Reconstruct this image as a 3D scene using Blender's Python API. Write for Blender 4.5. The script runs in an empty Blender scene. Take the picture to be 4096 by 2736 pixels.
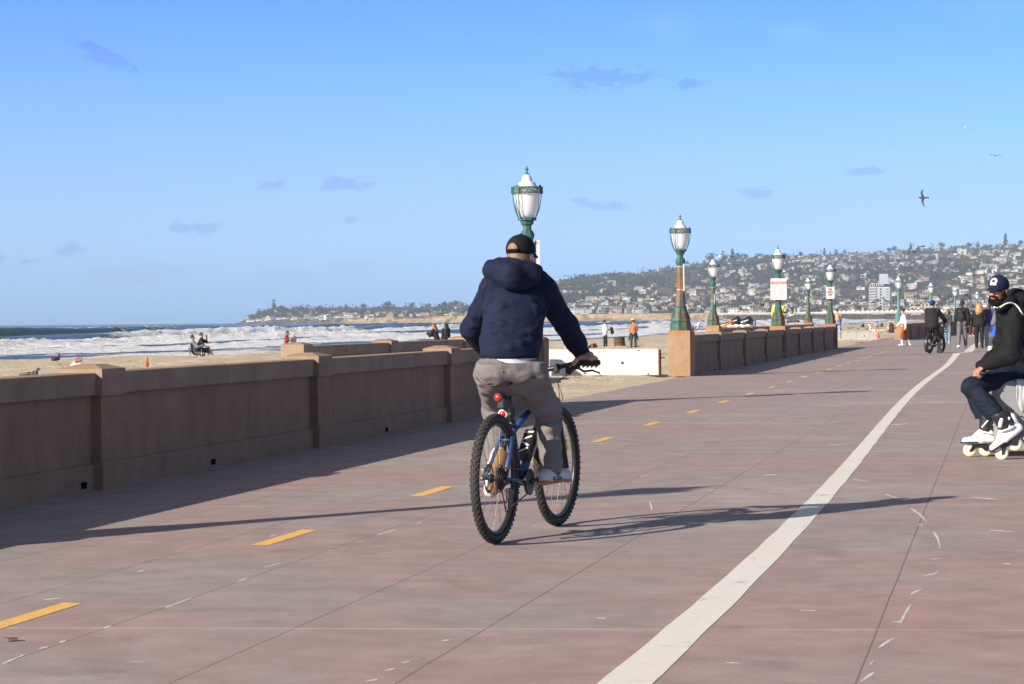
import bpy, bmesh, math, random
import numpy as np
from mathutils import Vector, Matrix, Euler
random.seed(7)
SC = bpy.context.scene
COL = SC.collection
R = math.radians
V3 = Vector

# ------------------------------------------------------------------ camera
FPX, CAMZ = 9000.0, 1.28
PITCH, ROLL = 0.554, -0.5
cam_d = bpy.data.cameras.new('camera')
cam_d.sensor_width = 36.0
cam_d.lens = 36.0 * FPX / 4096.0
cam_d.clip_start = 0.1
cam_d.clip_end = 40000
cam = bpy.data.objects.new('camera', cam_d)
COL.objects.link(cam)
CROT = Matrix.Rotation(R(90 - PITCH), 3, 'X') @ Matrix.Rotation(R(ROLL), 3, 'Z')
cam.matrix_world = Matrix.Translation((0, 0, CAMZ)) @ CROT.to_4x4()
SC.camera = cam

def ray(px, py):
    return CROT @ V3(((px - 2048) / FPX, -(py - 1368) / FPX, -1.0))
def P(px, py, y):
    """point of the line of sight (px,py) at depth y"""
    d = ray(px, py)
    return V3((d.x / d.y * y, y, CAMZ + d.z / d.y * y))
def G(px, py, z=0.0):
    """point on the level z seen at (px,py)"""
    d = ray(px, py)
    k = (z - CAMZ) / d.z
    return V3((d.x * k, d.y * k, z))
def hor(px):
    return 1281 - math.tan(R(-ROLL)) * (px - 2048)

def hz(px, py, z): return CAMZ + (hor(px) - py) / FPX * z

# walkway frame: wall face runs along t; n to the right of it
ANG = math.atan(0.2178)
TX, TY = math.sin(ANG), math.cos(ANG)
def W(t, n, z=0.0):
    """walkway coordinates (t along the wall from y=0, n to the right)"""
    return V3((-7.02 + t * TX + n * TY, t * TY - n * TX, z))
def t_of(y):
    return y / TY
PATHROT = -ANG

# ------------------------------------------------------------------ numpy noise
def _hash(ix, iy, iz, seed):
    h = (ix.astype(np.int64) * 374761393 + iy.astype(np.int64) * 668265263 + iz.astype(np.int64) * 2147483647 + seed * 974634777) & 0x7fffffff
    h = ((h ^ (h >> 13)) * 1274126177) & 0x7fffffff
    h = (h ^ (h >> 16)) & 0xffff
    return h.astype(np.float32) / 65535.0
def vnoise(x, y, z, seed=0):
    x, y, z = np.broadcast_arrays(np.asarray(x, np.float64), np.asarray(y, np.float64), np.asarray(z, np.float64))
    ix, iy, iz = np.floor(x), np.floor(y), np.floor(z)
    fx, fy, fz = x - ix, y - iy, z - iz
    fx, fy, fz = [f * f * (3 - 2 * f) for f in (fx, fy, fz)]
    r = 0
    for dx in (0, 1):
        wx = fx if dx else 1 - fx
        for dy in (0, 1):
            wy = fy if dy else 1 - fy
            for dz in (0, 1):
                wz = fz if dz else 1 - fz
                r = r + wx * wy * wz * _hash(ix + dx, iy + dy, iz + dz, seed)
    return r * 2 - 1
def fbm(x, y, z=0.0, oct=4, seed=0, gain=0.5):
    a, s, r = 1.0, 1.0, 0
    for i in range(oct):
        r = r + a * vnoise(np.asarray(x) * s, np.asarray(y) * s, np.asarray(z) * s, seed + i * 17)
        a *= gain; s *= 2.03
    return r

# ------------------------------------------------------------------ objects
def tag(o, label=None, cat=None, group=None, kind=None):
    if label: o['label'] = label
    if cat: o['category'] = cat
    if group: o['group'] = group
    if kind: o['kind'] = kind
    return o
def link(name, me, parent=None, loc=None, rotz=None):
    o = bpy.data.objects.new(name, me)
    COL.objects.link(o)
    if parent is not None: o.parent = parent
    if loc is not None: o.location = loc
    if rotz is not None: o.rotation_euler = (0, 0, rotz)
    return o
def empty(name, loc=(0, 0, 0), rotz=0.0):
    o = bpy.data.objects.new(name, None)
    o.empty_display_size = 0.2
    COL.objects.link(o)
    o.location = loc
    o.rotation_euler = (0, 0, rotz)
    return o
def npmesh(name, verts, faces, mats=(), smooth=True, midx=None):
    me = bpy.data.meshes.new(name)
    verts = np.asarray(verts, np.float32).reshape(-1, 3)
    faces = np.asarray(faces, np.int32)
    n, k = faces.shape
    me.vertices.add(len(verts)); me.vertices.foreach_set('co', verts.ravel())
    me.loops.add(n * k); me.loops.foreach_set('vertex_index', faces.ravel())
    me.polygons.add(n)
    me.polygons.foreach_set('loop_start', np.arange(0, n * k, k, dtype=np.int32))
    me.polygons.foreach_set('loop_total', np.full(n, k, np.int32))
    me.polygons.foreach_set('use_smooth', np.full(n, smooth, bool))
    for m in mats: me.materials.append(m)
    if midx is not None: me.polygons.foreach_set('material_index', np.asarray(midx, np.int32))
    me.update(calc_edges=True); me.validate()
    return me
def copy_tree(o, parent=None):
    c = o.copy(); COL.objects.link(c); c.parent = parent
    for ch in list(o.children): copy_tree(ch, c)
    return c

def frame_to(d):
    """3x3 with z along d"""
    d = V3(d).normalized()
    return d.to_track_quat('Z', 'Y').to_matrix()

class MB:
    def __init__(s): s.bm = bmesh.new(); s.m = 0
    def mat(s, i): s.m = i; return s
    def _f(s, vs, smooth=False):
        try:
            f = s.bm.faces.new(vs)
        except ValueError:
            return
        f.material_index = s.m; f.smooth = smooth
    def poly(s, pts, smooth=False):
        s._f([s.bm.verts.new(p) for p in pts], smooth); return s
    def box(s, c, size, rot=None, bev=0.0):
        x, y, z = [a / 2 for a in size]; c = V3(c)
        pts = [V3((sx * x, sy * y, sz * z)) for sz in (-1, 1) for sy in (-1, 1) for sx in (-1, 1)]
        if rot is not None: pts = [rot @ p for p in pts]
        v = [s.bm.verts.new(c + p) for p in pts]
        fs = []
        for q in ((0, 2, 3, 1), (4, 5, 7, 6), (0, 1, 5, 4), (1, 3, 7, 5), (3, 2, 6, 7), (2, 0, 4, 6)):
            f = s.bm.faces.new([v[i] for i in q]); f.material_index = s.m; fs.append(f)
        if bev > 0:
            es = list({e for f in fs for e in f.edges})
            r = bmesh.ops.bevel(s.bm, geom=es, offset=bev, segments=2, profile=0.5, affect='EDGES', clamp_overlap=True)
            for f in r['faces']: f.material_index = s.m
        return s
    def rings(s, rings, cap=True, smooth=True, closed=False):
        vs = [[s.bm.verts.new(p) for p in r] for r in rings]
        n = len(vs[0])
        m = len(vs)
        for i in range(m if closed else m - 1):
            a, b = vs[i], vs[(i + 1) % m]
            for j in range(n):
                s._f([a[j], a[(j + 1) % n], b[(j + 1) % n], b[j]], smooth)
        if cap and not closed:
            s._f(list(reversed(vs[0])), False); s._f(vs[-1], False)
        return s
    def tube(s, pts, r, n=8, closed=False, cap=True, smooth=True, flat=None):
        pts = [V3(p) for p in pts]
        if not hasattr(r, '__len__'): r = [r] * len(pts)
        m = len(pts); rings = []
        up = None
        for i in range(m):
            a = pts[i - 1] if (i > 0 or closed) else pts[0]
            b = pts[(i + 1) % m] if (i < m - 1 or closed) else pts[-1]
            d = (b - a).normalized()
            if up is None:
                up = V3((0, 0, 1)) if abs(d.z) < 0.9 else V3((0, 1, 0))
            x = d.cross(up).normalized(); y = x.cross(d).normalized(); up = y
            f = flat or 1.0
            rings.append([pts[i] + (x * math.cos(k) * f + y * math.sin(k)) * r[i] for k in [6.28318 * j / n for j in range(n)]])
        return s.rings(rings, cap, smooth, closed)
    def lathe(s, prof, n=16, c=(0, 0, 0), axis=None, smooth=True, ph=0.0, cap=True):
        """prof: list of (r,z)"""
        M = frame_to(axis) if axis is not None else Matrix.Identity(3)
        c = V3(c); rings = []
        for r, z in prof:
            r = max(r, 1e-4)
            rings.append([c + M @ V3((r * math.cos(ph + 6.28318 * j / n), r * math.sin(ph + 6.28318 * j / n), z)) for j in range(n)])
        return s.rings(rings, cap, smooth)
    def ball(s, c, r, n=10, rot=None, smooth=True):
        if not hasattr(r, '__len__'): r = (r, r, r)
        c = V3(c); rings = []
        m = max(5, n // 2 + 1)
        for i in range(m):
            a = math.pi * (i / (m - 1)) - math.pi / 2
            q = max(math.cos(a), 0.01)
            ring = []
            for j in range(n):
                p = V3((r[0] * q * math.cos(6.28318 * j / n), r[1] * q * math.sin(6.28318 * j / n), r[2] * math.sin(a)))
                ring.append(c + (rot @ p if rot is not None else p))
            rings.append(ring)
        return s.rings(rings, True, smooth)
    def prism(s, outline, thick, M=None, c=(0, 0, 0), smooth=False):
        """outline in local xy, extruded along local z by thick (centred)"""
        c = V3(c); M = M or Matrix.Identity(3)
        a = [s.bm.verts.new(c + M @ V3((x, y, -thick / 2))) for x, y in outline]
        b = [s.bm.verts.new(c + M @ V3((x, y, thick / 2))) for x, y in outline]
        n = len(a)
        s._f(list(reversed(a))); s._f(b)
        for i in range(n): s._f([a[i], a[(i + 1) % n], b[(i + 1) % n], b[i]], smooth)
        return s
    def mesh(s, name, mats):
        me = bpy.data.meshes.new(name)
        bmesh.ops.recalc_face_normals(s.bm, faces=s.bm.faces[:])
        s.bm.to_mesh(me); s.bm.free()
        for m in (mats if isinstance(mats, (list, tuple)) else [mats]): me.materials.append(m)
        return me
    def build(s, name, mats, parent=None, loc=None, rotz=None):
        return link(name, s.mesh(name, mats), parent, loc, rotz)

# ------------------------------------------------------------------ materials
def newmat(name):
    m = bpy.data.materials.new(name); m.use_nodes = True
    nt = m.node_tree; b = nt.nodes['Principled BSDF']
    return m, nt, b
def node(nt, t, ins=None, **kw):
    n = nt.nodes.new(t)
    for k, v in kw.items(): setattr(n, k, v)
    if ins:
        for k, v in ins.items():
            s = n.inputs[k]
            if isinstance(v, bpy.types.NodeSocket): nt.links.new(v, s)
            else: s.default_value = v
    return n
def mth(nt, op, a, b=None, c=None, clamp=False):
    n = nt.nodes.new('ShaderNodeMath'); n.operation = op; n.use_clamp = clamp
    for i, v in enumerate((a, b, c)):
        if v is None: continue
        if isinstance(v, bpy.types.NodeSocket): nt.links.new(v, n.inputs[i])
        else: n.inputs[i].default_value = v
    return n.outputs[0]
def mixc(nt, f, a, b, mode='MIX'):
    n = nt.nodes.new('ShaderNodeMix'); n.data_type = 'RGBA'; n.blend_type = mode
    for i, v in ((0, f), (6, a), (7, b)):
        if isinstance(v, bpy.types.NodeSocket): nt.links.new(v, n.inputs[i])
        else: n.inputs[i].default_value = (*v, 1) if (i > 0 and len(v) == 3) else v
    return n.outputs[2]
def noise(nt, scale, vec=None, detail=4, rough=0.55, dist=0.0):
    n = nt.nodes.new('ShaderNodeTexNoise')
    n.inputs['Scale'].default_value = scale; n.inputs['Detail'].default_value = detail
    n.inputs['Roughness'].default_value = rough; n.inputs['Distortion'].default_value = dist
    if vec is not None: nt.links.new(vec, n.inputs['Vector'])
    return n.outputs['Fac']
def ramp(nt, f, stops, interp='LINEAR'):
    n = nt.nodes.new('ShaderNodeValToRGB'); n.color_ramp.interpolation = interp
    e = n.color_ramp.elements
    while len(e) > 1: e.remove(e[-1])
    e[0].position = stops[0][0]; c = stops[0][1]; e[0].color = (*c, 1) if hasattr(c, '__len__') else (c, c, c, 1)
    for p, c in stops[1:]:
        x = e.new(p); x.color = (*c, 1) if hasattr(c, '__len__') else (c, c, c, 1)
    nt.links.new(f, n.inputs[0])
    return n.outputs[0]
def mapping(nt, vec, scale=(1, 1, 1), rot=(0, 0, 0), loc=(0, 0, 0)):
    n = nt.nodes.new('ShaderNodeMapping')
    n.inputs['Scale'].default_value = scale; n.inputs['Rotation'].default_value = rot; n.inputs['Location'].default_value = loc
    nt.links.new(vec, n.inputs['Vector'])
    return n.outputs[0]
def objco(nt): return nt.nodes.new('ShaderNodeTexCoord').outputs['Object']
def bumpn(nt, b, h, strength=0.3, dist=0.01):
    n = nt.nodes.new('ShaderNodeBump'); n.inputs['Strength'].default_value = strength; n.inputs['Distance'].default_value = dist
    nt.links.new(h, n.inputs['Height']); nt.links.new(n.outputs[0], b.inputs['Normal'])
_mc = {}
def M(name, col, rough=0.6, var=0.18, scale=12.0, bump=0.0, bscale=None, bdist=0.01, metal=0.0, spec=0.5, stretch=None, second=None, thr=(0.5, 0.6), sscale=6.0, sheen=0.0, trans=0.0):
    """plain principled surface with some natural colour variation, optional patches of a second colour, optional bump"""
    if name in _mc: return _mc[name]
    m, nt, b = newmat(name)
    co = objco(nt)
    if stretch: co = mapping(nt, co, stretch)
    f = noise(nt, scale, co)
    lo = tuple(max(0, c * (1 - var)) for c in col); hi = tuple(min(1, c * (1 + var)) for c in col)
    c = ramp(nt, f, [(0.3, lo), (0.7, hi)])
    if second is not None:
        g = ramp(nt, noise(nt, sscale, co, 6, 0.65), [(thr[0], 0.0), (thr[1], 1.0)])
        c = mixc(nt, g, c, second)
    nt.links.new(c, b.inputs['Base Color'])
    b.inputs['Roughness'].default_value = rough; b.inputs['Metallic'].default_value = metal
    b.inputs['Specular IOR Level'].default_value = spec
    if sheen: b.inputs['Sheen Weight'].default_value = sheen
    if bump: bumpn(nt, b, noise(nt, bscale or scale * 4, co, 5, 0.6), bump, bdist)
    _mc[name] = m
    return m
# ------------------------------------------------------------------ light, sky
SUN_AZ, SUN_EL = 50.0, 24.0          # heading of the sunlight in the plan (from +Y to +X), elevation
sd = bpy.data.lights.new('sun', 'SUN'); sd.energy = 5.0; sd.angle = R(0.55); sd.color = (1.0, 0.90, 0.76)
sun = link('sun', sd)
dirv = V3((math.sin(R(SUN_AZ)) * math.cos(R(SUN_EL)), math.cos(R(SUN_AZ)) * math.cos(R(SUN_EL)), -math.sin(R(SUN_EL))))
sun.rotation_euler = dirv.to_track_quat('-Z', 'Y').to_euler()
sun.location = (-30, -30, 40)

def build_world():
    w = bpy.data.worlds.new('World'); SC.world = w; w.use_nodes = True
    nt = w.node_tree; bg = nt.nodes['Background']
    sky = nt.nodes.new('ShaderNodeTexSky'); sky.sky_type = 'NISHITA'; sky.sun_disc = False
    sky.sun_elevation = R(SUN_EL); sky.sun_rotation = R(180 + SUN_AZ)
    sky.air_density = 1.0; sky.dust_density = 0.6; sky.ozone_density = 2.0
    co = nt.nodes.new('ShaderNodeTexCoord').outputs['Generated']
    sx = nt.nodes.new('ShaderNodeSeparateXYZ'); nt.links.new(co, sx.inputs[0])
    X, Y, Z = sx.outputs
    # grade of the sky with height: clear saturated blue above, milky near the sea
    g = ramp(nt, Z, [(0.0, SKY_STOPS[0]), (0.035, SKY_STOPS[1]), (0.085, SKY_STOPS[2]), (0.15, SKY_STOPS[3]), (0.24, (0.56, 0.53, 0.58)), (0.5, (0.98, 0.69, 0.54))])
    col = mixc(nt, 1.0, sky.outputs[0], g, 'MULTIPLY')
    # paler towards the land in the north-east
    ys = mth(nt, 'MAXIMUM', Y, 0.05)
    u = mth(nt, 'DIVIDE', X, ys); v = mth(nt, 'DIVIDE', Z, ys)
    pale = ramp(nt, u, [(0.28, 0.0), (0.72, 1.0)])     # u = -.22 .. .22 seen
    up = mth(nt, 'MULTIPLY_ADD', u, 1.0, 0.5)
    pale = ramp(nt, up, [(0.25, 0.0), (0.7, 1.0)])
    col = mixc(nt, mth(nt, 'MULTIPLY', pale, 0.35), col, mixc(nt, 1.0, col, (1.14, 1.05, 1.02), 'MULTIPLY'))
    # small scattered clouds
    cv = nt.nodes.new('ShaderNodeCombineXYZ'); nt.links.new(u, cv.inputs[0]); nt.links.new(mth(nt, 'MULTIPLY', v, 2.2), cv.inputs[1])
    n1 = noise(nt, 110, cv.outputs[0], 9, 0.66, 0.5)
    n2 = noise(nt, 18, cv.outputs[0], 3, 0.5)
    def cloud(px, py, w, h, tilt=0.0):
        cu = (px - 2048) / FPX; cw = (hor(px) - py) / FPX
        du = mth(nt, 'SUBTRACT', u, cu); dv = mth(nt, 'SUBTRACT', v, cw)
        dv2 = mth(nt, 'MULTIPLY_ADD', du, tilt, dv) if tilt else dv
        a = mth(nt, 'DIVIDE', du, w / FPX); b = mth(nt, 'DIVIDE', dv2, h / FPX)
        r = mth(nt, 'MULTIPLY_ADD', a, a, mth(nt, 'MULTIPLY', b, b))
        return mth(nt, 'SUBTRACT', 1.0, mth(nt, 'SQRT', r))
    def group(lst, k, lo, hi):
        s = None
        for c in lst:
            m = cloud(*c)
            s = m if s is None else mth(nt, 'MAXIMUM', s, m)
        s = mth(nt, 'ADD', mth(nt, 'MULTIPLY', s, k * 1.25), mth(nt, 'MULTIPLY', mth(nt, 'SUBTRACT', n1, 0.5), 6.5))
        return ramp(nt, mth(nt, 'MULTIPLY', s, 0.5), [(lo, 0.0), (hi, 1.0)])
    blue = group([(430, 225, 150, 45, 0.45), (1370, 737, 130, 30), (1100, 740, 60, 22), (770, 915, 120, 34), (285, 997, 62, 30), (1410, 880, 36, 16),
                  (2420, 312, 220, 50), (2770, 335, 70, 30), (2430, 828, 110, 22), (3050, 770, 90, 26), (3480, 685, 110, 26), (2330, 800, 40, 12), (110, 1045, 50, 12), (0, 1030, 40, 26)], 1.35, 0.06, 0.42)
    low = group([(560, 1085, 270, 44), (480, 1128, 230, 22), (1160, 1095, 170, 28), (1420, 1065, 110, 36)], 2.6, 0.05, 0.8)
    pink = group([(2690, 95, 230, 95), (3200, 130, 160, 60), (3950, 30, 320, 70)], 2.0, 0.0, 1.0)
    col = mixc(nt, mth(nt, 'MULTIPLY', blue, 0.9), col, mixc(nt, 1.0, col, (0.56, 0.68, 0.86), 'MULTIPLY'))
    col = mixc(nt, mth(nt, 'MULTIPLY', pink, 0.75), col, mixc(nt, 1.0, col, (1.6, 1.12, 1.0), 'MULTIPLY'))
    col = mixc(nt, mth(nt, 'MULTIPLY', low, 0.75), col, mixc(nt, 1.0, col, (0.97, 0.85, 0.84), 'MULTIPLY'))
    nt.links.new(col, bg.inputs['Color'])
    bg.inputs['Strength'].default_value = SKY_STRENGTH
SKY_STRENGTH = 0.10
SKY_STOPS = [(0.405, 0.87, 2.30), (0.475, 0.86, 2.0), (0.29, 0.70, 1.52), (0.112, 0.49, 1.42)]
build_world()
vs = SC.view_settings
vs.view_transform = 'Standard'; vs.look = 'None'; vs.gamma = 1.0; vs.exposure = 0.7; vs.use_curve_mapping = False
SC.cycles.max_bounces = 6; SC.cycles.transparent_max_bounces = 8; SC.cycles.volume_bounces = 0
SC.cycles.use_denoising = True

# ------------------------------------------------------------------ haze
mh = bpy.data.materials.new('haze'); mh.use_nodes = True
nt = mh.node_tree; nt.nodes.remove(nt.nodes['Principled BSDF'])
pv = nt.nodes.new('ShaderNodeVolumePrincipled'); pv.inputs['Density'].default_value = 0.00010; pv.inputs['Color'].default_value = (0.68, 0.83, 1.0, 1)
pv.inputs['Anisotropy'].default_value = 0.0
nt.links.new(pv.outputs[0], nt.nodes['Material Output'].inputs['Volume'])
hb = MB(); hb.box((0, 4780, 250), (9600, 9640, 520))
tag(hb.build('haze', mh), kind='stuff')

# ------------------------------------------------------------------ boardwalk
def paving():
    m, nt, b = newmat('paving')
    co = objco(nt)
    sx = nt.nodes.new('ShaderNodeSeparateXYZ'); nt.links.new(co, sx.inputs[0]); N, T = sx.outputs[0], sx.outputs[1]
    # broad bands of old red and grey concrete, laid across the walk
    big = noise(nt, 1.0, mapping(nt, co, (0.30, 0.42, 1)), 6, 0.60, 0.6)
    right = mth(nt, 'MULTIPLY_ADD', N, 0.060, -0.12, clamp=True)
    nearr = mth(nt, 'MULTIPLY_ADD', T, -0.030, 0.75, clamp=True)
    f = mth(nt, 'ADD', big, mth(nt, 'MULTIPLY', right, nearr))
    base = ramp(nt, f, [(0.34, (0.375, 0.300, 0.278)), (0.46, (0.295, 0.255, 0.243)), (0.56, (0.325, 0.246, 0.23)), (0.68, (0.345, 0.238, 0.222)), (0.86, (0.325, 0.21, 0.195))])
    streak = noise(nt, 1.0, mapping(nt, co, (1.3, 2.6, 1)), 8, 0.68)
    base = mixc(nt, 1.0, base, ramp(nt, streak, [(0.28, (0.90, 0.90, 0.91)), (0.72, (1.09, 1.09, 1.09))]), 'MULTIPLY')
    blot = noise(nt, 3.5, co, 6, 0.65)
    base = mixc(nt, 1.0, base, ramp(nt, blot, [(0.3, 0.82), (0.7, 1.12)]), 'MULTIPLY')
    stain = noise(nt, 0.9, co, 8, 0.72, 0.8)
    base = mixc(nt, 1.0, base, ramp(nt, stain, [(0.56, (1, 1, 1)), (0.64, (0.86, 0.85, 0.86)), (0.8, (0.78, 0.77, 0.79))]), 'MULTIPLY')
    fine = noise(nt, 85, co, 4, 0.75)
    base = mixc(nt, 1.0, base, ramp(nt, fine, [(0.28, 0.80), (0.72, 1.2)]), 'MULTIPLY')
    # gum spots and grit
    for sc_, rad, colr, am in ((2.3, .045, (.10, .09, .09), .55), (3.7, .05, (.55, .53, .52), .4), (9.0, .07, (.14, .12, .12), .4)):
        vo = node(nt, 'ShaderNodeTexVoronoi', {'Scale': sc_, 'Randomness': 1.0, 'Vector': co}); gate = ramp(nt, noise(nt, sc_ * .35, co, 2), [(.52, 0.0), (.56, 1.0)])
        base = mixc(nt, mth(nt, 'MULTIPLY', mth(nt, 'MULTIPLY', ramp(nt, vo.outputs['Distance'], [(rad * .6, 1.0), (rad, 0.0)]), gate), am), base, colr)
    # pale sand drifted along the wall foot
    foot = mth(nt, 'MULTIPLY_ADD', N, -0.75, 1.0, clamp=True)
    sandn = noise(nt, 1.0, mapping(nt, co, (5.0, 1.2, 1)), 6, 0.7)
    sm = mth(nt, 'MULTIPLY', ramp(nt, sandn, [(0.5, 0.0), (0.66, 1.0)]), foot)
    base = mixc(nt, mth(nt, 'MULTIPLY', sm, 0.55), base, (0.46, 0.41, 0.33))
    # scuffs
    sc = noise(nt, 1.0, mapping(nt, co, (2.4, 16.0, 1)), 7, 0.75)
    base = mixc(nt, mth(nt, 'MULTIPLY', ramp(nt, sc, [(0.655, 0.0), (0.72, 1.0)]), 0.45), base, (0.5, 0.48, 0.47))
    # saw joints
    wob = mth(nt, 'MULTIPLY', mth(nt, 'SUBTRACT', noise(nt, 1.3, co, 2), 0.5), 0.008)
    def lines(c, off, step, wid):
        q = mth(nt, 'DIVIDE', mth(nt, 'SUBTRACT', mth(nt, 'ADD', c, wob), off), step)
        fr = mth(nt, 'ABSOLUTE', mth(nt, 'SUBTRACT', mth(nt, 'FRACT', mth(nt, 'ADD', q, 0.5)), 0.5))
        return ramp(nt, mth(nt, 'MULTIPLY', fr, step), [(0.0, 1.0), (wid, 0.0)], 'LINEAR')
    lg = lines(N, 0.775, 0.797, 0.006)
    T2 = mth(nt, 'MULTIPLY_ADD', N, -0.135, T)
    tr = lines(T2, 9.94, 6.22, 0.022)
    base = mixc(nt, mth(nt, 'MULTIPLY', lg, 0.72), base, (0.10, 0.075, 0.07))
    tw = ramp(nt, noise(nt, 2.2, co, 4, 0.7), [(0.35, 0.3), (0.6, 0.9)])
    base = mixc(nt, mth(nt, 'MULTIPLY', tr, tw), base, (0.54, 0.42, 0.33))
    nt.links.new(base, b.inputs['Base Color'])
    b.inputs['Roughness'].default_value = 0.78; b.inputs['Specular IOR Level'].default_value = 0.3
    h = mth(nt, 'SUBTRACT', mth(nt, 'MULTIPLY', noise(nt, 60, co, 5, 0.7), 0.5), lg)
    bumpn(nt, b, h, 0.35, 0.004)
    return m
pm = paving()
gb = MB()
ys = [-20, 0, 10, 20, 40, 60, 90, 130, 200, 300, 420]
for a, c in zip(ys[:-1], ys[1:]):
    gb.poly([(0, a, 0), (60, a, 0), (60, c, 0), (0, c, 0)])
tag(gb.build('boardwalk', pm, loc=W(0, 0), rotz=PATHROT), kind='structure')

def marking_mat(name, col, worn, wear):
    m, nt, b = newmat(name); co = objco(nt)
    n = noise(nt, 7, co, 7, 0.72); n2 = noise(nt, 1.0, mapping(nt, co, (1.2, 0.7, 1)), 4)
    c = mixc(nt, ramp(nt, n, [(0.5, 0.0), (0.8, 1.0)]), col, worn)
    c = mixc(nt, mth(nt, 'MULTIPLY', ramp(nt, n2, [(0.35, 0.0), (0.7, 1.0)]), wear), c, worn)
    wornf = mth(nt, 'ADD', mth(nt, 'MULTIPLY', noise(nt, 3.0, co, 9, 0.78), 1.0), mth(nt, 'MULTIPLY', noise(nt, 70, co, 4, 0.7), .35))
    c = mixc(nt, ramp(nt, wornf, [(0.76, 0.0), (0.84, 0.75)]), c, (0.30, 0.25, 0.235))
    c = mixc(nt, 1.0, c, ramp(nt, noise(nt, 26, co, 6, 0.75), [(0.3, 0.88), (0.7, 1.06)]), 'MULTIPLY')
    nt.links.new(c, b.inputs['Base Color']); b.inputs['Roughness'].default_value = 0.7
    return m
mw = marking_mat('white_paint', (0.70, 0.69, 0.66), (0.68, 0.62, 0.50), 0.55)
my = marking_mat('yellow_paint', (0.80, 0.46, 0.095), (0.62, 0.40, 0.16), 0.3)
# broad white line: hand painted edge, from the photo's foreground to the walkers
EDG = [(2345, 2575, 2790), (2403, 2628, 2736), (2520, 2722, 2628), (2636, 2813, 2524), (2790, 2940, 2392), (2920, 3052, 2282), (3050, 3165, 2170), (3178, 3276, 2053),
       (3316, 3395, 1915), (3448, 3510, 1778), (3519, 3567, 1690), (3583, 3622, 1614), (3640, 3672, 1562), (3676, 3706, 1532), (3722, 3748, 1502), (3760, 3784, 1474), (3786, 3811, 1450), (3814, 3842, 1414),
       (3854, 3888, 1409), (3868, 3900, 1396), (3882, 3908, 1384), (3900, 3925, 1375), (3930, 3962, 1368), (3985, 4030, 1361)]
mb = MB()
L, Rr = [], []
def to_tn(p): return ((p.x + 7.02) * TX + p.y * TY, (p.x + 7.02) * TY - p.y * TX)
near = [e for e in EDG if e[2] >= 1450]
fits = []
for c in (0, 1):
    tn = np.array([to_tn(G(e[c], e[2])) for e in near])
    fits.append((np.polyfit(tn[:, 0], tn[:, 1], 4), tn[:, 0]))
t0_, t1_ = fits[0][1].min(), fits[0][1].max()
for q in np.linspace(0, 1, 150):
    t = t0_ + (t1_ - t0_) * q ** 1.6
    w = 0.0025 * math.sin(t * 5.1) + random.uniform(-1, 1) * .0012
    L.append(W(t, float(np.polyval(fits[0][0], t)) + w)); Rr.append(W(t, float(np.polyval(fits[1][0], t)) + .003 * math.sin(t * 3.3 + 1) + random.uniform(-1, 1) * .0015))
for e in EDG:
    if e[2] < 1450: L.append(G(e[0], e[2])); Rr.append(G(e[1], e[2]))
for i in range(len(L) - 1):
    mb.poly([p + V3((0, 0, 0.0018)) for p in (L[i], Rr[i], Rr[i + 1], L[i + 1])])
a, b_ = G(3842, 1413), G(4120, 1413)
mb.poly([a + V3((0, 0, .008)), b_ + V3((0, 0, .008)), b_ + V3((0, 0.45, .008)), a + V3((0, 0.45, .008))])
tag(mb.build('white_line_marking', mw), kind='structure')
mb = MB()
dn = 2.68
for k in range(-1, 22):
    t = (9.83 + .58 + 3.53 * k) / TY
    for j in (0,):
        q = [(-.051, -.49), (.051, -.47), (.053, .47), (-.049, .49)]
        if k > 10: q = [(a * 1.3, b) for a, b in q]
        jx = random.uniform(-.015, .015)
        mb.poly([W(t + v, dn + u + jx, 0.0018) for u, v in q])
tag(mb.build('yellow_dash_marking', my), kind='structure')
# chalky skid marks on the walk
mc = M('chalk_mark', (0.53, 0.51, 0.50), 0.8, 0.2, 8)
mb = MB()
ST = [(4, (3411, 1916), (3469, 1927)), (5, (3538, 1975), (3608, 1999)), (9, (3641, 2032), (3674, 2053), (3706, 2086)), (6, (3672, 2098), (3690, 2100)), (10, (3733, 2124), (3752, 2155), (3760, 2192)), (4, (3715, 2237), (3764, 2233)), (6, (3690, 2303), (3739, 2295), (3756, 2278)),
      (10, (3641, 2377), (3686, 2356)), (12, (3645, 2414), (3620, 2455), (3604, 2487), (3567, 2487)), (12, (3575, 2553), (3551, 2565), (3510, 2594)), (8, (3477, 2660), (3493, 2643)), (14, (3444, 2725), (3485, 2697), (3497, 2688)),
      (8, (663, 2429), (767, 2391)), (7, (951, 2326), (989, 2312)), (8, (414, 2513), (445, 2503)), (7, (238, 2569), (264, 2563)), (6, (155, 2594), (190, 2588)), (7, (0, 2659), (100, 2617)), (5, (1510, 2138), (1580, 2119)), (5, (1664, 2096), (1687, 2086)), (4, (1058, 2268), (1119, 2253)), (5, (176, 2398), (253, 2391)),
      (5, (552, 2287), (579, 2281)), (4, (1077, 2145), (1104, 2140)), (6, (1767, 2563), (1798, 2559)), (6, (1606, 2651), (1641, 2644)), (6, (1541, 2682), (1579, 2674)), (8, (1468, 2724), (1510, 2717)), (3, (498, 2644), (583, 2648)), (5, (2386, 2471), (2423, 2473)), (9, (2599, 2003), (2608, 2040)), (5, (4014, 2254), (4043, 2255)),
      (3, (1300, 2206), (1335, 2200)), (3, (2560, 1905), (2590, 1902)), (4, (3320, 1780), (3390, 1776)), (3, (3560, 1700), (3630, 1694)), (4, (3960, 2120), (4060, 2128)), (4, (3880, 1990), (3990, 1996)), (4, (3200, 2440), (3260, 2443)), (5, (2900, 2650), (2960, 2652)), (3, (3050, 1900), (3110, 1898))]
rs = random.Random(4)
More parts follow.
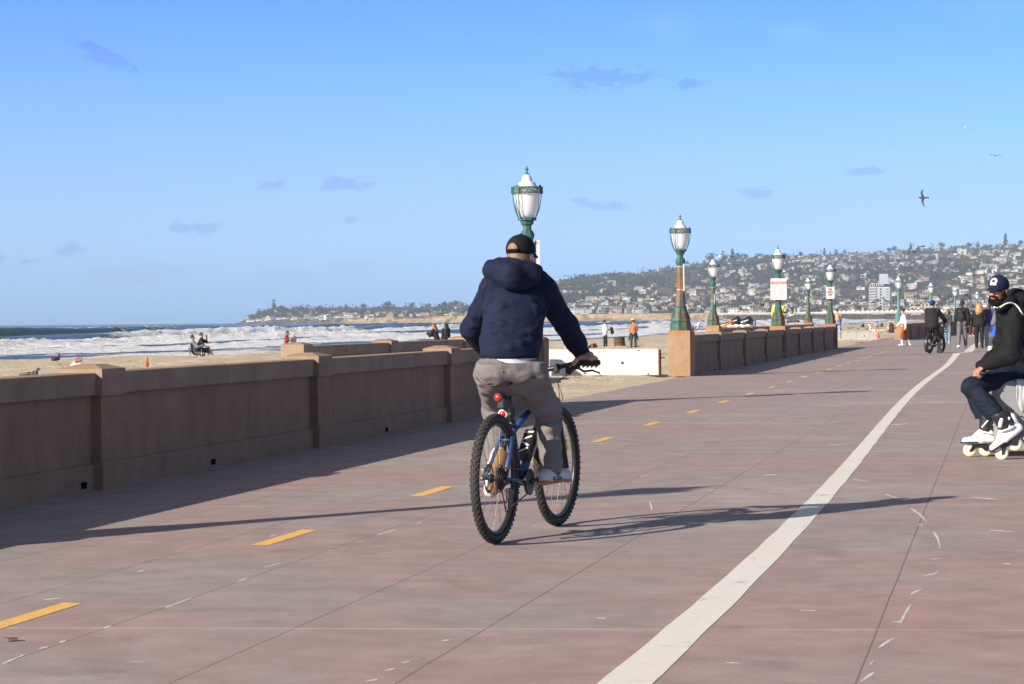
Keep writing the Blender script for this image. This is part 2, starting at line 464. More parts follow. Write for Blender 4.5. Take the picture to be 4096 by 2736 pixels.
for st in ST:
    w, pts = st[0], st[1:]
    pl = []
    for (x0, y0), (x1, y1) in zip(pts[:-1], pts[1:]):
        for k in range(6): pl.append((x0 + (x1 - x0) * k / 6, y0 + (y1 - y0) * k / 6))
    pl.append(pts[-1]); n = len(pl); up_, dn = [], []
    for i, (x, y) in enumerate(pl):
        a, b = pl[max(0, i - 1)], pl[min(n - 1, i + 1)]; d = math.hypot(b[0] - a[0], b[1] - a[1]); nx, ny = -(b[1] - a[1]) / d, (b[0] - a[0]) / d
        h = w * .5 * (math.sin(math.pi * (i + .6) / (n + .2)) ** .5) * rs.uniform(.45, 1.1)
        up_.append(G(x + nx * h, y + ny * h, .0008)); dn.append(G(x - nx * h, y - ny * h, .0008))
    for i in range(n - 1): mb.poly([up_[i], up_[i + 1], dn[i + 1], dn[i]])
tag(mb.build('chalk_marking', mc), kind='structure')

# ------------------------------------------------------------------ beach
def sand_z(x, y):
    x = np.asarray(x, float); y = np.asarray(y, float)
    s = -((x + 7.02) * TY - y * TX)                # metres seaward of the wall face
    z = np.interp(s, [-400, 0, 0.4, 5, 10, 17, 25, 40], [0, -0.03, -0.12, -.28, -.42, -0.62, -0.75, -1.15]) * np.interp(y, [85, 112, 128], [.40, .40, 1.0]) + np.interp(s, [40, 56, 90, 500], [0, -.62, -1.5, -5])
    fade = np.clip((s - 0.3) / 1.5, 0, 1)
    b = fbm(x * .9, y * .9, 0, 4, 5) * .075 + np.abs(fbm(x * 0.25, y * .25, 0, 3, 9)) * .10 + np.minimum(0, vnoise(x * 1.5, y * 1.5, 0, 3) + 0.1) * .17
    return z + b * fade * np.clip((58 - s) / 20, 0.1, 1)
def S(px, py):
    """point of the beach seen at the pixel"""
    d = ray(px, py)
    for y in np.arange(20, 900, 0.5):
        k = y / d.y
        if CAMZ + d.z * k < sand_z(d.x * k, y): return V3((d.x * k, y, float(sand_z(d.x * k, y))))
    return P(px, py, 400)
def beach():
    t = np.concatenate([np.arange(-25, 60, 0.45), np.arange(60, 180, 0.6), np.arange(180, 420, 2.0), np.geomspace(420, 2600, 80)])
    s = np.concatenate([[-55, -30, -10, -0.0], np.arange(0.12, 30, 0.32), np.arange(30, 75, 0.8), [90, 130]])
    T, S_ = np.meshgrid(t, s, indexing='ij')
    X = -7.02 + T * TX - S_ * TY; Y = T * TY + S_ * TX
    Z = sand_z(X, Y)
    Z = np.where(S_ <= 0.01, -0.03, Z)
    v = np.stack([X, Y, Z], -1).reshape(-1, 3)
    n, m = T.shape
    i = np.arange(n * m).reshape(n, m)
    f = np.stack([i[:-1, :-1], i[:-1, 1:], i[1:, 1:], i[1:, :-1]], -1).reshape(-1, 4)
    mt, nt, b = newmat('sand')
    co = objco(nt)
    c = ramp(nt, noise(nt, 0.35, co, 6, 0.6), [(0.3, (0.47, 0.385, 0.275)), (0.7, (0.56, 0.47, 0.345))])
    c = mixc(nt, 1.0, c, ramp(nt, noise(nt, 9, co, 6, 0.7), [(0.3, 0.84), (0.7, 1.1)]), 'MULTIPLY')
    # scraps of kelp, and wet sand near the water
    kelp = ramp(nt, noise(nt, 1.0, mapping(nt, co, (2.6, 2.6, 1)), 8, 0.72), [(0.60, 0.0), (0.63, 1.0)])
    c = mixc(nt, mth(nt, 'MULTIPLY', kelp, 0.8), c, (0.13, 0.10, 0.065))
    sz = nt.nodes.new('ShaderNodeSeparateXYZ'); nt.links.new(co, sz.inputs[0])
    wet = ramp(nt, mth(nt, 'MULTIPLY_ADD', sz.outputs[2], -1.0, 0.0), [(0.0, 0.0), (1.0, 1.0)])
    wet = mth(nt, 'MULTIPLY_ADD', sz.outputs[2], -3.0, -4.0, clamp=True)
    c = mixc(nt, wet, c, (0.20, 0.165, 0.125))
    nt.links.new(c, b.inputs['Base Color'])
    nt.links.new(mth(nt, 'MULTIPLY_ADD', wet, -0.5, 0.9), b.inputs['Roughness'])
    bumpn(nt, b, noise(nt, 3.5, co, 7, 0.7), 0.9, 0.09)
    tag(link('beach_sand', npmesh('beach_sand', v, f, [mt])), kind='structure')
beach()

# ------------------------------------------------------------------ sea
SEA = -1.6
def sea():
    t = np.concatenate([np.arange(20, 130, 1.0), np.geomspace(130, 1500, 620), np.geomspace(1520, 4200, 60)])
    s = np.concatenate([np.arange(26, 150, 0.42), np.arange(150, 420, 0.75), np.geomspace(421, 5200, 70)])
    T, Sd = np.meshgrid(t, s, indexing='ij')
    X = -7.02 + T * TX - Sd * TY; Y = T * TY + Sd * TX
    Z = np.zeros_like(X); F = np.zeros_like(X)
    amp = np.clip(Sd / 90, 0.15, 1)
    Z += fbm(X * .05, Y * .05, 0, 4, 21) * 0.22 * amp + fbm(X * .35, Y * .35, 0, 3, 22) * 0.07
    # lines of breakers: (distance from the wall, height, width of the white water in front, start/end of the break along the beach)
    rows = [(62, 0.35, 10, 0.95), (84, 0.75, 18, 0.92), (112, 1.2, 28, 0.90), (146, 1.7, 32, 0.80), (188, 2.0, 26, 0.40), (236, 2.0, 20, 0.26), (292, 1.9, 15, 0.18), (352, 1.7, 10, 0.12), (430, 1.5, 8, 0.08), (540, 1.3, 6, 0.05)]
    for q, (s0, A, wd, cov) in enumerate(rows):
        line = s0 + 10 * vnoise(T / 95.0, q * 3.1, 0, 31) + 4 * vnoise(T / 31.0, q * 7.7, 0, 32)
        d = Sd - line                                   # >0 seaward of the crest
        a = A * (0.72 + 0.38 * vnoise(T / 60.0, q * 5.3, 0, 33))
        prof = np.where(d > 0, np.exp(-(d / (wd * .55 + 5)) ** 2), np.exp(-(d / 2.6) ** 2))
        br = np.clip((vnoise(T / 70.0, q * 9.1, 0, 34) + (cov - 0.5) * 2.0) * 3.0, 0, 1)   # where it breaks
        prof = prof * (1 - .0 * br)
        body = np.where(d > 0, 0, np.exp(-(np.minimum(d + 1.2, 0) / (wd * .55)) ** 2))
        lump = fbm(X * .8, Y * .8, 0, 5, 40 + q, 0.62)
        lump2 = fbm(X * .16, Y * .16, 0, 3, 60 + q)
        Z += a * prof * (1 - .15 * br)
        white = br * np.where(d > 0, np.exp(-(d / 2.4) ** 2), body)
        Z += white * a * (0.26 * lump + 0.20 * lump2 + 0.26) * np.where(d > 0, 1, np.clip(1.1 + d / (wd * 1.1), 0, 1))
        F = np.maximum(F, np.clip(white * 1.5 + 0.35 * white * lump, 0, 1))
        F = np.maximum(F, br * np.exp(-((d - 4) / 9.0) ** 2) * .36)                 # streaks behind
        F = np.maximum(F, .5 * np.exp(-(d / 1.1) ** 2) * np.clip(vnoise(T / 14.0, q * 4.0, 0, 70) * 2 - .5, 0, 1))
    # left over foam inshore
    F = np.maximum(F, np.clip((118 - Sd) / 60, 0, .55) * (0.62 + .5 * fbm(X * .12, Y * .12, 0, 3, 80)))
    caps = np.clip(vnoise(X * .06, Y * .16, 0, 90) * 4 - 2.75, 0, 1)
    F = np.maximum(F, caps * .75 * (Sd > 150))
    Z += caps * .5 * (Sd > 150)
    far = np.clip((Sd - 500) / 900, 0, 1)
    Z = Z * (1 - far * .6)
    Z = np.where(Sd < 75, Z * np.clip((Sd - 36) / 40, 0, 1), Z) + SEA
    v = np.stack([X, Y, Z], -1).reshape(-1, 3)
    n, m = T.shape
    i = np.arange(n * m).reshape(n, m)
    f = np.stack([i[:-1, :-1], i[:-1, 1:], i[1:, 1:], i[1:, :-1]], -1).reshape(-1, 4)
    mt, nt, b = newmat('sea_water')
    me = npmesh('sea', v, f, [mt])
    at = me.attributes.new('foam', 'FLOAT', 'POINT'); at.data.foreach_set('value', F.ravel().astype(np.float32))
    h = np.clip((Z - SEA) / 2.0, 0, 1)
    at = me.attributes.new('swell', 'FLOAT', 'POINT'); at.data.foreach_set('value', h.ravel().astype(np.float32))
    co = objco(nt)
    fa = nt.nodes.new('ShaderNodeAttribute'); fa.attribute_name = 'foam'
    sw = nt.nodes.new('ShaderNodeAttribute'); sw.attribute_name = 'swell'
    fn = noise(nt, 0.55, co, 8, 0.68, 0.6); fn2 = noise(nt, 2.6, co, 5, 0.65)
    q = mth(nt, 'ADD', fa.outputs['Fac'], mth(nt, 'MULTIPLY', mth(nt, 'SUBTRACT', fn, 0.5), 1.15))
    q = mth(nt, 'ADD', q, mth(nt, 'MULTIPLY', mth(nt, 'SUBTRACT', fn2, 0.5), 0.35))
    foam = ramp(nt, q, [(0.42, 0.0), (0.52, 0.6), (0.66, 1.0)])
    wc = mixc(nt, ramp(nt, sw.outputs['Fac'], [(0.25, 0.0), (0.85, 1.0)]), (0.007, 0.026, 0.055), (0.028, 0.075, 0.075))
    fcol = ramp(nt, noise(nt, 1.1, co, 6, 0.7), [(0.28, (0.62, 0.68, 0.76)), (0.55, (0.93, 0.94, 0.95))])
    nt.links.new(mixc(nt, foam, wc, fcol), b.inputs['Base Color'])
    nt.links.new(mth(nt, 'MULTIPLY_ADD', foam, 0.6, 0.22), b.inputs['Roughness'])
    b.inputs['IOR'].default_value = 1.33
    nt.links.new(mth(nt, 'MULTIPLY_ADD', foam, -0.2, 0.3), b.inputs['Specular IOR Level'])
    hh = mth(nt, 'ADD', noise(nt, 0.5, mapping(nt, co, (1, 1.0, 1)), 7, 0.7), mth(nt, 'MULTIPLY', mth(nt, 'MULTIPLY', noise(nt, 1.5, co, 6, 0.7), foam), 1.6))
    bumpn(nt, b, hh, 1.0, 0.55)
    tag(link('sea', me), kind='structure')
    # deep water out to the horizon
    mb = MB(); xs = [-4300, -2000, 0, 2000, 4300]
    m2 = M('deep_water', (0.006, 0.024, 0.055), 0.4, 0.3, 0.02, bump=0.8, bscale=0.08, bdist=2.0, spec=.25)
    mb.poly([(-4700, 3200, SEA - .5), (4700, 3200, SEA - .5), (4700, 9500, SEA - .5), (-4700, 9500, SEA - .5)])
    tag(mb.build('deep_sea', m2), kind='structure')
sea()
# ------------------------------------------------------------------ seawalls
def stucco(name, col, rust=False):
    m, nt, b = newmat(name); co = objco(nt)
    c = ramp(nt, noise(nt, 1.1, co, 6, 0.6), [(0.3, tuple(x * .86 for x in col)), (0.7, tuple(x * 1.08 for x in col))])
    drip = noise(nt, 1.0, mapping(nt, co, (2.6, 2.6, 0.5)), 7, 0.7)
    c = mixc(nt, 1.0, c, ramp(nt, drip, [(0.35, 1.06), (0.58, 0.92), (0.74, 0.78)]), 'MULTIPLY')
    c = mixc(nt, 1.0, c, ramp(nt, noise(nt, 55, co, 5, 0.75), [(0.3, 0.86), (0.7, 1.12)]), 'MULTIPLY')
    c = mixc(nt, 1.0, c, ramp(nt, noise(nt, 4.0, co, 7, 0.72, .6), [(0.34, 0.84), (0.5, 1.0), (0.7, 1.08)]), 'MULTIPLY')
    c = mixc(nt, ramp(nt, noise(nt, 21, co, 4, 0.6), [(0.71, 0.0), (0.74, .7)]), c, tuple(x * .45 for x in col))
    pale = ramp(nt, noise(nt, 1.0, mapping(nt, co, (9, 9, 0.9)), 5, 0.7), [(0.70, 0.0), (0.74, 1.0)])
    c = mixc(nt, mth(nt, 'MULTIPLY', pale, .35), c, (0.40, 0.32, 0.26))
    if rust:
        sx = nt.nodes.new('ShaderNodeSeparateXYZ'); nt.links.new(co, sx.inputs[0])
        r = mth(nt, 'ADD', mth(nt, 'MULTIPLY_ADD', sx.outputs[2], 3.4, -3.0), mth(nt, 'MULTIPLY', noise(nt, 1.0, mapping(nt, co, (14, 14, 1.2)), 5, 0.7), 0.9))
        c = mixc(nt, ramp(nt, r, [(0.45, 0.0), (0.95, 0.75)]), c, (0.36, 0.145, 0.03))
    nt.links.new(c, b.inputs['Base Color']); b.inputs['Roughness'].default_value = 0.88; b.inputs['Specular IOR Level'].default_value = 0.2
    bumpn(nt, b, noise(nt, 45, co, 6, 0.7), 0.35, 0.006)
    return m
WALLC = (0.325, 0.190, 0.120)
m_wall = stucco('wall_stucco', WALLC)
m_cope = stucco('coping_stucco', (0.325, 0.230, 0.158))
m_ped = stucco('pedestal_stucco', (0.345, 0.225, 0.135), True)
m_hole = M('drain_shadow', (0.006, 0.005, 0.005), 1.0, spec=0.0)
TH = 0.17                                    # wall body, face at n=0, back at n=-TH
BAY = (34.0 - 12.05) / 4 / TY

def seawall(name, label, t0, t1, n0, pil, lamps, heading=PATHROT, at=None, drains=True, group=None, h=0.905, lit=True):
    """a run of wall from t0 to t1; pil = t of pilasters, lamps = t of lamp pedestals"""
    L = t1 - t0
    root = empty(name, at if at is not None else W(t0, n0), heading)
    tag(root, label, 'seawall', group)
    cop0, cop1 = h - 0.175, h
    stops = sorted(pil + lamps)
    b = MB()
    b.box((-TH / 2, L / 2, (0.2 + cop0) / 2), (TH, L, cop0 - 0.2))
    b.build('wall_body', m_wall, root)
    b = MB(); b.box((-TH / 2 , L / 2, 0.05), (TH + 0.07, L - .004, 0.3)); b.build('plinth', m_wall, root)
    # coping, one length between two pilasters
    edges = [0.0] + [s - t0 for s in stops] + [L]
    for a, c in zip(edges[:-1], edges[1:]):
        if c - a < 0.5: continue
        b = MB()
        for q in range(2):
            x0 = a + (c - a) * q / 2; x1 = a + (c - a) * (q + 1) / 2 - 0.006
            b.box((-TH / 2, (x0 + x1) / 2, (cop0 + cop1) / 2 + random.uniform(-.002, .002)), (TH + 0.10, x1 - x0, cop1 - cop0), bev=0.012)
        b.build('coping', m_cope, root)
    for s in pil:
        y = s - t0
        b = MB()
        b.box((-TH / 2, y, (0.2 + cop0 + .01) / 2), (TH + 0.15, 0.40, cop0 - 0.19))
        b.box((-TH / 2, y, 0.06), (TH + 0.20, 0.46, 0.32), bev=0.01)
        p = b.build('pilaster', m_wall, root)
        b = MB(); w, l = (TH + 0.20) / 2, 0.235
        z0, z1, z2 = cop0 - 0.004, h + 0.028, h + 0.062
        rr = [[(-w, -l, z0), (w, -l, z0), (w, l, z0), (-w, l, z0)], [(-w, -l, z1), (w, -l, z1), (w, l, z1), (-w, l, z1)],
              [(-.07, -l * .45, z2), (.07, -l * .45, z2), (.07, l * .45, z2), (-.07, l * .45, z2)]]
        b.rings([[V3((x - TH / 2, yy + y, z)) for x, yy, z in r] for r in rr], smooth=False)
        b.build('pilaster_cap', m_cope, root)
    for s in lamps:
        y = s - t0
        b = MB()
        b.box((-.15, y, 0.51), (.50, 0.50, 1.02), bev=0.012)
        b.box((-.13, y, 0.50), (.54, 0.36, 1.0))
        b.build('pedestal', m_ped, root)
    if drains:
        y = 1.9
        while y < L - 0.6:
            if all(abs(y + t0 - s) > 0.45 for s in stops):
                b = MB(); b.box((0.0345, y, 0.052), (0.006, 0.11, 0.050)); b.build('drain_hole', m_hole, root)
            y += 2.87
    return root
tp = [t_of(17.72) - 3 * BAY + BAY * i for i in range(9)]
T_L0, T_L1 = t_of(12.05), t_of(34.0)
pil = [t_of(12.05) + BAY * i for i in (-4, -3, -2, -1, 1, 2, 3)]
seawall('seawall', 'long tan seawall in shade beside the blue mountain bike, nearest stretch of the walk', t_of(-10), T_L1 + 0.22, 0, pil, [T_L0, T_L1])
q0 = t_of(34.2)
seawall('seawall', 'short tan seawall set back behind the nearest stretch of wall', q0 - .17, t_of(50.0), -3.78, [q0, t_of(39.2), t_of(44.7)], [], drains=False)
f0 = t_of(50.2); FB = 5.61
seawall('seawall', 'tan seawall running from the white barrier past the lamp post with the Regulations sign', f0 - .21, f0 + 8 * FB + .21, 0, [f0 + FB * i for i in (1, 2, 3, 5, 6, 7)], [f0, f0 + 4 * FB, f0 + 8 * FB])
g0 = t_of(83.3)
seawall('seawall', 'tan seawall set back on the beach in front of the two covered jet skis', g0 - .21, t_of(124.5) + .21, -3.53, [g0 + 5.7 * i for i in range(1, 8) if i != 7], [g0, t_of(124.5)], drains=False)
# farthest stretch bends a little to the right
FH = math.atan(0.262)
fo = P(3597, 1360, 124.0); fo.z = 0
def WF(t, n=0.0, z=0.0):
    return V3((fo.x + t * math.sin(FH) + n * math.cos(FH), fo.y + t * math.cos(FH) - n * math.sin(FH), z))
FLT = [0, 24.4, 49.6, 81.0, 110.0]
seawall('seawall', 'far tan seawall behind the woman in orange leggings and the walkers', 0 - .21, 130, 0, [5.7 * i for i in range(1, 22) if i not in (4, 9, 14, 19)], FLT, heading=-FH, at=WF(-.21, .15), drains=False)

# ------------------------------------------------------------------ lamp posts
def patina(name, rustiness, base=(0.030, 0.100, 0.083)):
    m, nt, b = newmat(name); co = objco(nt)
    c = ramp(nt, noise(nt, 3.5, co, 6, 0.65), [(0.3, tuple(x * .75 for x in base)), (0.7, tuple(x * 1.3 for x in base))])
    r = mth(nt, 'ADD', noise(nt, 1.0, mapping(nt, co, (7, 7, 2.0)), 7, 0.72), rustiness)
    rc = ramp(nt, noise(nt, 11, co, 6, 0.7), [(0.3, (0.10, 0.035, 0.012)), (0.7, (0.30, 0.125, 0.03))])
    c = mixc(nt, ramp(nt, r, [(0.54, 0.0), (0.62, 0.55), (0.72, 1.0)]), c, rc)
    nt.links.new(c, b.inputs['Base Color']); b.inputs['Roughness'].default_value = 0.5
    bumpn(nt, b, noise(nt, 30, co, 5, 0.7), 0.25, 0.004)
    return m
PAT = {'teal': patina('teal_paint', -0.06), 'mid': patina('teal_paint_rusting', 0.075), 'rust': patina('rusted_paint', 0.17), 'moss': patina('green_rusting_paint', 0.05, (0.055, 0.10, 0.05)), 'pale': patina('teal_paint_far_light', -0.06, (0.085, 0.21, 0.18))}  # pale: teal lightened, the far lamps' different light put into the colour
def globe_mat():
    m, nt, b = newmat('milk_glass'); co = objco(nt)
    b.inputs['Base Color'].default_value = (0.90, 0.90, 0.91, 1); b.inputs['Roughness'].default_value = 0.35
    tr = nt.nodes.new('ShaderNodeBsdfTranslucent'); tr.inputs['Color'].default_value = (0.98, 0.97, 0.95, 1)
    mx = nt.nodes.new('ShaderNodeMixShader'); mx.inputs[0].default_value = 0.42
    nt.links.new(b.outputs[0], mx.inputs[1]); nt.links.new(tr.outputs[0], mx.inputs[2])
    nt.links.new(mx.outputs[0], nt.nodes['Material Output'].inputs[0])
    return m
m_globe = globe_mat()
m_lcap = M('frosted_cap', (0.62, 0.63, 0.66), 0.4, 0.08, 6)
m_strap = M('steel_strap', (0.75, 0.68, 0.56), 0.35, 0.1, 30, metal=0.7)
def lamp_mesh_parts(far=False):
    K = 8; ph = math.pi / 8
    P_ = {}
    P_['base'] = MB().lathe([(.242, 0), (.242, .155), (.222, .17), (.212, .185), (.221, .195), (.225, .215), (.222, .25), (.210, .285), (.158, .40), (.140, .468), (.130, .50), (.134, .512), (.126, .522), (.130, .54), (.118, .55)], K, ph=ph, smooth=False)
    if not far:   # raised frames on the bell's faces
        for j in range(8):
            a = ph + 6.28318 * (j + .5) / 8
            d = V3((math.cos(a), math.sin(a), 0)); s = V3((-d.y, d.x, 0)); cf = math.cos(math.pi / 8)
            def q(r, z, u): return d * (r * .945 * cf + .008) + s * u + V3((0, 0, z))
            P_['base'].tube([q(.222, .285, -.058), q(.165, .40, -.042), q(.142, .46, -.036), q(.142, .46, .036), q(.165, .40, .042), q(.222, .285, .058)], .006, 4, closed=True)
    P_['shaft'] = MB().lathe([(.117, .55), (.104, .717), (.09, .878), (.083, 1.1), (.080, 1.44)], K, ph=ph, smooth=False)
    P_['collar'] = MB().lathe([(.082, 1.44), (.104, 1.50), (.112, 1.53), (.112, 1.565), (.09, 1.6), (.088, 1.613), (.066, 1.62), (.064, 1.68), (.078, 1.70), (.095, 1.71), (.104, 1.745), (.104, 1.765)], K, ph=ph, smooth=False).lathe([(.145, 1.768), (.145, 1.806), (.10, 1.812)], K, ph=ph, smooth=False)
    P_['globe'] = MB().lathe([(.10, 1.812), (.128, 1.86), (.152, 1.92), (.172, 2.0), (.187, 2.08), (.196, 2.15), (.198, 2.255)], 20)
    P_['lantern_cap'] = MB().lathe([(.203, 2.256), (.196, 2.264), (.165, 2.275), (.145, 2.295), (.133, 2.325), (.122, 2.343), (.092, 2.352), (.082, 2.37), (.075, 2.41), (.060, 2.44), (.038, 2.46), (.012, 2.468)], 20)
    P_['finial'] = MB().lathe([(.012, 2.46), (.040, 2.468), (.040, 2.475), (.018, 2.485), (.010, 2.51), (.012, 2.528), (.032, 2.534), (.032, 2.541), (.014, 2.55), (.010, 2.575), (.002, 2.60)], 10)
    # band: four gently bowed sides with openwork crosses
    cage = MB()
    Rb = .237
    def side(z, j, u):   # u -1..1 along side j
        a = math.pi / 2 * j + u * math.pi / 4
        r = Rb * (1 - .06 * (1 - u * u) * 0) 
        return V3((math.cos(a) * r, math.sin(a) * r, z))
    N = 12
    for z in (2.182, 2.262):
        pts = []
        for j in range(4):
            for k in range(N): pts.append(side(z, j, -1 + 2 * k / N))
        cage.tube(pts, .010, 5, closed=True, smooth=False)
    for j in range(4):
        for k in range(6):
            u0 = -.84 + .28 * k; u1 = u0 + .28
            cage.tube([side(2.186, j, u0), side(2.258, j, u1)], .006, 4, cap=False)
            cage.tube([side(2.258, j, u0), side(2.186, j, u1)], .006, 4, cap=False)
    P_['lantern_band'] = cage
    ribs = []
    for j in range(4):
        a = math.pi / 2 * j + math.pi / 4
        d = V3((math.cos(a), math.sin(a), 0)); s = V3((-d.y, d.x, 0))
        rb = MB()
        prof = [(.246, 2.19), (.243, 2.10), (.232, 2.0), (.212, 1.92), (.182, 1.85), (.150, 1.79)]
        for sg in (-1, 1):
            rb.tube([d * r + s * sg * (.030 * max(0, (z - 1.80) / .39) + .003) + V3((0, 0, z)) for r, z in prof], .0075, 5)
        Mx = Matrix((s, V3((0, 0, 1)), d)).transposed()
        rb.prism([(-.034, 0), (.034, 0), (.034, .09), (.024, .112), (0, .122), (-.024, .112), (-.034, .09)], .018, Mx, d * .243 + V3((0, 0, 2.175)))
        ribs.append(rb)
    P_['ribs'] = ribs
    P_['strap'] = MB().lathe([(.0835, 1.425), (.0835, 1.437)], K, ph=ph, smooth=False)
    P_['strap2'] = MB().lathe([(.0925, .905), (.0915, .917)], K, ph=ph, smooth=False)
    return P_
_lm = None
def lamp_meshes():
    global _lm
    if _lm is None:
        p = lamp_mesh_parts()
        _lm = {k: ([r.mesh('rib', []) for r in v] if k == 'ribs' else v.mesh(k, [])) for k, v in p.items()}
    return _lm
def lamp(loc, rotz, label, mats, group='green lamp posts with milky globes along the seawall', lean=0.0):
    """mats: base, shaft, collar, cage"""
    lm = lamp_meshes()
    root = empty('lamp_post', loc, rotz); root.rotation_euler = (0, lean, rotz)
    tag(root, label, 'street lamp', group)
    def put(name, me, mat):
        me = me.copy(); me.materials.clear(); me.materials.append(mat); return link(name, me, root)
    put('base', lm['base'], PAT[mats[0]]); put('shaft', lm['shaft'], PAT[mats[1]]); put('collar', lm['collar'], PAT[mats[2]])
    put('globe', lm['globe'], m_globe); put('lantern_cap', lm['lantern_cap'], m_lcap); put('finial', lm['finial'], PAT[mats[3]])
    put('lantern_band', lm['lantern_band'], PAT[mats[3]])
    for r in lm['ribs']: put('rib', r, PAT[mats[3]])
    put('strap', lm['strap'], m_strap); put('strap', lm['strap2'], m_strap)
    return root
GL = 'green lamp posts with milky globes along the seawall'
def LP(t, n=-.15): return W(t, n, 1.019)
lean = R(0.2)
lamp(LP(T_L0), PATHROT, 'green lamp post casting the long thin shadow over the yellow dashes', ('mid', 'mid', 'teal', 'teal'))
lamp(LP(T_L1), PATHROT + .35, 'tall teal lamp post rising directly behind the cyclist with the black cap', ('mid', 'mid', 'teal', 'teal'), lean=lean)
lamp(LP(f0), PATHROT + .35, 'lamp post with a heavily rusted brown shaft on the pedestal beside the white barrier', ('mid', 'rust', 'teal', 'teal'), lean=lean)
lamp(LP(f0 + 4 * FB), PATHROT + .1, 'green lamp post carrying the big white Regulations sign', ('mid', 'mid', 'teal', 'teal'), lean=lean)
lamp(LP(f0 + 8 * FB), PATHROT + .1, 'green lamp post carrying the small bicycle sign at the end of the wall', ('mid', 'mid', 'teal', 'teal'), lean=lean)
lamp(W(g0, -3.68, 1.019), PATHROT + .3, 'green lamp post on the set back wall left of the covered jet skis', ('mid', 'mid', 'teal', 'teal'), lean=lean)
lamp(W(t_of(124.5), -3.68, 1.019), PATHROT + .3, 'mossy green lamp post on the set back wall between the two white signs', ('moss', 'moss', 'teal', 'teal'), lean=lean)
FL = ['pale teal lamp post behind the woman in orange leggings', 'pale teal lamp post behind the fat tyre bike rider with the blue cap', 'pale teal lamp post behind the man with dreadlocks', 'pale teal lamp post behind the woman with long blond hair', 'pale teal lamp post farthest along the walk, left of the bearded skater']
for t, lb in zip(FLT, FL):
    lamp(WF(t, -.02, 1.019), -FH + .25, lb, ('pale', 'pale', 'pale', 'pale'))

# ------------------------------------------------------------------ signs
_FONT = None
def text(body, size, mat, parent, loc, rot, name='lettering', align='CENTER', ext=0.0015, sx=1.0, bold=0.0):
    c = bpy.data.curves.new(name, 'FONT'); c.body = body; c.size = size; c.align_x = align; c.align_y = 'CENTER'; c.extrude = ext; c.offset = bold
    tmp = bpy.data.objects.new('tmp', c)
    me = bpy.data.meshes.new_from_object(tmp); bpy.data.objects.remove(tmp)
    me.materials.clear(); me.materials.append(mat)
    o = link(name, me, parent, loc); o.rotation_euler = rot; o.scale = (sx, 1, 1)
    return o
m_sign = M('white_sign_metal', (0.60, 0.59, 0.57), 0.4, 0.05, 5)
m_red = M('red_print', (0.55, 0.10, 0.05), 0.6, 0.1, 9)
m_gray = M('faded_print', (0.42, 0.38, 0.37), 0.6, 0.1, 9)
m_black = M('black_print', (0.05, 0.05, 0.055), 0.6, 0.1, 9)
m_blueprint = M('blue_print', (0.30, 0.38, 0.5), 0.6, 0.1, 9)
def rrect(w, h, r, n=5):
    pts = []
    for cx, cy, a0 in ((w / 2 - r, h / 2 - r, 0), (-w / 2 + r, h / 2 - r, 90), (-w / 2 + r, -h / 2 + r, 180), (w / 2 - r, -h / 2 + r, 270)):
        for k in range(n + 1):
            a = R(a0 + 90 * k / n); pts.append((cx + r * math.cos(a), cy + r * math.sin(a)))
    return pts
SR = Matrix(((1, 0, 0), (0, 0, -1), (0, 1, 0)))       # local xy of the sign -> x, z facing -y
def sign(loc, rotz, w, h, label):
    root = empty('regulation_sign', loc, rotz); tag(root, label, 'sign')
    MB().prism(rrect(w, h, .045), .006, SR).build('sign_panel', m_sign, root)
    b = MB()
    for z in (h / 2 - .06, -h / 2 + .06):
        b.lathe([(.0, -.004), (.012, -.004), (.012, .004)], 8, (0, -.004, z), (0, -1, 0))
    b.build('bolt', m_strap, root)
    return root
RX = (R(90), 0, 0)
def lines_of(root, x, z, w, n, lh, mat, seed, name='small_print', h=.010):
    rnd = random.Random(seed); b = MB()
    for k in range(n):
        xx = x; end = x + w * rnd.uniform(.72, 1)
        while xx < end:
            l = rnd.uniform(.02, .05)
            b.box((min(xx + l / 2, end), -.0045, z - k * lh), (l, .002, h)); xx += l + .012
    return b.build(name, mat, root)
s3 = f0 + 4 * FB
W3 = 56 / 117.6 * 1.08
sr = sign(W(s3, -.15, 0) + V3((.0, -.16, 1.28 + (1271 - 1156) / 9000 * W(s3, 0).y)), -0.03, .52, .69, 'large white sign headed Regulations on the rusty green lamp post')
text('REGULATIONS', .096, m_red, sr, (0, -.005, .20), RX, sx=.80, bold=.0045)
lines_of(sr, -.10, .30, .2, 1, .02, m_gray, 1); lines_of(sr, -.17, .135, .34, 1, .02, m_gray, 2); lines_of(sr, -.10, .11, .2, 1, .02, m_gray, 3)
lines_of(sr, -.20, .06, .15, 9, .034, m_gray, 4); lines_of(sr, .02, .065, .18, 14, .021, m_gray, 5, h=.007)
lines_of(sr, -.12, -.235, .24, 1, .03, m_gray, 6); lines_of(sr, -.21, -.275, .2, 2, .022, m_red, 7, h=.008); lines_of(sr, .03, -.275, .17, 2, .022, m_blueprint, 8, h=.008)
s4 = f0 + 8 * FB
sr = sign(W(s4, -.15, 0) + V3((-.02, -.16, 1.28 + (1269 - 1171) / 9000 * W(s4, 0).y)), -0.03, .36, .50, 'small white sign with a crossed out bicycle on a green lamp post')
b = MB(); b.tube([(.066 * math.cos(a), -.006, .155 + .066 * math.sin(a)) for a in [k * .3142 for k in range(20)]], .008, 5, closed=True); b.tube([(-.045, -.006, .20), (.045, -.006, .11)], .007, 5)
b.build('prohibition_ring', m_red, sr)
b = MB()
for x in (-.028, .028): b.tube([(x + .02 * math.cos(a), -.0045, .142 + .02 * math.sin(a)) for a in [k * .6283 for k in range(10)]], .004, 4, closed=True)
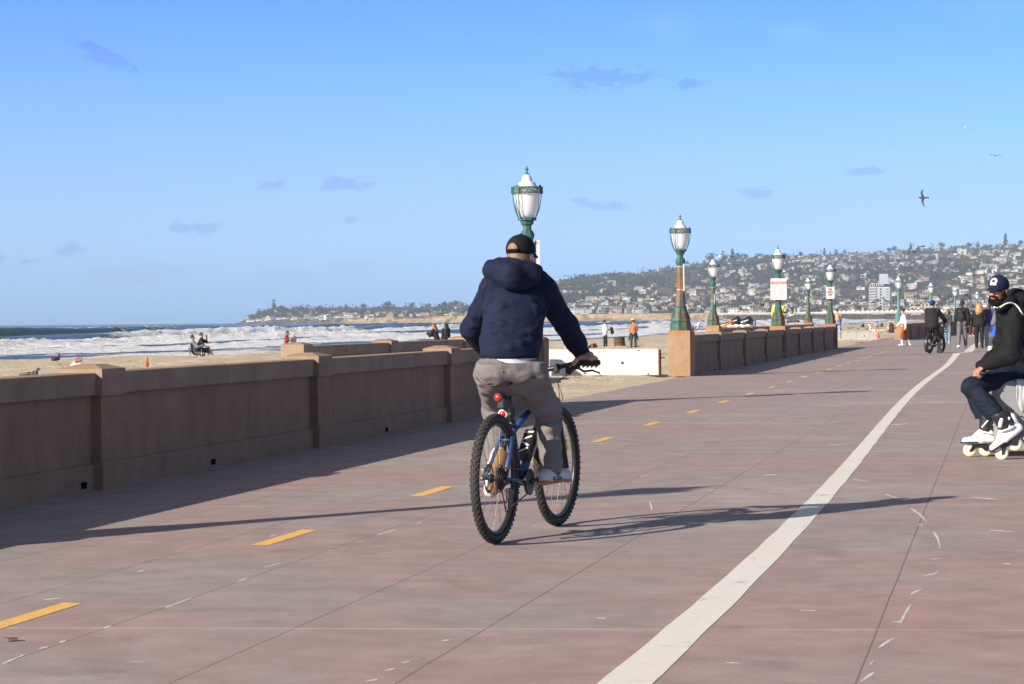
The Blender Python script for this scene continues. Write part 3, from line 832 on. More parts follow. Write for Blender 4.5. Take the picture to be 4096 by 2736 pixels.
b.tube([(-.028, -.0045, .142), (-.012, -.0045, .175), (.018, -.0045, .175), (.028, -.0045, .142)], .004, 4); b.tube([(-.012, -.0045, .175), (.0, -.0045, .145), (.018, -.0045, .175)], .004, 4)
b.build('bicycle_symbol', m_black, sr)
for k, (tx, m_) in enumerate((('E-BIKES AND', m_black), ('MOTOR DRIVEN', m_black), ('CYCLES', m_red), ('PROHIBITED', m_black), ('& CITED', m_black))):
    text(tx, .046, m_, sr, (0, -.005, .055 - k * .042), RX, sx=.8, bold=.001)
lines_of(sr, -.11, -.185, .22, 2, .026, m_gray, 9, h=.008)
# notices seen edge-on
def edge_sign(loc, rotz, w, h, label, seed):
    r = sign(loc, rotz, w, h, label)
    lines_of(r, -w * .38, h * .36, w * .76, int(h / .05), .042, m_gray, seed); lines_of(r, -w * .38, h * .42, w * .7, 1, .04, m_red, seed + 1, h=.03)
    return r
lp = P(2148, 1030, LP(T_L1).y - .02)
edge_sign(lp, R(-80), .42, .52, 'white notice turned nearly edge on beside the head of the cyclist with the black cap', 21)
lp = P(2731, 1110, LP(f0).y); edge_sign(lp, R(-86), .45, .62, 'white notice seen edge on along the right side of the rust brown lamp post', 31)
lp = P(2854, 1197, W(g0, -3.9).y); edge_sign(lp, R(-84), .42, .40, 'white notice seen edge on beside the lamp post left of the jet skis', 41)

# ------------------------------------------------------------------ white concrete barriers
m_bar = M('white_washed_concrete', (0.70, 0.66, 0.58), 0.8, 0.05, 3, bump=0.25, bscale=40, second=(0.45, 0.40, 0.32), thr=(0.70, 0.74), sscale=5)
m_dark = M('dark_hole', (0.09, 0.075, 0.06), 0.9, .2, 20)
m_steel = M('rusty_bracket', (0.10, 0.055, 0.03), 0.7, .3, 20)
def barrier(c, w, h, d, rotz, label, bracket=True):
    root = empty('concrete_barrier', c, rotz); tag(root, label, 'barrier')
    MB().box((0, 0, h / 2), (w, d, h), bev=.02).build('barrier_block', m_bar, root)
    b = MB(); 
    b.lathe([(.035, 0), (.035, .006)], 12, (w * .18, -d / 2 - .004, h * .48), (0, -1, 0)); b.build('lifting_eye', m_dark, root)
    b = MB()
    rnd = random.Random(3)
    for k in range(16):
        x, z = w * rnd.uniform(-.48, .48), h * rnd.choice([rnd.uniform(.02, .1), rnd.uniform(.9, .98), rnd.uniform(.1, .9)])
        n = 6; s = rnd.uniform(.008, .032)
        b.poly([(x + s * rnd.uniform(.5, 1.5) * math.cos(a), -d / 2 - .0025, z + s * rnd.uniform(.4, 1) * math.sin(a)) for a in [j * 6.28318 / n for j in range(n)]])
    for x0, z0, x1, z1 in ((-.02, .05, -.02, .97), (.30, .52, .5, .52), (.12, .30, .14, .42), (.24, .02, .245, .28), (-.3, .9, .4, .93), (.245, .28, .34, .285)):
        b.tube([(x0 * w, -d / 2 - .001, z0 * h), ((x0 + x1) / 2 * w + .006, -d / 2 - .001, (z0 + z1) / 2 * h), (x1 * w, -d / 2 - .001, z1 * h)], .0028, 4)
    b.build('chipped_spot', m_dark, root)
    if bracket:
        b = MB(); b.box((w / 2 + .012, 0, h / 2 - .01), (.018, d * .9, h * .93)); b.tube([(w / 2 + .02, -d * .3, h * .66), (w / 2 + .13, -d * .3, h * .66)], .018, 6); b.build('steel_end_bracket', m_steel, root)
    return root
c0, c1 = G(2190, 1503), G(2641, 1501)
barrier((c0 + c1) / 2 + V3((0, .2, 0)), (c1 - c0).length, .60, .38, math.atan2(c1.y - c0.y, c1.x - c0.x), 'large white concrete barrier closing the gap in the seawall right of the cyclist')
c0, c1 = G(3345, 1363), G(3504, 1361)
barrier((c0 + c1) / 2 + V3((0, .2, 0)), (c1 - c0).length, .50, .38, math.atan2(c1.y - c0.y, c1.x - c0.x), 'long low white concrete barrier past the end of the wall with the bicycle sign', False)
# ------------------------------------------------------------------ headland and hills
HPX = [955, 1000, 1100, 1300, 1600, 1850, 2100, 2222, 2300, 2450, 2600, 2750, 2850, 3000, 3050, 3160, 3300, 3450, 3600, 3800, 3900, 4030, 4300]
HSKY = [1292, 1270, 1247, 1244, 1243, 1236, 1190, 1136, 1124, 1108, 1094, 1072, 1056, 1042, 1032, 1034, 1020, 1012, 1010, 998, 994, 988, 980]
HZ0 = [3900, 3850, 3750, 3550, 3250, 3000, 2800, 2700, 2650, 2600, 2550, 2500, 2450, 2350, 2320, 2280, 2240, 2200, 2100, 1900, 1800, 1700, 1500]
HZ1 = [4000, 4150, 4250, 4300, 4300, 4300, 4300, 4300, 4350, 4400, 4450, 4500, 4500, 4500, 4500, 4550, 4600, 4600, 4600, 4600, 4600, 4600, 4600]
HYC = [1292, 1285, 1280, 1275, 1268, 1262, 1259, 1257, 1256, 1255, 1253, 1252, 1252, 1250, 1250, 1250, 1252, 1258, 1260, 1261, 1262, 1262, 1263]
HYT = [1292, 1280, 1270, 1266, 1262, 1256, 1244, 1234, 1228, 1225, 1222, 1220, 1219, 1222, 1222, 1226, 1230, 1232, 1234, 1236, 1238, 1240, 1240]
def hill_pt(px, u):
    """u: 0 shore, .06 cliff top, .3 terrace, 1 skyline, >1 behind"""
    z0, z1 = np.interp(px, HPX, HZ0), np.interp(px, HPX, HZ1)
    zc = z0 + 28; zt = z0 + (z1 - z0) * .30
    hs = [-3.0, None, None, None]
    yc, yt, ys = np.interp(px, HPX, HYC), np.interp(px, HPX, HYT), np.interp(px, HPX, HSKY)
    H = lambda py, z: CAMZ + (1281 - math.tan(R(-ROLL)) * (px - 2048) - py) / FPX * z
    Z = np.where(u < .06, z0 + (zc - z0) * u / .06, np.where(u < .3, zc + (zt - zc) * (u - .06) / .24, np.where(u < 1, zt + (z1 - zt) * (u - .3) / .7, z1 + (u - 1) * 2500)))
    hc, ht, hs = np.maximum(H(yc, zc), -2), H(yt, zt), H(ys, z1)
    k = np.clip((u - .3) / .7, 0, 1); k = k ** 0.86
    h = np.where(u < .06, -3 + (hc + 3) * np.clip(u / .05, 0, 1), np.where(u < .3, hc + (ht - hc) * (u - .06) / .24, np.where(u < 1, ht + (hs - ht) * k, hs - (u - 1) * 260)))
    X = (px - 2048) / FPX * Z
    amp = np.clip((u - .08) / .2, 0, 1) * np.clip((1.0 - u) / .12, 0, 1)
    gully = np.abs(fbm(X * .0042 + Z * .0016, Z * .0009, 0, 3, 51))
    h = h - amp * (gully * 26 - 9) * np.clip((px - 1900) / 500, .12, 1) + amp * fbm(X * .02, Z * .02, 0, 3, 52) * 2.0
    return X, Z, h
def hill_at(px, u):
    a, b, c = hill_pt(np.array([float(px)]), np.array([float(u)]))
    return V3((float(a[0]), float(b[0]), float(c[0])))
def hills():
    px = np.arange(945, 4330, 4.0)
    u = np.concatenate([np.linspace(0, .07, 10), np.linspace(.085, .3, 22), np.linspace(.315, 1, 70), [1.05, 1.15, 1.3]])
    PX, U = np.meshgrid(px, u, indexing='ij')
    X, Z, H = hill_pt(PX, U)
    # cliff gullies push the face back and forth
    cl = np.clip(1 - np.abs(U - .03) / .035, 0, 1)
    Z = Z + cl * (fbm(X * .018, 0, 0, 4, 61) * 26 + np.abs(vnoise(X * .03, 0, 0, 62)) * 16)
    v = np.stack([X, Z, H], -1).reshape(-1, 3)
    n, m = PX.shape
    i = np.arange(n * m).reshape(n, m)
    f = np.stack([i[:-1, :-1], i[1:, :-1], i[1:, 1:], i[:-1, 1:]], -1).reshape(-1, 4)
    mt, nt, b = newmat('hillside')
    me = npmesh('hills', v, f, [mt])
    at = me.attributes.new('cliff', 'FLOAT', 'POINT')
    at.data.foreach_set('value', (np.clip((0.062 - U) / .012, 0, 1) * np.clip((PX - 1250) / 300, .35, 1) * np.clip((2950 - PX) / 120, .12, 1)).ravel().astype(np.float32))
    co = objco(nt)
    ca = nt.nodes.new('ShaderNodeAttribute'); ca.attribute_name = 'cliff'
    c = ramp(nt, noise(nt, .012, co, 8, 0.66), [(0.32, (0.045, 0.042, 0.027)), (0.5, (0.082, 0.071, 0.045)), (0.66, (0.14, 0.112, 0.070)), (0.8, (0.20, 0.165, 0.11))])
    c = mixc(nt, 1.0, c, ramp(nt, noise(nt, .09, co, 6, 0.7), [(0.3, 0.62), (0.7, 1.25)]), 'MULTIPLY')
    cc = ramp(nt, noise(nt, 1.0, mapping(nt, co, (.05, .05, .16)), 7, 0.68), [(0.3, (0.20, 0.135, 0.075)), (0.5, (0.40, 0.285, 0.165)), (0.72, (0.50, 0.39, 0.25))])
    scr = noise(nt, 1.0, mapping(nt, co, (.02, .02, .06)), 5, 0.6)
    cc = mixc(nt, ramp(nt, scr, [(0.55, 0.0), (0.64, 0.8)]), cc, (0.06, 0.06, 0.03))
    edge = ramp(nt, mth(nt, 'ADD', ca.outputs['Fac'], mth(nt, 'MULTIPLY', mth(nt, 'SUBTRACT', noise(nt, .06, co, 5, .7), .5), .9)), [(0.38, 0.0), (0.5, 1.0)])
    nt.links.new(mixc(nt, edge, c, cc), b.inputs['Base Color'])
    b.inputs['Roughness'].default_value = 0.95; b.inputs['Specular IOR Level'].default_value = 0.1
    bumpn(nt, b, noise(nt, .12, co, 7, 0.7), 1.0, 4.0)
    tag(link('hills', me), kind='structure')
    # a paler hill standing behind the point
    mb = MB(); top = [(985, 1291), (1010, 1278), (1040, 1266), (1075, 1258), (1120, 1256), (1200, 1262), (1300, 1275), (1400, 1289)]
    a = [P(x, y, 5600) for x, y in top]; g = [V3((p.x, 5500, -4)) for p in a]; e = [V3((p.x, 6300, -4)) for p in a]
    for q in range(len(a) - 1):
        mb._f([mb.bm.verts.new(p) for p in (g[q], g[q + 1], a[q + 1], a[q])]); mb._f([mb.bm.verts.new(p) for p in (a[q], a[q + 1], e[q + 1], e[q])])
    tag(mb.build('distant_hill', M('distant_brush', (0.05, 0.055, 0.035), .95, .3, .02)), kind='structure')
hills()

# ------------------------------------------------------------------ houses
HM = {}
for n_, c_ in (('white_render', (0.56, 0.55, 0.53)), ('cream_render', (0.47, 0.42, 0.33)), ('grey_render', (0.33, 0.33, 0.325)), ('sand_render', (0.38, 0.31, 0.225)), ('pink_render', (0.50, 0.30, 0.23))):
    HM[n_] = M(n_, c_, .85, .06, .3)
RM = [M('grey_shingle', (0.16, 0.15, 0.145), .9, .2, .5), M('brown_tile', (0.22, 0.145, 0.10), .9, .2, .5), M('pale_roof', (0.34, 0.33, 0.31), .9, .1, .5), M('clay_tile', (0.30, 0.14, 0.085), .9, .2, .5)]
m_win = M('dark_glass', (0.03, 0.035, 0.045), .15, .3, .6)
def house_mesh(kind, rnd):
    """unit house about 14 m wide; front faces -y. materials: wall, roof, window"""
    b = MB(); w = rnd.uniform(11, 20); d = rnd.uniform(8, 12); st = 1 if kind in (0, 4) else 2
    h = 3.1 * st
    def block(cx, cy, w, d, h, roof, z0=0.0):
        b.mat(0).box((cx, cy, z0 + h / 2 - 1.2), (w, d, h + 2.4))
        if roof == 'flat':
            b.mat(1).box((cx, cy, z0 + h + .15), (w + .8, d + .8, .28))
        else:
            o = .7; r = rnd.uniform(1.3, 2.0); i = d * .5 if roof == 'hip' else 0.01
            W2, D2 = w / 2 + o, d / 2 + o; zt = z0 + h
            q = [V3((cx - W2, cy - D2, zt)), V3((cx + W2, cy - D2, zt)), V3((cx + W2, cy + D2, zt)), V3((cx - W2, cy + D2, zt)), V3((cx - W2 + i, cy, zt + r)), V3((cx + W2 - i, cy, zt + r))]
            b.mat(1)
            for f in ((0, 1, 5, 4), (2, 3, 4, 5), (1, 2, 5), (3, 0, 4), (3, 2, 1, 0)): b.poly([q[k] for k in f])
        n = max(2, int(w / 3.2)); b.mat(2)
        for s in range(max(1, int(round(h / 3.1)))):
            for k in range(n):
                if rnd.random() < .22: continue
                x = cx - w / 2 + (k + .5) * w / n
                b.box((x, cy - d / 2 - .03, z0 + 1.55 + 3.1 * s), (w / n * rnd.uniform(.4, .75), .1, rnd.uniform(1.1, 1.9)))
        b.box((cx - w / 2 - .03, cy, z0 + 1.5), (.1, d * .4, 1.3))
    if kind == 0: block(0, 0, w, d, h, 'hip')
    elif kind == 1: block(0, 0, w, d, h, 'flat'); block(w * .22, 1.5, w * .45, d * .7, 2.8, 'flat', h)
    elif kind == 2: block(0, 0, w, d, h, 'gable'); block(-w * .45, -d * .2, w * .5, d * .8, 3.0, 'hip')
    elif kind == 3:
        block(0, 0, w, d, h, 'flat'); b.mat(0).box((0, -d / 2 - 1.2, 3.05), (w * .9, 2.4, .25)); b.box((0, -d / 2 - 2.35, 3.6), (w * .9, .1, .9))
    elif kind == 4: block(0, 0, w * 1.25, d, h, 'flat'); block(-w * .4, -1, w * .5, d, 3.0, 'gable', 0)
    else: block(0, 0, w * .8, d, 6.2, 'hip'); block(w * .55, 1, w * .5, d * .8, 3.1, 'gable')
    return b
HV = []
WN = {'white_render': 'white', 'cream_render': 'cream', 'grey_render': 'grey', 'sand_render': 'sandy', 'pink_render': 'pinkish'}
KN = ['{} bungalow', '{} house with a smaller top floor', 'gabled {} house with a side wing', '{} house with a long front balcony', 'long low {} house', 'tall {} house with a low wing']
def mk_houses():
    rnd = random.Random(11)
    for kind in range(6):
        for wn, wt in (('white_render', 3), ('cream_render', 2), ('grey_render', 1), ('sand_render', 1)):
            rm = rnd.choice(RM[:3])
            HV.append((house_mesh(kind, rnd).mesh('house', [HM[wn], rm, m_win]), KN[kind].format(WN[wn]) + ' ' + 'under a ' + {'grey_shingle': 'grey', 'brown_tile': 'brown', 'pale_roof': 'pale'}[rm.name] + ' roof', wt))
    HV.append((house_mesh(2, rnd).mesh('house', [HM['pink_render'], RM[3], m_win]), KN[2].format('pinkish') + ' under a clay roof', .5))
mk_houses()
# where houses stand: rows that follow the slope, thinned by wooded canyons
def house_spots():
    rnd = random.Random(5); out = []
    tries = 0
    while len(out) < 1350 and tries < 30000:
        tries += 1
        px = rnd.uniform(1000, 4096) if rnd.random() < .8 else rnd.uniform(1000, 1900)
        if px < 2215:
            if px > 1900: continue
            u = rnd.choice([rnd.uniform(.07, .3), rnd.uniform(.1, .6), rnd.uniform(.1, .95)])
        else:
            u = rnd.choice([rnd.uniform(.075, .3), rnd.uniform(.3, 1.0), rnd.uniform(.3, 1.0), rnd.uniform(.45, 1.0)])
        u = round(u * 44) / 44 + rnd.uniform(-.004, .004)
        X, Z, H = [float(a[0]) for a in hill_pt(np.array([px]), np.array([u]))]
        k = float(fbm(np.array([X * .0035]), np.array([Z * .0022]), 0, 2, 77)[0])
        py = hor(px) - (H - CAMZ) / Z * FPX
        dens = 0.75 if u < .3 else .35 + .6 * np.clip((px - 2450) / 700, 0, 1)
        if px > 2215 and px < 2700 and .32 < u < .9: dens *= .25
        if px < 2215: dens = .95
        elif k < -.12: dens *= .2
        if rnd.random() > dens: continue
        if any(abs(px - a[0]) < 13 and abs(py - a[1]) < 4 for a in out): continue
        out.append((px, py, X, Z, H, u))
    return out
HS = house_spots()
def place_houses():
    rnd = random.Random(23)
    idx = sorted(range(len(HS)), key=lambda i: HS[i][3])          # the nearest show largest
    order = idx[:300]
    rest = idx[300:]
    pool = []
    for v in HV: pool += [v] * int(v[2] * 2)
    for i in order:
        px, py, X, Z, H, u = HS[i]
        me, lb, _ = rnd.choice(pool)
        o = link('house', me, None, (X, Z, H + .2), -math.atan2(X, Z) + rnd.gauss(-.15, .38))
        s = rnd.uniform(.55, .9); o.scale = (s, s, s * rnd.uniform(.85, 1.05))
        zone = 'on the long hillside across the bay' if px > 2215 else 'on the low headland behind the surf'
        row = 'low near the shore' if u < .3 else 'among dark trees'
        lab = lb + (' on the hillside' if px > 2215 else ' on the low headland')
        tag(o, lab, 'house', lab)
    b = {}
    vs_, fs_, ms_ = [], [], []; nv = 0
    mats = [HM['white_render'], HM['cream_render'], HM['grey_render'], HM['sand_render']] + RM[:3] + [m_win]
    cache = {}
    for v in HV:
        me = v[0]
        if len(me.polygons) == 0: continue
        co = np.zeros(len(me.vertices) * 3, np.float32); me.vertices.foreach_get('co', co)
        me.calc_loop_triangles()
        tri = np.zeros(len(me.loop_triangles) * 3, np.int32); me.loop_triangles.foreach_get('vertices', tri)
        mi = np.array([t.material_index for t in me.loop_triangles], np.int32)
        mm = np.array([mats.index(m) if m in mats else 0 for m in me.materials])
        cache[me.name] = (co.reshape(-1, 3), tri.reshape(-1, 3), mm[mi])
    for i in rest:
        px, py, X, Z, H, u = HS[i]
        me = rnd.choice(pool)[0]
        co, tri, mi = cache[me.name]
        a = -math.atan2(X, Z) + rnd.gauss(-.15, .38); s = rnd.uniform(.5, .85)
        c_, s_ = math.cos(a) * s, math.sin(a) * s
        q = np.stack([co[:, 0] * c_ - co[:, 1] * s_ + X, co[:, 0] * s_ + co[:, 1] * c_ + Z, co[:, 2] * s + H + .2], -1)
        vs_.append(q); fs_.append(tri + nv); ms_.append(mi); nv += len(q)
    me = npmesh('far_houses', np.concatenate(vs_), np.concatenate(fs_), mats, False, np.concatenate(ms_))
    tag(link('far_houses', me), kind='stuff')
place_houses()

# ------------------------------------------------------------------ trees
def crown_geo(rnd, kind, nleaf):
    """leaf-clump quads through the crown's volume; unit tree about 10 m high"""
    V, F = [], []
    if kind == 'cone': lobes = [(0, 0, 2.2 + k * 1.3, 2.7 * (1 - k / 7.5)) for k in range(7)]
    elif kind == 'round': lobes = [(rnd.uniform(-1.9, 1.9), rnd.uniform(-1.9, 1.9), rnd.uniform(4.0, 8.0), rnd.uniform(1.6, 2.6)) for _ in range(8)]
    elif kind == 'wide': lobes = [(rnd.uniform(-4, 4), rnd.uniform(-2.5, 2.5), rnd.uniform(3.0, 5.5), rnd.uniform(1.5, 2.5)) for _ in range(9)]
    else: lobes = [(rnd.uniform(-1, 1), rnd.uniform(-1, 1), rnd.uniform(2, 11), rnd.uniform(1.0, 1.7)) for _ in range(10)]
    for _ in range(nleaf):
        x, y, z, r = rnd.choice(lobes)
        d = V3((rnd.gauss(0, 1), rnd.gauss(0, 1), rnd.gauss(0, 1))).normalized()
        c = V3((x, y, z)) + d * r * rnd.uniform(.55, 1.05)
        n = (d + V3((rnd.uniform(-.6, .6), rnd.uniform(-.6, .6), rnd.uniform(-.2, .8)))).normalized()
        a = n.orthogonal().normalized(); b = n.cross(a)
        s = rnd.uniform(.45, .95)
        i = len(V)
        V += [c + a * s, c + b * s * .8, c - a * s, c - b * s * .8 + n * s * .3]
        F.append((i, i + 1, i + 2, i + 3))
    return V, F
LEAF = [M('dark_foliage', (0.018, 0.026, 0.013), .8, .5, .35), M('olive_foliage', (0.032, 0.038, 0.017), .8, .5, .35), M('blue_green_foliage', (0.03, 0.045, 0.03), .8, .5, .35), M('dry_foliage', (0.075, 0.07, 0.033), .8, .4, .35)]
m_bark = M('bark', (0.09, 0.07, 0.05), .9, .3, 1)
TV = []
def mk_trees():
    rnd = random.Random(3)
    for kind, nm, mi in (('round', 'rounded dark green tree', 0), ('round', 'rounded olive tree', 1), ('wide', 'broad low spreading tree', 0), ('wide', 'broad olive green tree', 1), ('cone', 'pointed conifer', 2), ('tall', 'tall ragged eucalyptus', 2), ('round', 'dry brownish tree', 3)):
        V, F = crown_geo(rnd, kind, 150)
        crown = npmesh('crown', [tuple(p) for p in V], F, [LEAF[mi]], True)
        tr = MB().tube([(0, 0, -1.5), (.1, 0, 1.5), (0, .1, 5.5)], [.4, .3, .12], 6)
        for k in range(3):
            a = rnd.uniform(0, 6.3); tr.tube([(0, 0, 2 + k * .6), (math.cos(a) * 1.6, math.sin(a) * 1.6, 4.6 + k * .5)], [.18, .06], 5)
        TV.append((crown, tr.mesh('trunk', [m_bark]), nm, (V, F, mi)))
mk_trees()
def palm_meshes(rnd):
    h = 12
    tr = MB().tube([(0, 0, -1), (.15, 0, 4), (.1, .1, 8), (0, 0, h)], [.32, .24, .2, .2], 6)
    V, F = [], []
    for k in range(26):
        a = rnd.uniform(0, 6.28); el = rnd.uniform(-.9, 1.2); l = rnd.uniform(1.7, 2.5)
        p = V3((0, 0, h)); d = V3((math.cos(a) * math.cos(el), math.sin(a) * math.cos(el), math.sin(el)))
        s = V3((-math.sin(a), math.cos(a), 0)) * .32
        q = p + d * l * .55; e = p + d * l + V3((0, 0, -.5 * l * .5))
        i = len(V); V += [p, q + s, e, q - s]; F.append((i, i + 1, i + 2, i + 3))
    return npmesh('crown', [tuple(v) for v in V], F, [LEAF[0]], True), tr.mesh('trunk', [m_bark])
def tree(kind, loc, s, label, group, sz=None):
    c, t, nm, _ = TV[kind]
    root = empty('tree', loc, random.uniform(0, 6.28)); root.scale = (s, s, sz or s)
    tag(root, label, 'tree', group)
    link('crown', c, root); link('trunk', t, root)
    return root
def place_trees():
    rnd = random.Random(31)
    # skyline trees first: they show against the sky
    sky = []
    for px, h, kd in ((1097, 22, 5), (1085, 9, 0), (1110, 8, 0), (1455, 18, 0), (1550, 20, 0), (1600, 14, 2), (1650, 16, 0), (1690, 14, 2), (1780, 16, 0), (1825, 18, 0), (1730, 12, 2),
                      (2252, 8, 2), (2338, 8, 0), (2380, 8, 2), (2498, 10, 0), (2590, 8, 2), (2842, 24, 0), (2894, 22, 5), (2905, 18, 0), (2932, 27, 4), (2920, 14, 2), (2958, 20, 0), (2985, 18, 0), (3010, 12, 2), (3073, 14, 2), (3105, 12, 0), (3140, 14, 0), (3160, 12, 2), (3185, 15, 2), (3205, 15, 0), (3300, 16, 4),
                      (3350, 8, 0), (3430, 8, 0), (3490, 9, 2), (3560, 14, 0), (3580, 16, 0), (3600, 14, 2), (3645, 20, 5), (3680, 10, 0), (3720, 9, 2), (3770, 18, 0), (3830, 14, 2), (3850, 16, 2), (3880, 15, 0), (3915, 14, 5), (3960, 13, 2), (4000, 14, 2), (4025, 26, 4), (4050, 14, 2), (4085, 15, 0), (3420, 10, 2), (3250, 9, 0), (3280, 9, 2), (2420, 7, 0), (2680, 9, 2), (2720, 9, 0), (2780, 9, 2)):
        sky.append((px, .985, h, kd))
    for _ in range(70): sky.append((rnd.uniform(1090, 1880), rnd.uniform(.25, .97), rnd.uniform(8, 17), rnd.choice([0, 0, 1, 2, 3])))
    n = 0
    for px, u, h, kd in sky:
        p = hill_at(px, u)
        tree(kd, p - V3((0, 0, 1)), h / 10 * rnd.uniform(.9, 1.1), TV[kd][2] + (' on the crest of the long hill against the sky' if px > 2215 else ' on the headland against the sky'), TV[kd][2] + ' on the skyline')
        n += 1
    spots = []
    for _ in range(7500):
        px = rnd.uniform(1000, 4110)
        if 1890 < px < 2215: continue
        u = rnd.uniform(.066, 1.0) if px > 2215 else rnd.uniform(.12, 1.0)
        spots.append((px, u))
    spots.sort(key=lambda q: q[1])
    near, rest = spots[:230], spots[230:]
    for px, u in near:
        p = hill_at(px, u); kd = rnd.choice([0, 0, 1, 2, 2, 3, 5, 6])
        tree(kd, p - V3((0, 0, .5)), rnd.uniform(.4, .8), TV[kd][2] + ' between the shore houses under the hill', 'trees between the shore houses')
    Vs, Fs, Ms, nv = [], [], [], 0
    g = [(np.array([tuple(p) for p in t[3][0]], np.float32), np.array(t[3][1], np.int32), t[3][2]) for t in TV]
    small = []
    for V, F, mi in g:
        small.append((V.reshape(-1, 4, 3)[::2].reshape(-1, 3) * 1.0, np.arange(len(F[::2]) * 4).reshape(-1, 4), mi))
    for px, u in rest:
        X, Z, H = hill_at(px, u)
        k = float(fbm(np.array([X * .0035]), np.array([Z * .0022]), 0, 2, 77)[0])
        kk = float(vnoise(np.array([X * .008]), np.array([Z * .008]), 0, 99)[0])
        if k > -.12 and kk < -.15 and px < 2700 and .32 < u: continue
        V, F, mi = small[rnd.choice([0, 0, 1, 2, 2, 3, 5, 6])]
        a = rnd.uniform(0, 6.28); s = rnd.uniform(.6, 1.25) * (1.2 if k < -.12 else .95)
        c_, s_ = math.cos(a) * s, math.sin(a) * s
        Vs.append(np.stack([V[:, 0] * c_ - V[:, 1] * s_ + X, V[:, 0] * s_ + V[:, 1] * c_ + Z, V[:, 2] * s * .85 + H - 1], -1)); Fs.append(F + nv); nv += len(V); Ms.append(np.full(len(F), mi))
    me = npmesh('far_trees', np.concatenate(Vs), np.concatenate(Fs), LEAF, True, np.concatenate(Ms))
    tag(link('far_trees', me), kind='stuff')
    # palms
    pv_ = [palm_meshes(rnd) for _ in range(3)]
    def palm(px, u, h, lb, dz=0):
        p = hill_at(px, u); c, t = rnd.choice(pv_)
        r = empty('palm_tree', p, rnd.uniform(0, 6)); r.scale = (h / 12 * .9 * rnd.uniform(.8, 1.1),) * 2 + (h / 12,)
        tag(r, lb, 'palm tree', 'palms standing against the sky' if 'sky' in lb else 'palms by the shore buildings')
        link('crown', c, r); link('trunk', t, r)
    for _ in range(62):
        px = rnd.uniform(1150, 1870)
        palm(px, rnd.uniform(.9, 1.0), rnd.uniform(8, 15), 'slender palm on the low headland against the sky')
    for px in (965, 972, 982): palm(px + 12, .9, 7, 'small palm at the tip of the headland against the sky')
    for px in (2262, 2275, 2300, 2553, 2565, 2572, 2577, 2698, 3268, 3285, 3355, 3383, 3655, 3672, 3676, 3695, 3730, 3735, 3752, 3870, 3897, 3902): palm(px, .99, rnd.uniform(9, 15), 'palm on the crest of the long hill against the sky')
    for px in (3492, 3500, 3506, 3515, 3536, 3542, 3550, 3446, 3470, 3585, 3660, 3700, 3705, 3760, 3800, 3812, 3824, 3850, 3870, 3882): palm(px, rnd.uniform(.07, .12), rnd.uniform(11, 17), 'palm standing by the shore buildings right of the pier')
place_trees()

# ------------------------------------------------------------------ buildings that stand out
def tower():
    y = 2330
    p = P(3478, 1262, y)
    root = empty('tower_block', (p.x, y, hz(3478, 1264, y)), -.12); tag(root, 'tall white hotel tower with grey side panels and rows of balconies by the shore', 'tower block')
    k = y / FPX
    W1, H1 = 48 * k, 118 * k            # balcony face and main face
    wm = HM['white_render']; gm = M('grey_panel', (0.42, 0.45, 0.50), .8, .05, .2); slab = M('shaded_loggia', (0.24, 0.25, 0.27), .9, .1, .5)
    a, b_, c = 26 * k, 54 * k, 14 * k
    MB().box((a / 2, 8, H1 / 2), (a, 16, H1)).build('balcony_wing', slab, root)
    m = MB()
    for i in range(11):
        m.box((a / 2, -.4, (i + .45) * H1 / 11), (a + .6, 1.6, H1 / 11 * .42))
    m.build('balcony', wm, root)
    m = MB(); m.mat(0).box((a + b_ / 2, 8.5, H1 * .49), (b_, 16, H1 * .98)); m.mat(1)
    for x0, w in ((.03, .27), (.42, .36)): m.box((a + b_ * (x0 + w / 2), .35, H1 * .48), (b_ * w, .4, H1 * .93))
    m.mat(2)
    for i in range(10):
        m.box((a + b_ * .35, .3, (i + .55) * H1 * .95 / 10), (b_ * .08, .45, 1.7)); m.box((a + b_ * .87, .3, (i + .55) * H1 * .95 / 10), (b_ * .09, .45, 1.0))
    m.build('main_block', [wm, gm, m_win], root)
    MB().box((a + b_ + c / 2 - 2, 9, H1 * .54), (c, 14, H1 * 1.08)).build('stair_tower', wm, root)
    MB().box((a + b_ * .42, 9, H1 * 1.0 + .8), (b_ * 1.15 + a * .9, 15, 3.4)).build('top_floor', m_win, root)
    m = MB()
    for i in range(7): m.box((1 + i * 2.2, .5, H1 + 1.4), (.9, .9, 2.6))
    m.build('roof_post', wm, root)
    MB().box((a + b_ * .60, 10, H1 + 7), (b_ * .62, 12, 12)).build('plant_room', gm, root)
tower()
def block(px0, px1, py0, py1, y, label, mat, win=(3, 3), roof=None, depth=14):
    p0, p1 = P(px0, py1, y), P(px1, py0, y); w = p1.x - p0.x; h = (py1 - py0) / FPX * y
    root = empty('apartment_building', ((p0.x + p1.x) / 2, y, p0.z), -.1); tag(root, label, 'building')
    MB().box((0, depth / 2, h / 2), (w, depth, h)).build('wall', mat, root)
    MB().box((0, depth / 2, h + .2), (w + 1, depth + 1, .5)).build('roof', roof or RM[2], root)
    for i in range(win[0]):
        for j in range(win[1]):
            MB().box((-w / 2 + (i + .5) * w / win[0], -.05, (j + .55) * h / win[1]), (w / win[0] * .5, .2, h / win[1] * .45)).build('window', m_win, root)
    return root
block(3642, 3742, 1215, 1255, 2100, 'wide cream three storey building on the shore behind the bike rider with the blue cap', HM['cream_render'], (7, 3))
block(3695, 3748, 1202, 1216, 2150, 'small cream upper building above the wide shore building', HM['cream_render'], (4, 1))
block(3622, 3662, 1170, 1196, 2300, 'tan apartment building with a clay roof right of the pale teal lamp post', HM['sand_render'], (4, 2), RM[3])
block(3680, 3712, 1172, 1190, 2300, 'smaller tan apartment building behind the second pale teal lamp post', HM['sand_render'], (3, 2), RM[3])
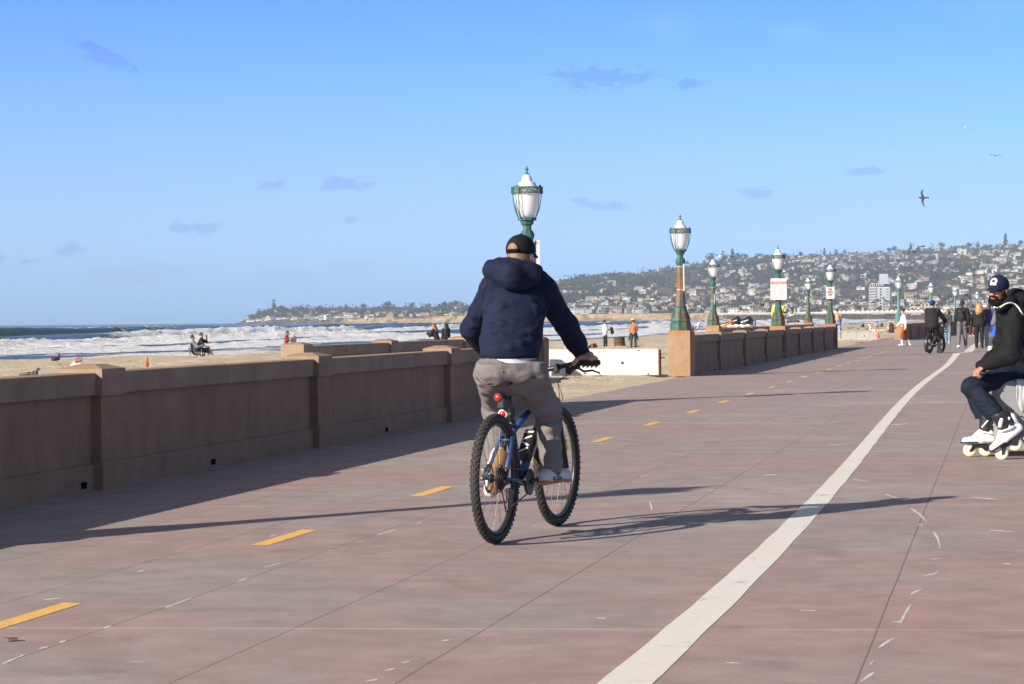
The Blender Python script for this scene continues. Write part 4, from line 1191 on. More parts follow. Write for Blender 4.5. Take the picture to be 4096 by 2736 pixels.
block(3530, 3552, 1212, 1245, 2150, 'narrow ochre building below the white hotel tower', HM['sand_render'], (2, 3))
block(2297, 2336, 1237, 1253, 2590, 'white two storey house with big windows on the cliff edge', HM['white_render'], (4, 2))
block(2342, 2368, 1238, 1250, 2580, 'smaller white house with dark windows beside the cliff edge house', HM['white_render'], (3, 2))
block(3270, 3310, 1113, 1132, 3600, 'long white building with a row of windows high on the hill', HM['white_render'], (9, 2))
block(3336, 3358, 1050, 1064, 4100, 'white cube shaped villa with large dark windows near the crest of the hill', HM['white_render'], (3, 2))
block(3490, 3517, 1072, 1082, 4000, 'cream villa standing clear among trees halfway up the hill', HM['cream_render'], (3, 1))
block(2965, 3045, 1228, 1240, 2480, 'long white low house with broken roof line above the pier', HM['white_render'], (8, 1))
block(3970, 4012, 1042, 1062, 4000, 'white three storey apartment block high on the hill above the bearded skater', HM['white_render'], (6, 2))
block(3850, 3886, 1048, 1062, 4000, 'pinkish terracotta house high on the hill left of the white apartment block', HM['pink_render'], (4, 2), RM[3])

# ------------------------------------------------------------------ pier
def pier():
    y = 1900; k = y / FPX
    m_deck = M('pier_timber', (0.36, 0.32, 0.28), .9, .2, .4); m_pile = M('pier_piling', (0.13, 0.115, 0.11), .9, .2, .4); m_rail = M('pale_rail', (0.62, 0.59, 0.54), .9, .1, .4)
    p0, p1 = P(2864, 1257, y), P(3800, 1257, 1760)
    root = empty('pier', (p0.x, p0.y, 0), math.atan2(p1.y - p0.y, p1.x - p0.x)); tag(root, 'long timber pier on many pilings running out through the surf under the hill', 'pier')
    L = (p1 - p0).length; zd = p0.z
    MB().box((L / 2, 0, zd - .5), (L, 6, .7)).build('deck', m_deck, root)
    m = MB()
    m.box((L / 2, -3, zd + .95), (L, .25, .28)); m.box((L / 2, -3, zd + .35), (L, .12, .5))
    m.build('railing', m_rail, root)
    n = int(L / 4.6)
    for i in range(n):
        x = 1.5 + i * L / n; m = MB()
        for yy in (-2.6, 2.6): m.tube([(x, yy, SEA - 2), (x, yy * .85, zd - .8)], .22, 5)
        if i % 3 == 0: m.tube([(x, -2.6, SEA + .8), (x, 2.6, zd - 1.2)], .12, 4); m.tube([(x, -2.5, zd - 1.2), (x + L / n, -2.5, zd - 1.2)], .12, 4)
        m.build('piling', m_pile, root)
    # cottages on the deck
    for i in range(26):
        x = L * (.49 + .02 * i); big = i == 6
        r = empty('pier_cottage', root.matrix_world @ V3((0, 0, 0)), root.rotation_euler.z)
        c, s_ = math.cos(root.rotation_euler.z), math.sin(root.rotation_euler.z)
        r.location = (p0.x + x * c, p0.y + x * s_, zd - .12)
        tag(r, 'larger white gabled cottage standing on the pier' if big else 'small white cottage in the row standing on the pier', 'cottage', None if big else 'white cottages in a row on the pier')
        w, h, d = (4.2, 2.2, 5) if big else (3.0, 1.7, 4)
        MB().box((0, 0, h / 2), (w, d, h)).build('wall', HM['white_render'], r)
        b = MB(); q = .3; rr = h + (1.9 if big else 1.0)
        for yy in (-1, 1): pass
        b.poly([(-w / 2 - q, -d / 2 - q, h - .1), (0, -d / 2 - q, rr), (0, d / 2 + q, rr), (-w / 2 - q, d / 2 + q, h - .1)]); b.poly([(w / 2 + q, d / 2 + q, h - .1), (0, d / 2 + q, rr), (0, -d / 2 - q, rr), (w / 2 + q, -d / 2 - q, h - .1)])
        b.poly([(-w / 2, -d / 2 - .02, h), (w / 2, -d / 2 - .02, h), (0, -d / 2 - .02, rr - .15)])
        b.build('roof', RM[2], r)
        MB().box((w * .15, -d / 2 - .03, h * .5), (w * .3, .08, h * .45)).build('window', m_win, r)
pier()
# ------------------------------------------------------------------ continuous bodies from blended volumes
def _surfnets(V, o, h):
    ins = V < 0
    nx, ny, nz = V.shape
    cnt = np.zeros((nx - 1, ny - 1, nz - 1), np.int8)
    offs = [(a, b, c) for a in (0, 1) for b in (0, 1) for c in (0, 1)]
    for a, b, c in offs: cnt += ins[a:nx - 1 + a, b:ny - 1 + b, c:nz - 1 + c]
    act = (cnt > 0) & (cnt < 8)
    ijk = np.argwhere(act)
    idx = np.full(act.shape, -1, np.int32); idx[act] = np.arange(len(ijk))
    val = {q: V[ijk[:, 0] + q[0], ijk[:, 1] + q[1], ijk[:, 2] + q[2]] for q in offs}
    acc = np.zeros((len(ijk), 3)); n = np.zeros(len(ijk))
    for p in offs:
        for ax in range(3):
            if p[ax]: continue
            q = list(p); q[ax] = 1; q = tuple(q)
            a, b = val[p], val[q]; cr = (a < 0) != (b < 0)
            t = np.where(cr, a / np.where(cr, a - b, 1), 0)
            pos = np.tile(np.array(p, float), (len(ijk), 1)); pos[:, ax] = t
            acc += pos * cr[:, None]; n += cr
    v = (ijk + acc / n[:, None]) * h + o
    F = []
    for ax in range(3):
        sl0 = [slice(1, -1)] * 3; sl1 = [slice(1, -1)] * 3
        sl0[ax] = slice(0, -1); sl1[ax] = slice(1, None)
        A, B = ins[tuple(sl0)], ins[tuple(sl1)]
        cr = np.argwhere(A != B)
        if not len(cr): continue
        sgn = A[tuple(cr.T)]
        c = cr.copy()
        for k in range(3):
            if k != ax: c[:, k] += 1
        u, w = [(1, 2), (2, 0), (0, 1)][ax]
        def cell(du, dw):
            d = c.copy(); d[:, u] += du; d[:, w] += dw; return idx[tuple(d.T)]
        q = np.stack([cell(-1, -1), cell(0, -1), cell(0, 0), cell(-1, 0)], 1)
        q[~sgn] = q[~sgn][:, ::-1]
        F.append(q)
    return v, np.concatenate(F)
def solid(name, prims, vox, mats, parent=None, k=0.02, folds=(), loc=None, ref=None):
    """prims: ('c',a,b,ra,rb[,w,f]) tapered limb, optionally f times wider along w; ('e',c,(rx,ry,rz)[,rot]); a leading '-' cuts"""
    lo, hi = np.full(3, 1e9), np.full(3, -1e9); bb = []
    for p in prims:
        t = p[0].strip('-')
        if t == 'p':
            bb.append((None, None)); continue
        if t == 'c':
            a, b = np.array(p[1], float), np.array(p[2], float); r = max(p[3], p[4]) * (max(1, p[6]) if len(p) > 6 else 1)
            l, u = np.minimum(a, b) - r, np.maximum(a, b) + r
        else:
            r = max(p[2]); l, u = np.array(p[1], float) - r, np.array(p[1], float) + r
        bb.append((l, u))
        if p[0][0] != '-': lo = np.minimum(lo, l); hi = np.maximum(hi, u)
    lo -= 3 * vox + .01; hi += 3 * vox + .01
    N = np.ceil((hi - lo) / vox).astype(int) + 1
    V = np.full(N, 0.5, np.float32)
    ax = [lo[i] + np.arange(N[i]) * vox for i in range(3)]
    for p, (l, u) in zip(prims, bb):
        m = k + 2.5 * vox
        if p[0] == 'p':                     # flat cut: everything on the far side of the plane goes
            c = np.array(p[1], float); n_ = np.array(p[2], float)
            V = np.maximum(V, (ax[0][:, None, None] - c[0]) * n_[0] + (ax[1][None, :, None] - c[1]) * n_[1] + (ax[2][None, None, :] - c[2]) * n_[2]).astype(np.float32); continue
        s = [(max(0, int((l[i] - m - lo[i]) / vox)), min(N[i], int((u[i] + m - lo[i]) / vox) + 2)) for i in range(3)]
        if any(a >= b for a, b in s): continue
        sl = tuple(slice(*q) for q in s)
        x = ax[0][sl[0]][:, None, None]; y = ax[1][sl[1]][None, :, None]; z = ax[2][sl[2]][None, None, :]
        if p[0].strip('-') == 'c':
            a = np.array(p[1], float); d = np.array(p[2], float) - a; L = max(float(d @ d), 1e-9)
            px, py, pz = x - a[0], y - a[1], z - a[2]
            h = np.clip((px * d[0] + py * d[1] + pz * d[2]) / L, 0, 1)
            qx, qy, qz = px - h * d[0], py - h * d[1], pz - h * d[2]
            if len(p) > 6:
                w = np.array(p[5], float); w = w / np.linalg.norm(w); f = p[6]
                e = (qx * w[0] + qy * w[1] + qz * w[2]) * (1 / f - 1)
                qx, qy, qz = qx + w[0] * e, qy + w[1] * e, qz + w[2] * e
            D = np.sqrt(qx * qx + qy * qy + qz * qz) - (p[3] + (p[4] - p[3]) * h)
        else:
            c = np.array(p[1], float); r = p[2]
            px, py, pz = x - c[0], y - c[1], z - c[2]
            if len(p) > 3 and p[3] is not None:
                M_ = np.array(p[3]).T
                px, py, pz = [M_[i][0] * px + M_[i][1] * py + M_[i][2] * pz for i in range(3)]
            kk = np.sqrt((px / r[0]) ** 2 + (py / r[1]) ** 2 + (pz / r[2]) ** 2)
            D = (kk - 1) * min(r) if max(r) / min(r) < 1.25 else kk * (kk - 1) / np.maximum(np.sqrt((px / r[0] ** 2) ** 2 + (py / r[1] ** 2) ** 2 + (pz / r[2] ** 2) ** 2), 1e-6)
        A = V[sl]
        if p[0][0] == '-':
            D = -D; kk = min(k, .008); h = np.clip(.5 - .5 * (A - D) / kk, 0, 1) ; V[sl] = A * (1 - h) + D * h + kk * h * (1 - h)
            # smooth maximum
        else:
            h = np.clip(.5 + .5 * (A - D) / k, 0, 1); V[sl] = A * (1 - h) + D * h - k * h * (1 - h)
    v, f = _surfnets(V, lo, vox)
    if folds:
        e1 = v[f[:, 2]] - v[f[:, 0]]; e2 = v[f[:, 3]] - v[f[:, 1]]; fn = np.cross(e1, e2)
        nn = np.zeros_like(v)
        for i in range(4): np.add.at(nn, f[:, i], fn)
        nn /= np.maximum(np.linalg.norm(nn, axis=1, keepdims=True), 1e-9)
        for amp, sc, sd in folds:
            q = np.abs(vnoise(v[:, 0] * sc[0], v[:, 1] * sc[1], v[:, 2] * sc[2] + .35 * np.sin(v[:, 0] * sc[0] * .7), sd))
            v = v + nn * (amp * (0.45 - q))[:, None]
    if ref is not None: v = v - np.array(ref)
    return link(name, npmesh(name, v, f, mats if isinstance(mats, (list, tuple)) else [mats]), parent, loc)

def shift(prims, O):
    """world-space volumes into the space of an object standing at O"""
    out = []
    for x in prims:
        v = list(x); v[1] = V3(v[1]) - O
        if x[0].strip('-') == 'c': v[2] = V3(v[2]) - O
        out.append(tuple(v))
    return out
def hand(w, d, n, side, s=1.0, curl=35, spread=1.0, thumb=None):
    """w wrist, d direction of the fingers, n out of the palm (the way the fingers close), side: unit towards the thumb"""
    w = V3(w); d = V3(d).normalized(); n = V3(n); n = (n - d * n.dot(d)).normalized(); t = V3(side); t = (t - d * t.dot(d) - n * t.dot(n)).normalized()
    out = []
    kn = []
    for i, (o, L) in enumerate(((.030, .078), (.010, .087), (-.010, .081), (-.030, .063))):
        k0 = w + d * (.088 - abs(i - 1) * .004) * s + t * o * s
        out.append(('c', w + d * .012 * s + t * o * .55 * s, k0, .0155 * s, .0125 * s))
        p = k0; a = 0; cdir = (d + t * (o * 1.2 * spread)).normalized()
        for j, (fr, r0, r1) in enumerate(((.45, .0098, .0088), (.31, .0088, .0080), (.24, .0080, .0068))):
            a += R(curl * (1.0, 1.15, .8)[j])
            q = p + (cdir * math.cos(a) + n * math.sin(a)) * L * fr * s
            out.append(('c', p, q, r0 * s, r1 * s)); p = q
    tb = w + d * .022 * s + t * .026 * s + n * .006 * s
    td = V3(thumb).normalized() if thumb is not None else (d * .62 + t * .62 + n * .35).normalized()
    m = tb + td * .042 * s; td2 = (td + d * .35 + n * .2).normalized() if thumb is None else td
    e = m + td2 * .034 * s
    out += [('c', tb, m, .0145 * s, .0105 * s), ('c', m, e, .0105 * s, .0078 * s)]
    return out
def head(c, f, u=(0, 0, 1), s=1.0, fine=False):
    c = V3(c); f = V3(f).normalized(); u = V3(u); u = (u - f * u.dot(f)).normalized(); r = f.cross(u)
    Mx = Matrix((r, f, u)).transposed()
    s *= .93
    q = lambda a, b, e: c + (r * a + f * b + u * e) * s
    o = [('e', q(0, -.012, .035), (.076 * s, .096 * s, .098 * s), Mx), ('e', q(0, .028, -.028), (.062 * s, .066 * s, .086 * s), Mx),
         ('c', q(0, .02, -.075), q(0, .068, -.098), .044 * s, .028 * s, r, 1.25), ('c', q(0, .088, .012), q(0, .116, -.024), .009 * s, .0145 * s),
         ('e', q(.079, -.006, -.005), (.011 * s, .024 * s, .034 * s), Mx), ('e', q(-.079, -.006, -.005), (.011 * s, .024 * s, .034 * s), Mx)]
    if fine:
        o += [('c', q(-.038, .080, .026), q(.038, .080, .026), .010 * s, .010 * s), ('c', q(-.016, .100, -.052), q(.016, .100, -.052), .0065 * s, .0065 * s), ('c', q(-.014, .098, -.063), q(.014, .098, -.063), .0075 * s, .0075 * s),
              ('c', q(-.046, .062, -.020), q(-.030, .080, -.032), .020 * s, .014 * s), ('c', q(.046, .062, -.020), q(.030, .080, -.032), .020 * s, .014 * s),
              ('e', q(.012, .108, -.026), (.009 * s,) * 3), ('e', q(-.012, .108, -.026), (.009 * s,) * 3),
              ('-e', q(.032, .103, .014), (.016 * s,) * 3), ('-e', q(-.032, .103, .014), (.016 * s,) * 3)]
    return o, q, Mx, s
def pose(H=1.75, lean=3, hip=((0, 4), (0, 4)), knee=(3, 3), sh=((0, 8), (0, 8)), el=(12, 12), turn=0, headturn=0, nod=0, toe=(0, 0), fem=False):
    """x right, y forward. hip/sh: (flex, abduction) for (left, right)"""
    J = {}
    up = V3((0, math.sin(R(lean)), math.cos(R(lean))))
    hw, sw = (.088, .148) if fem else (.088, .172)
    k = H / 1.75
    p = V3((0, 0, .95 * k)); J['pelvis'] = p
    J['waist'] = p + up * .14 * k; J['chest'] = p + up * .33 * k; J['neck'] = p + up * .515 * k
    hu = V3((0, math.sin(R(lean * .5 + nod)), math.cos(R(lean * .5 + nod))))
    J['head'] = J['neck'] + hu * .150 * k; J['u'] = hu
    a = R(headturn); J['f'] = V3((math.sin(a), math.cos(a), -math.tan(R(nod))))
    tz = Matrix.Rotation(R(-turn), 3, 'Z')
    for i, (s_, nm) in enumerate(((-1, 'L'), (1, 'R'))):
        h = p + V3((s_ * hw * k, 0, -.03 * k)); J['hip' + nm] = h
        fl, ab = R(hip[i][0]), R(hip[i][1])
        d = V3((s_ * math.sin(ab), math.sin(fl) * math.cos(ab), -math.cos(fl) * math.cos(ab)))
        kn = h + d * .425 * k; J['kn' + nm] = kn
        f2 = fl - R(knee[i]); d2 = V3((s_ * math.sin(ab) * .4, math.sin(f2), -math.cos(f2))).normalized()
        an = kn + d2 * .415 * k; J['an' + nm] = an
        ta = R(toe[i]); J['toe' + nm] = an + V3((s_ * math.sin(R(10)) * .15, .16 * math.cos(ta), -.055 + .16 * math.sin(ta))) * k
        b = J['neck'] + tz @ V3((s_ * sw * k, 0, -.070 * k)); J['sh' + nm] = b
        fl, ab = R(sh[i][0]), R(sh[i][1])
        d = V3((s_ * math.sin(ab), math.sin(fl) * math.cos(ab), -math.cos(fl) * math.cos(ab)))
        e = b + d * .285 * k; J['el' + nm] = e
        f2 = fl + R(el[i][0] if hasattr(el[i], '__len__') else el[i]); io = R(el[i][1]) if hasattr(el[i], '__len__') else 0
        d2 = V3((-s_ * math.sin(io), math.sin(f2) * math.cos(io), -math.cos(f2) * math.cos(io))).normalized()
        J['wr' + nm] = e + d2 * .25 * k; J['hd' + nm] = d2
    z = min(J['anL'].z, J['anR'].z, J['toeL'].z + .05 * k, J['toeR'].z + .05 * k) - .085 * k
    for q in list(J):
        if q not in ('u', 'f', 'hdL', 'hdR'): J[q] = J[q] - V3((0, 0, z))
    J['k'] = k
    return J
m_skin = M('skin', (0.50, 0.28, 0.19), 0.5, 0.08, 14, sheen=0.0)
m_skin_b = M('tanned_skin', (0.40, 0.20, 0.12), 0.5, 0.08, 14)
m_skin_d = M('brown_skin', (0.16, 0.08, 0.05), 0.5, 0.1, 14)
def cloth(name, col, var=.12, bump=.25, **k): return M(name, col, .85, var, 9, bump=bump, bscale=120, bdist=.004, spec=.25, **k)
H_ = {'black': M('black_hair', (.018, .014, .012), .55, .3, 30), 'brown': M('brown_hair', (.07, .042, .025), .55, .3, 30), 'blond': M('blond_hair', (.33, .185, .075), .5, .45, 9, stretch=(14, 14, 1.2)), 'red': M('auburn_hair', (.22, .085, .03), .5, .3, 12), 'grey': M('grey_hair', (.42, .40, .37), .6, .3, 30)}
SH = {'white': M('white_shoe', (.72, .71, .68), .6, .08, 20), 'black': M('black_shoe', (.03, .03, .032), .6, .2, 20), 'grey': M('grey_shoe', (.34, .33, .32), .7, .1, 20)}
def person(J, label, loc, rotz, top=None, sleeve=2.0, bottom=None, leg=2.0, shoe=None, hair=None, style='short', skin=None, vox=.013, group=None, fat=0.0, loose=0.0, fem=False, grip=40, extra=None, flare=0.0, long_top=0.0, headfine=False):
    k = J['k']; skin = skin or m_skin
    root = None
    hp, q, Mx, hs = head(J['head'], J['f'], J['u'], k, headfine)
    lx = (J['shR'] - J['shL']).normalized(); px_ = (J['hipR'] - J['hipL']).normalized()
    def torso(g, lo=True):
        w = .092 if fem else .112
        o = [('c', J['chest'], J['neck'] - (J['neck'] - J['chest']) * .28, (.100 + g + fat * .5) * k, (.056 + g * .6) * k, lx, 1.40 if not fem else 1.25), ('c', J['waist'], J['chest'], (w - .012 + g + fat) * k, (.106 + g + fat) * k, lx, 1.34 if not fem else 1.22)]
        o += [('c', J['neck'] - V3((0, 0, .045 * k)), J['sh' + s], (.056 + g * .7) * k, (.054 + g) * k) for s in 'LR']
        if fem: o += [('e', J['chest'] + V3((s * .06, .085, .01)) * k, ((.055 + g) * k,) * 3) for s in (-1, 1)]
        if lo: o.append(('c', J['pelvis'], J['waist'], (.105 + g + fat) * k, (w - .008 + g + fat) * k, px_, 1.4))
        return o
    def hips(g):
        o = [('c', J['pelvis'] - V3((0, 0, .02 * k)), J['pelvis'] + (J['waist'] - J['pelvis']) * .6, (.108 + g + fat) * k, (.096 + g + fat) * k, px_, 1.42)]
        o += [('e', J['hip' + s] + V3((0, -.045, -.005)) * k, ((.082 + g) * k,) * 3) for s in 'LR']
        return o
    def legs(g, a, fl=0.0):
        o = []
        for s in 'LR':
            h, n, e = J['hip' + s], J['kn' + s], J['an' + s]
            if a <= 1: o.append(('c', h, h + (n - h) * a, (.080 + g) * k, (.080 - .026 * a + g) * k))
            else:
                o.append(('c', h, n, (.082 + g) * k, (.054 + g) * k)); b = a - 1
                o.append(('c', n, n + (e - n) * min(1, b * .35), (.054 + g) * k, (.056 + g + fl * .3) * k)); o.append(('c', n + (e - n) * .3, n + (e - n) * b, (.055 + g + fl * .3) * k, (.036 + g * 1.2 + fl + (1 - b) * .015) * k))
        return o
    def arms(g, a):
        o = []
        for s in 'LR':
            h, n, e = J['sh' + s], J['el' + s], J['wr' + s]
            if a <= 1: o.append(('c', h, h + (n - h) * a, (.052 + g) * k, (.046 + g) * k))
            else:
                o.append(('c', h, n, (.051 + g) * k, (.039 + g) * k)); o.append(('c', n, n + (e - n) * (a - 1), (.040 + g) * k, (.028 + g * 1.15) * k))
        return o
    body = hp + [('c', J['neck'] - V3((0, 0, .03)), q(0, -.015, -.06), .052 * k, .050 * k)] + torso(-.012) + hips(-.012) + legs(0, 2) + arms(0, 2)
    for s, sg in (('L', -1), ('R', 1)):
        d = J['hd' + s]
        body += hand(J['wr' + s], d, V3((-sg, 0, 0)) if abs(d.x) < .7 else V3((0, 0, -1)), V3((0, 1, .2)), k, grip)
        body += [('c', J['an' + s], J['toe' + s], .035 * k, .026 * k), ('c', J['an' + s] - V3((0, .03, .03)) * k, J['toe' + s], .03 * k, .022 * k)]
    root = solid('person', body, vox, skin, k=.016)
    root.location = loc; root.rotation_euler = (0, 0, rotz); tag(root, label, 'person', group)
    if top is not None:
        t = torso(.010 + loose, lo=True) + (arms(.012 + loose * .8, sleeve) if sleeve > 0 else [])
        if long_top: t.append(('c', J['pelvis'] - V3((0, 0, long_top)), J['waist'], (.112 + loose + fat) * k, (.10 + loose) * k, px_, 1.4))
        o = solid('top', t, vox, top, root, k=.035, folds=[(.012, (7, 7, 15), 3), (.005, (20, 20, 26), 5)])
    if bottom is not None:
        solid('trousers' if leg > 1.5 else 'shorts', hips(.006 + loose * .3) + legs(.008 + loose * .5, leg, flare), vox, bottom, root, folds=[(.008, (9, 9, 19), 8)])
    if shoe is not None:
        for s in 'LR':
            a, t = J['an' + s], J['toe' + s]
            ft = (t - a); fl = V3((ft.x, ft.y, 0)).normalized(); base = a + V3((0, 0, -.055)) * k
            solid('shoe', [('c', base - fl * .05 * k + V3((0, 0, .005)), t, .040 * k, .036 * k, fl.cross(V3((0, 0, 1))), 1.15), ('c', a - V3((0, 0, .005)), base, .044 * k, .044 * k), ('c', a, t, .036 * k, .03 * k)], .010, shoe, root)
    if hair is not None:
        o = [('e', q(0, -.020, .040), (.084 * hs, .100 * hs, .106 * hs), Mx)]
        cut = [('-e', q(0, .075, -.04), (.085 * hs, .07 * hs, .088 * hs), Mx), ('-c', q(0, -.06, -.16), q(0, .05, -.14), .06 * hs, .06 * hs, q(1, 0, 0) - q(0, 0, 0), 2.0)]
        if style == 'long': o += [('c', q(0, -.055, .02), q(0, -.11, -.22), .095 * hs, .105 * hs, q(1, 0, 0) - q(0, 0, 0), 1.5), ('c', q(-.02, -.11, -.20), q(-.06, -.13, -.44), .10 * hs, .03 * hs, q(1, 0, 0) - q(0, 0, 0), 1.5), ('c', q(.04, -.10, -.20), q(.08, -.12, -.38), .07 * hs, .03 * hs)]; cut = cut[:1]
        elif style == 'bun': o += [('e', q(0, -.105, .075), (.05 * hs,) * 3)]
        elif style == 'pony': o += [('c', q(0, -.10, .05), q(0, -.15, -.03), .038 * hs, .035 * hs), ('c', q(0, -.15, -.03), q(0, -.13, -.27), .036 * hs, .016 * hs)]
        elif style == 'beard': o += [('c', q(-.05, .03, -.07), q(0, .07, -.115), .035 * hs, .034 * hs), ('c', q(.05, .03, -.07), q(0, .07, -.115), .035 * hs, .034 * hs), ('c', q(0, -.07, -.02), q(0, -.075, -.10), .05 * hs, .04 * hs)]; cut = [('-e', q(0, .085, -.015), (.07 * hs, .06 * hs, .072 * hs), Mx)]
        elif style == 'locks':
            rn = random.Random(2)
            for j in range(17):
                a = rn.uniform(-2.4, 2.4) + 3.14; b0 = q(math.sin(a) * .07, math.cos(a) * .075, .08); 
                o.append(('c', b0, b0 + V3((math.sin(a) * .02, math.cos(a) * .03, -rn.uniform(.08, .20))) * hs + (q(math.sin(a) * .04, math.cos(a) * .03, 0) - q(0, 0, 0)), .014, .009))
            o += [('c', q(.04, 0, .12), q(.08, -.02, .13), .016, .008), ('c', q(-.03, 0, .13), q(-.06, -.03, .155), .016, .008)]
        solid('hair', o + cut, min(vox, .01), hair, root, k=.012)
    if extra: extra(root, J, q, Mx, hs)
    return root
def cap_part(root, q, Mx, hs, mat, back=False, name='cap'):
    """baseball cap in head space"""
    o = [('e', q(0, -.008, .050), (.089 * hs, .116 * hs, .098 * hs), Mx), ('e', q(0, -.010, .148), (.007,) * 3)]
    cut = [('-e', q(0, -.01, -.045), (.12 * hs, .16 * hs, .078 * hs), Mx)]
    c = solid(name, o + cut, .007, mat, root, k=.01)
    rr = (q(1, 0, 0) - q(0, 0, 0)).normalized()
    b = MB(); rows = []
    for j in range(9):
        u = -1 + j / 4; a = u * 1.05
        i0 = q(math.sin(a) * .080, -.008 + math.cos(a) * .108, .030)
        i1 = q(math.sin(a) * .078, .0 + math.cos(a) * .106 + .070 * max(0, 1 - u * u) ** .5, .026 - .010 * (1 - u * u) - .024 * u * u)
        rows.append((i0, (i0 + i1) / 2 + V3((0, 0, .004)), i1))
    th = V3((0, 0, .004))
    for a_, b_ in zip(rows[:-1], rows[1:]):
        for k in (0, 1):
            b.poly([a_[k] + th, a_[k + 1] + th, b_[k + 1] + th, b_[k] + th], True); b.poly([a_[k] - th, b_[k] - th, b_[k + 1] - th, a_[k + 1] - th], True)
        b.poly([a_[2] + th, a_[2] - th, b_[2] - th, b_[2] + th])
    b.build('brim', mat, c)
    return c
# ------------------------------------------------------------------ mountain bike
BR = G(1984, 2175); BF = G(2231, 2103)
BH = math.atan2(BF.x - BR.x, BF.y - BR.y)
WB = (BF - BR).length
BFW = V3((math.sin(BH), math.cos(BH), 0)); BRT = V3((math.cos(BH), -math.sin(BH), 0))
def B(f, r, z): return BR + BFW * f + BRT * r + V3((0, 0, z))       # bike space: forward of the rear contact, right, up
def BL(f, r, z): return V3((r, f, z))                               # the bike object's own space (y forward)
m_rub = M('tyre_rubber', (0.025, 0.023, 0.022), .75, .25, 20, bump=.3, bscale=200)
m_rubd = M('dusty_tyre_tread', (0.045, 0.040, 0.036), .9, .4, 14)
m_rim = M('rim_alloy', (0.05, 0.048, 0.045), .35, .1, 9, metal=.5)
m_spoke = M('spoke_steel', (0.30, 0.26, 0.23), .35, .1, 9, metal=.8)
m_blk = M('black_metal', (0.02, 0.02, 0.021), .42, .15, 20)
m_bluef = M('blue_frame_paint', (0.022, 0.064, 0.17), .35, .12, 6)
m_grey = M('grey_alloy', (0.20, 0.19, 0.18), .4, .15, 15, metal=.6)
m_redl = M('red_reflector', (0.50, 0.015, 0.010), .3, .05, 5)
m_yel = M('yellow_label', (0.80, 0.62, 0.02), .4, .05, 5)
m_wht = M('white_plastic', (0.75, 0.74, 0.70), .4, .05, 5)
def wheel(root, cx, cz, Rw, tr, turn, knobs, nsp, fat=False, disc=True, hubw=.055):
    """wheel as a part: tyre, rim, spokes, hub as sub-parts; axle along local x"""
    w = empty('wheel', (0, cx, cz), turn); w.parent = root
    def circ(r, x, n=56): return [V3((x, math.cos(6.28318 * i / n) * r, math.sin(6.28318 * i / n) * r)) for i in range(n)]
    b = MB(); b.tube(circ(Rw - tr, 0), tr - .003, 10, closed=True); t = b.build('tyre', m_rub, w)
    b = MB()
    for i in range(knobs):
        for k, (xx, ph, sz) in enumerate(((-.016, 0, (.010, .015, .005)), (.016, .5, (.010, .015, .005)), (-.0055, .25, (.0085, .016, .004)), (.0055, .75, (.0085, .016, .004)), (-.0245, .5, (.008, .012, .006)), (.0245, 0, (.008, .012, .006)))):
            q = tr / .029
            a = 6.28318 * (i + ph) / knobs
            rad = (Rw - tr) + math.sqrt(max(0, tr * tr - (xx * q) ** 2)) - .002
            rot = Matrix.Rotation(a - math.pi / 2, 3, 'X') @ Matrix.Rotation((xx * q / tr) * 1.0, 3, 'Y') @ Matrix.Rotation(.35 if xx < 0 else -.35, 3, 'Z')
            b.box((xx * q, math.cos(a) * rad, math.sin(a) * rad), [v * q for v in sz], rot)
    b.build('tread', m_rubd, w)
    rr = Rw - 2 * tr - .004
    b = MB(); b.tube(circ(rr, 0), .012, 6, closed=True, flat=1.25 if not fat else 2.2); b.build('rim', m_rim, w)
    b = MB()
    for i in range(nsp):
        a = 6.28318 * i / nsp; s = 1 if i % 2 else -1; da = (.32 if (i // 2) % 2 else -.32)
        b.tube([(s * hubw / 2, math.cos(a + da) * .026, math.sin(a + da) * .026), (s * .004, math.cos(a) * rr, math.sin(a) * rr)], .0013, 4, cap=False)
    b.build('spokes', m_spoke, w)
    b = MB(); b.lathe([(.012, -hubw / 2 - .02), (.028, -hubw / 2), (.028, -hubw / 2 + .006), (.017, -hubw / 2 + .012), (.017, hubw / 2 - .012), (.028, hubw / 2 - .006), (.028, hubw / 2), (.012, hubw / 2 + .02)], 14, axis=(1, 0, 0)); b.build('hub', m_blk, w)
    if disc:
        b = MB()
        b.tube([(-hubw / 2 - .012, math.cos(k * .2618) * .076, math.sin(k * .2618) * .076) for k in range(24)], .010, 4, closed=True, flat=.12)
        for k in range(6): b.tube([(-hubw / 2 - .012, 0, 0), (-hubw / 2 - .012, math.cos(k * 1.047) * .072, math.sin(k * 1.047) * .072)], .004, 4)
        b.build('brake_disc', m_grey, w)
    return w
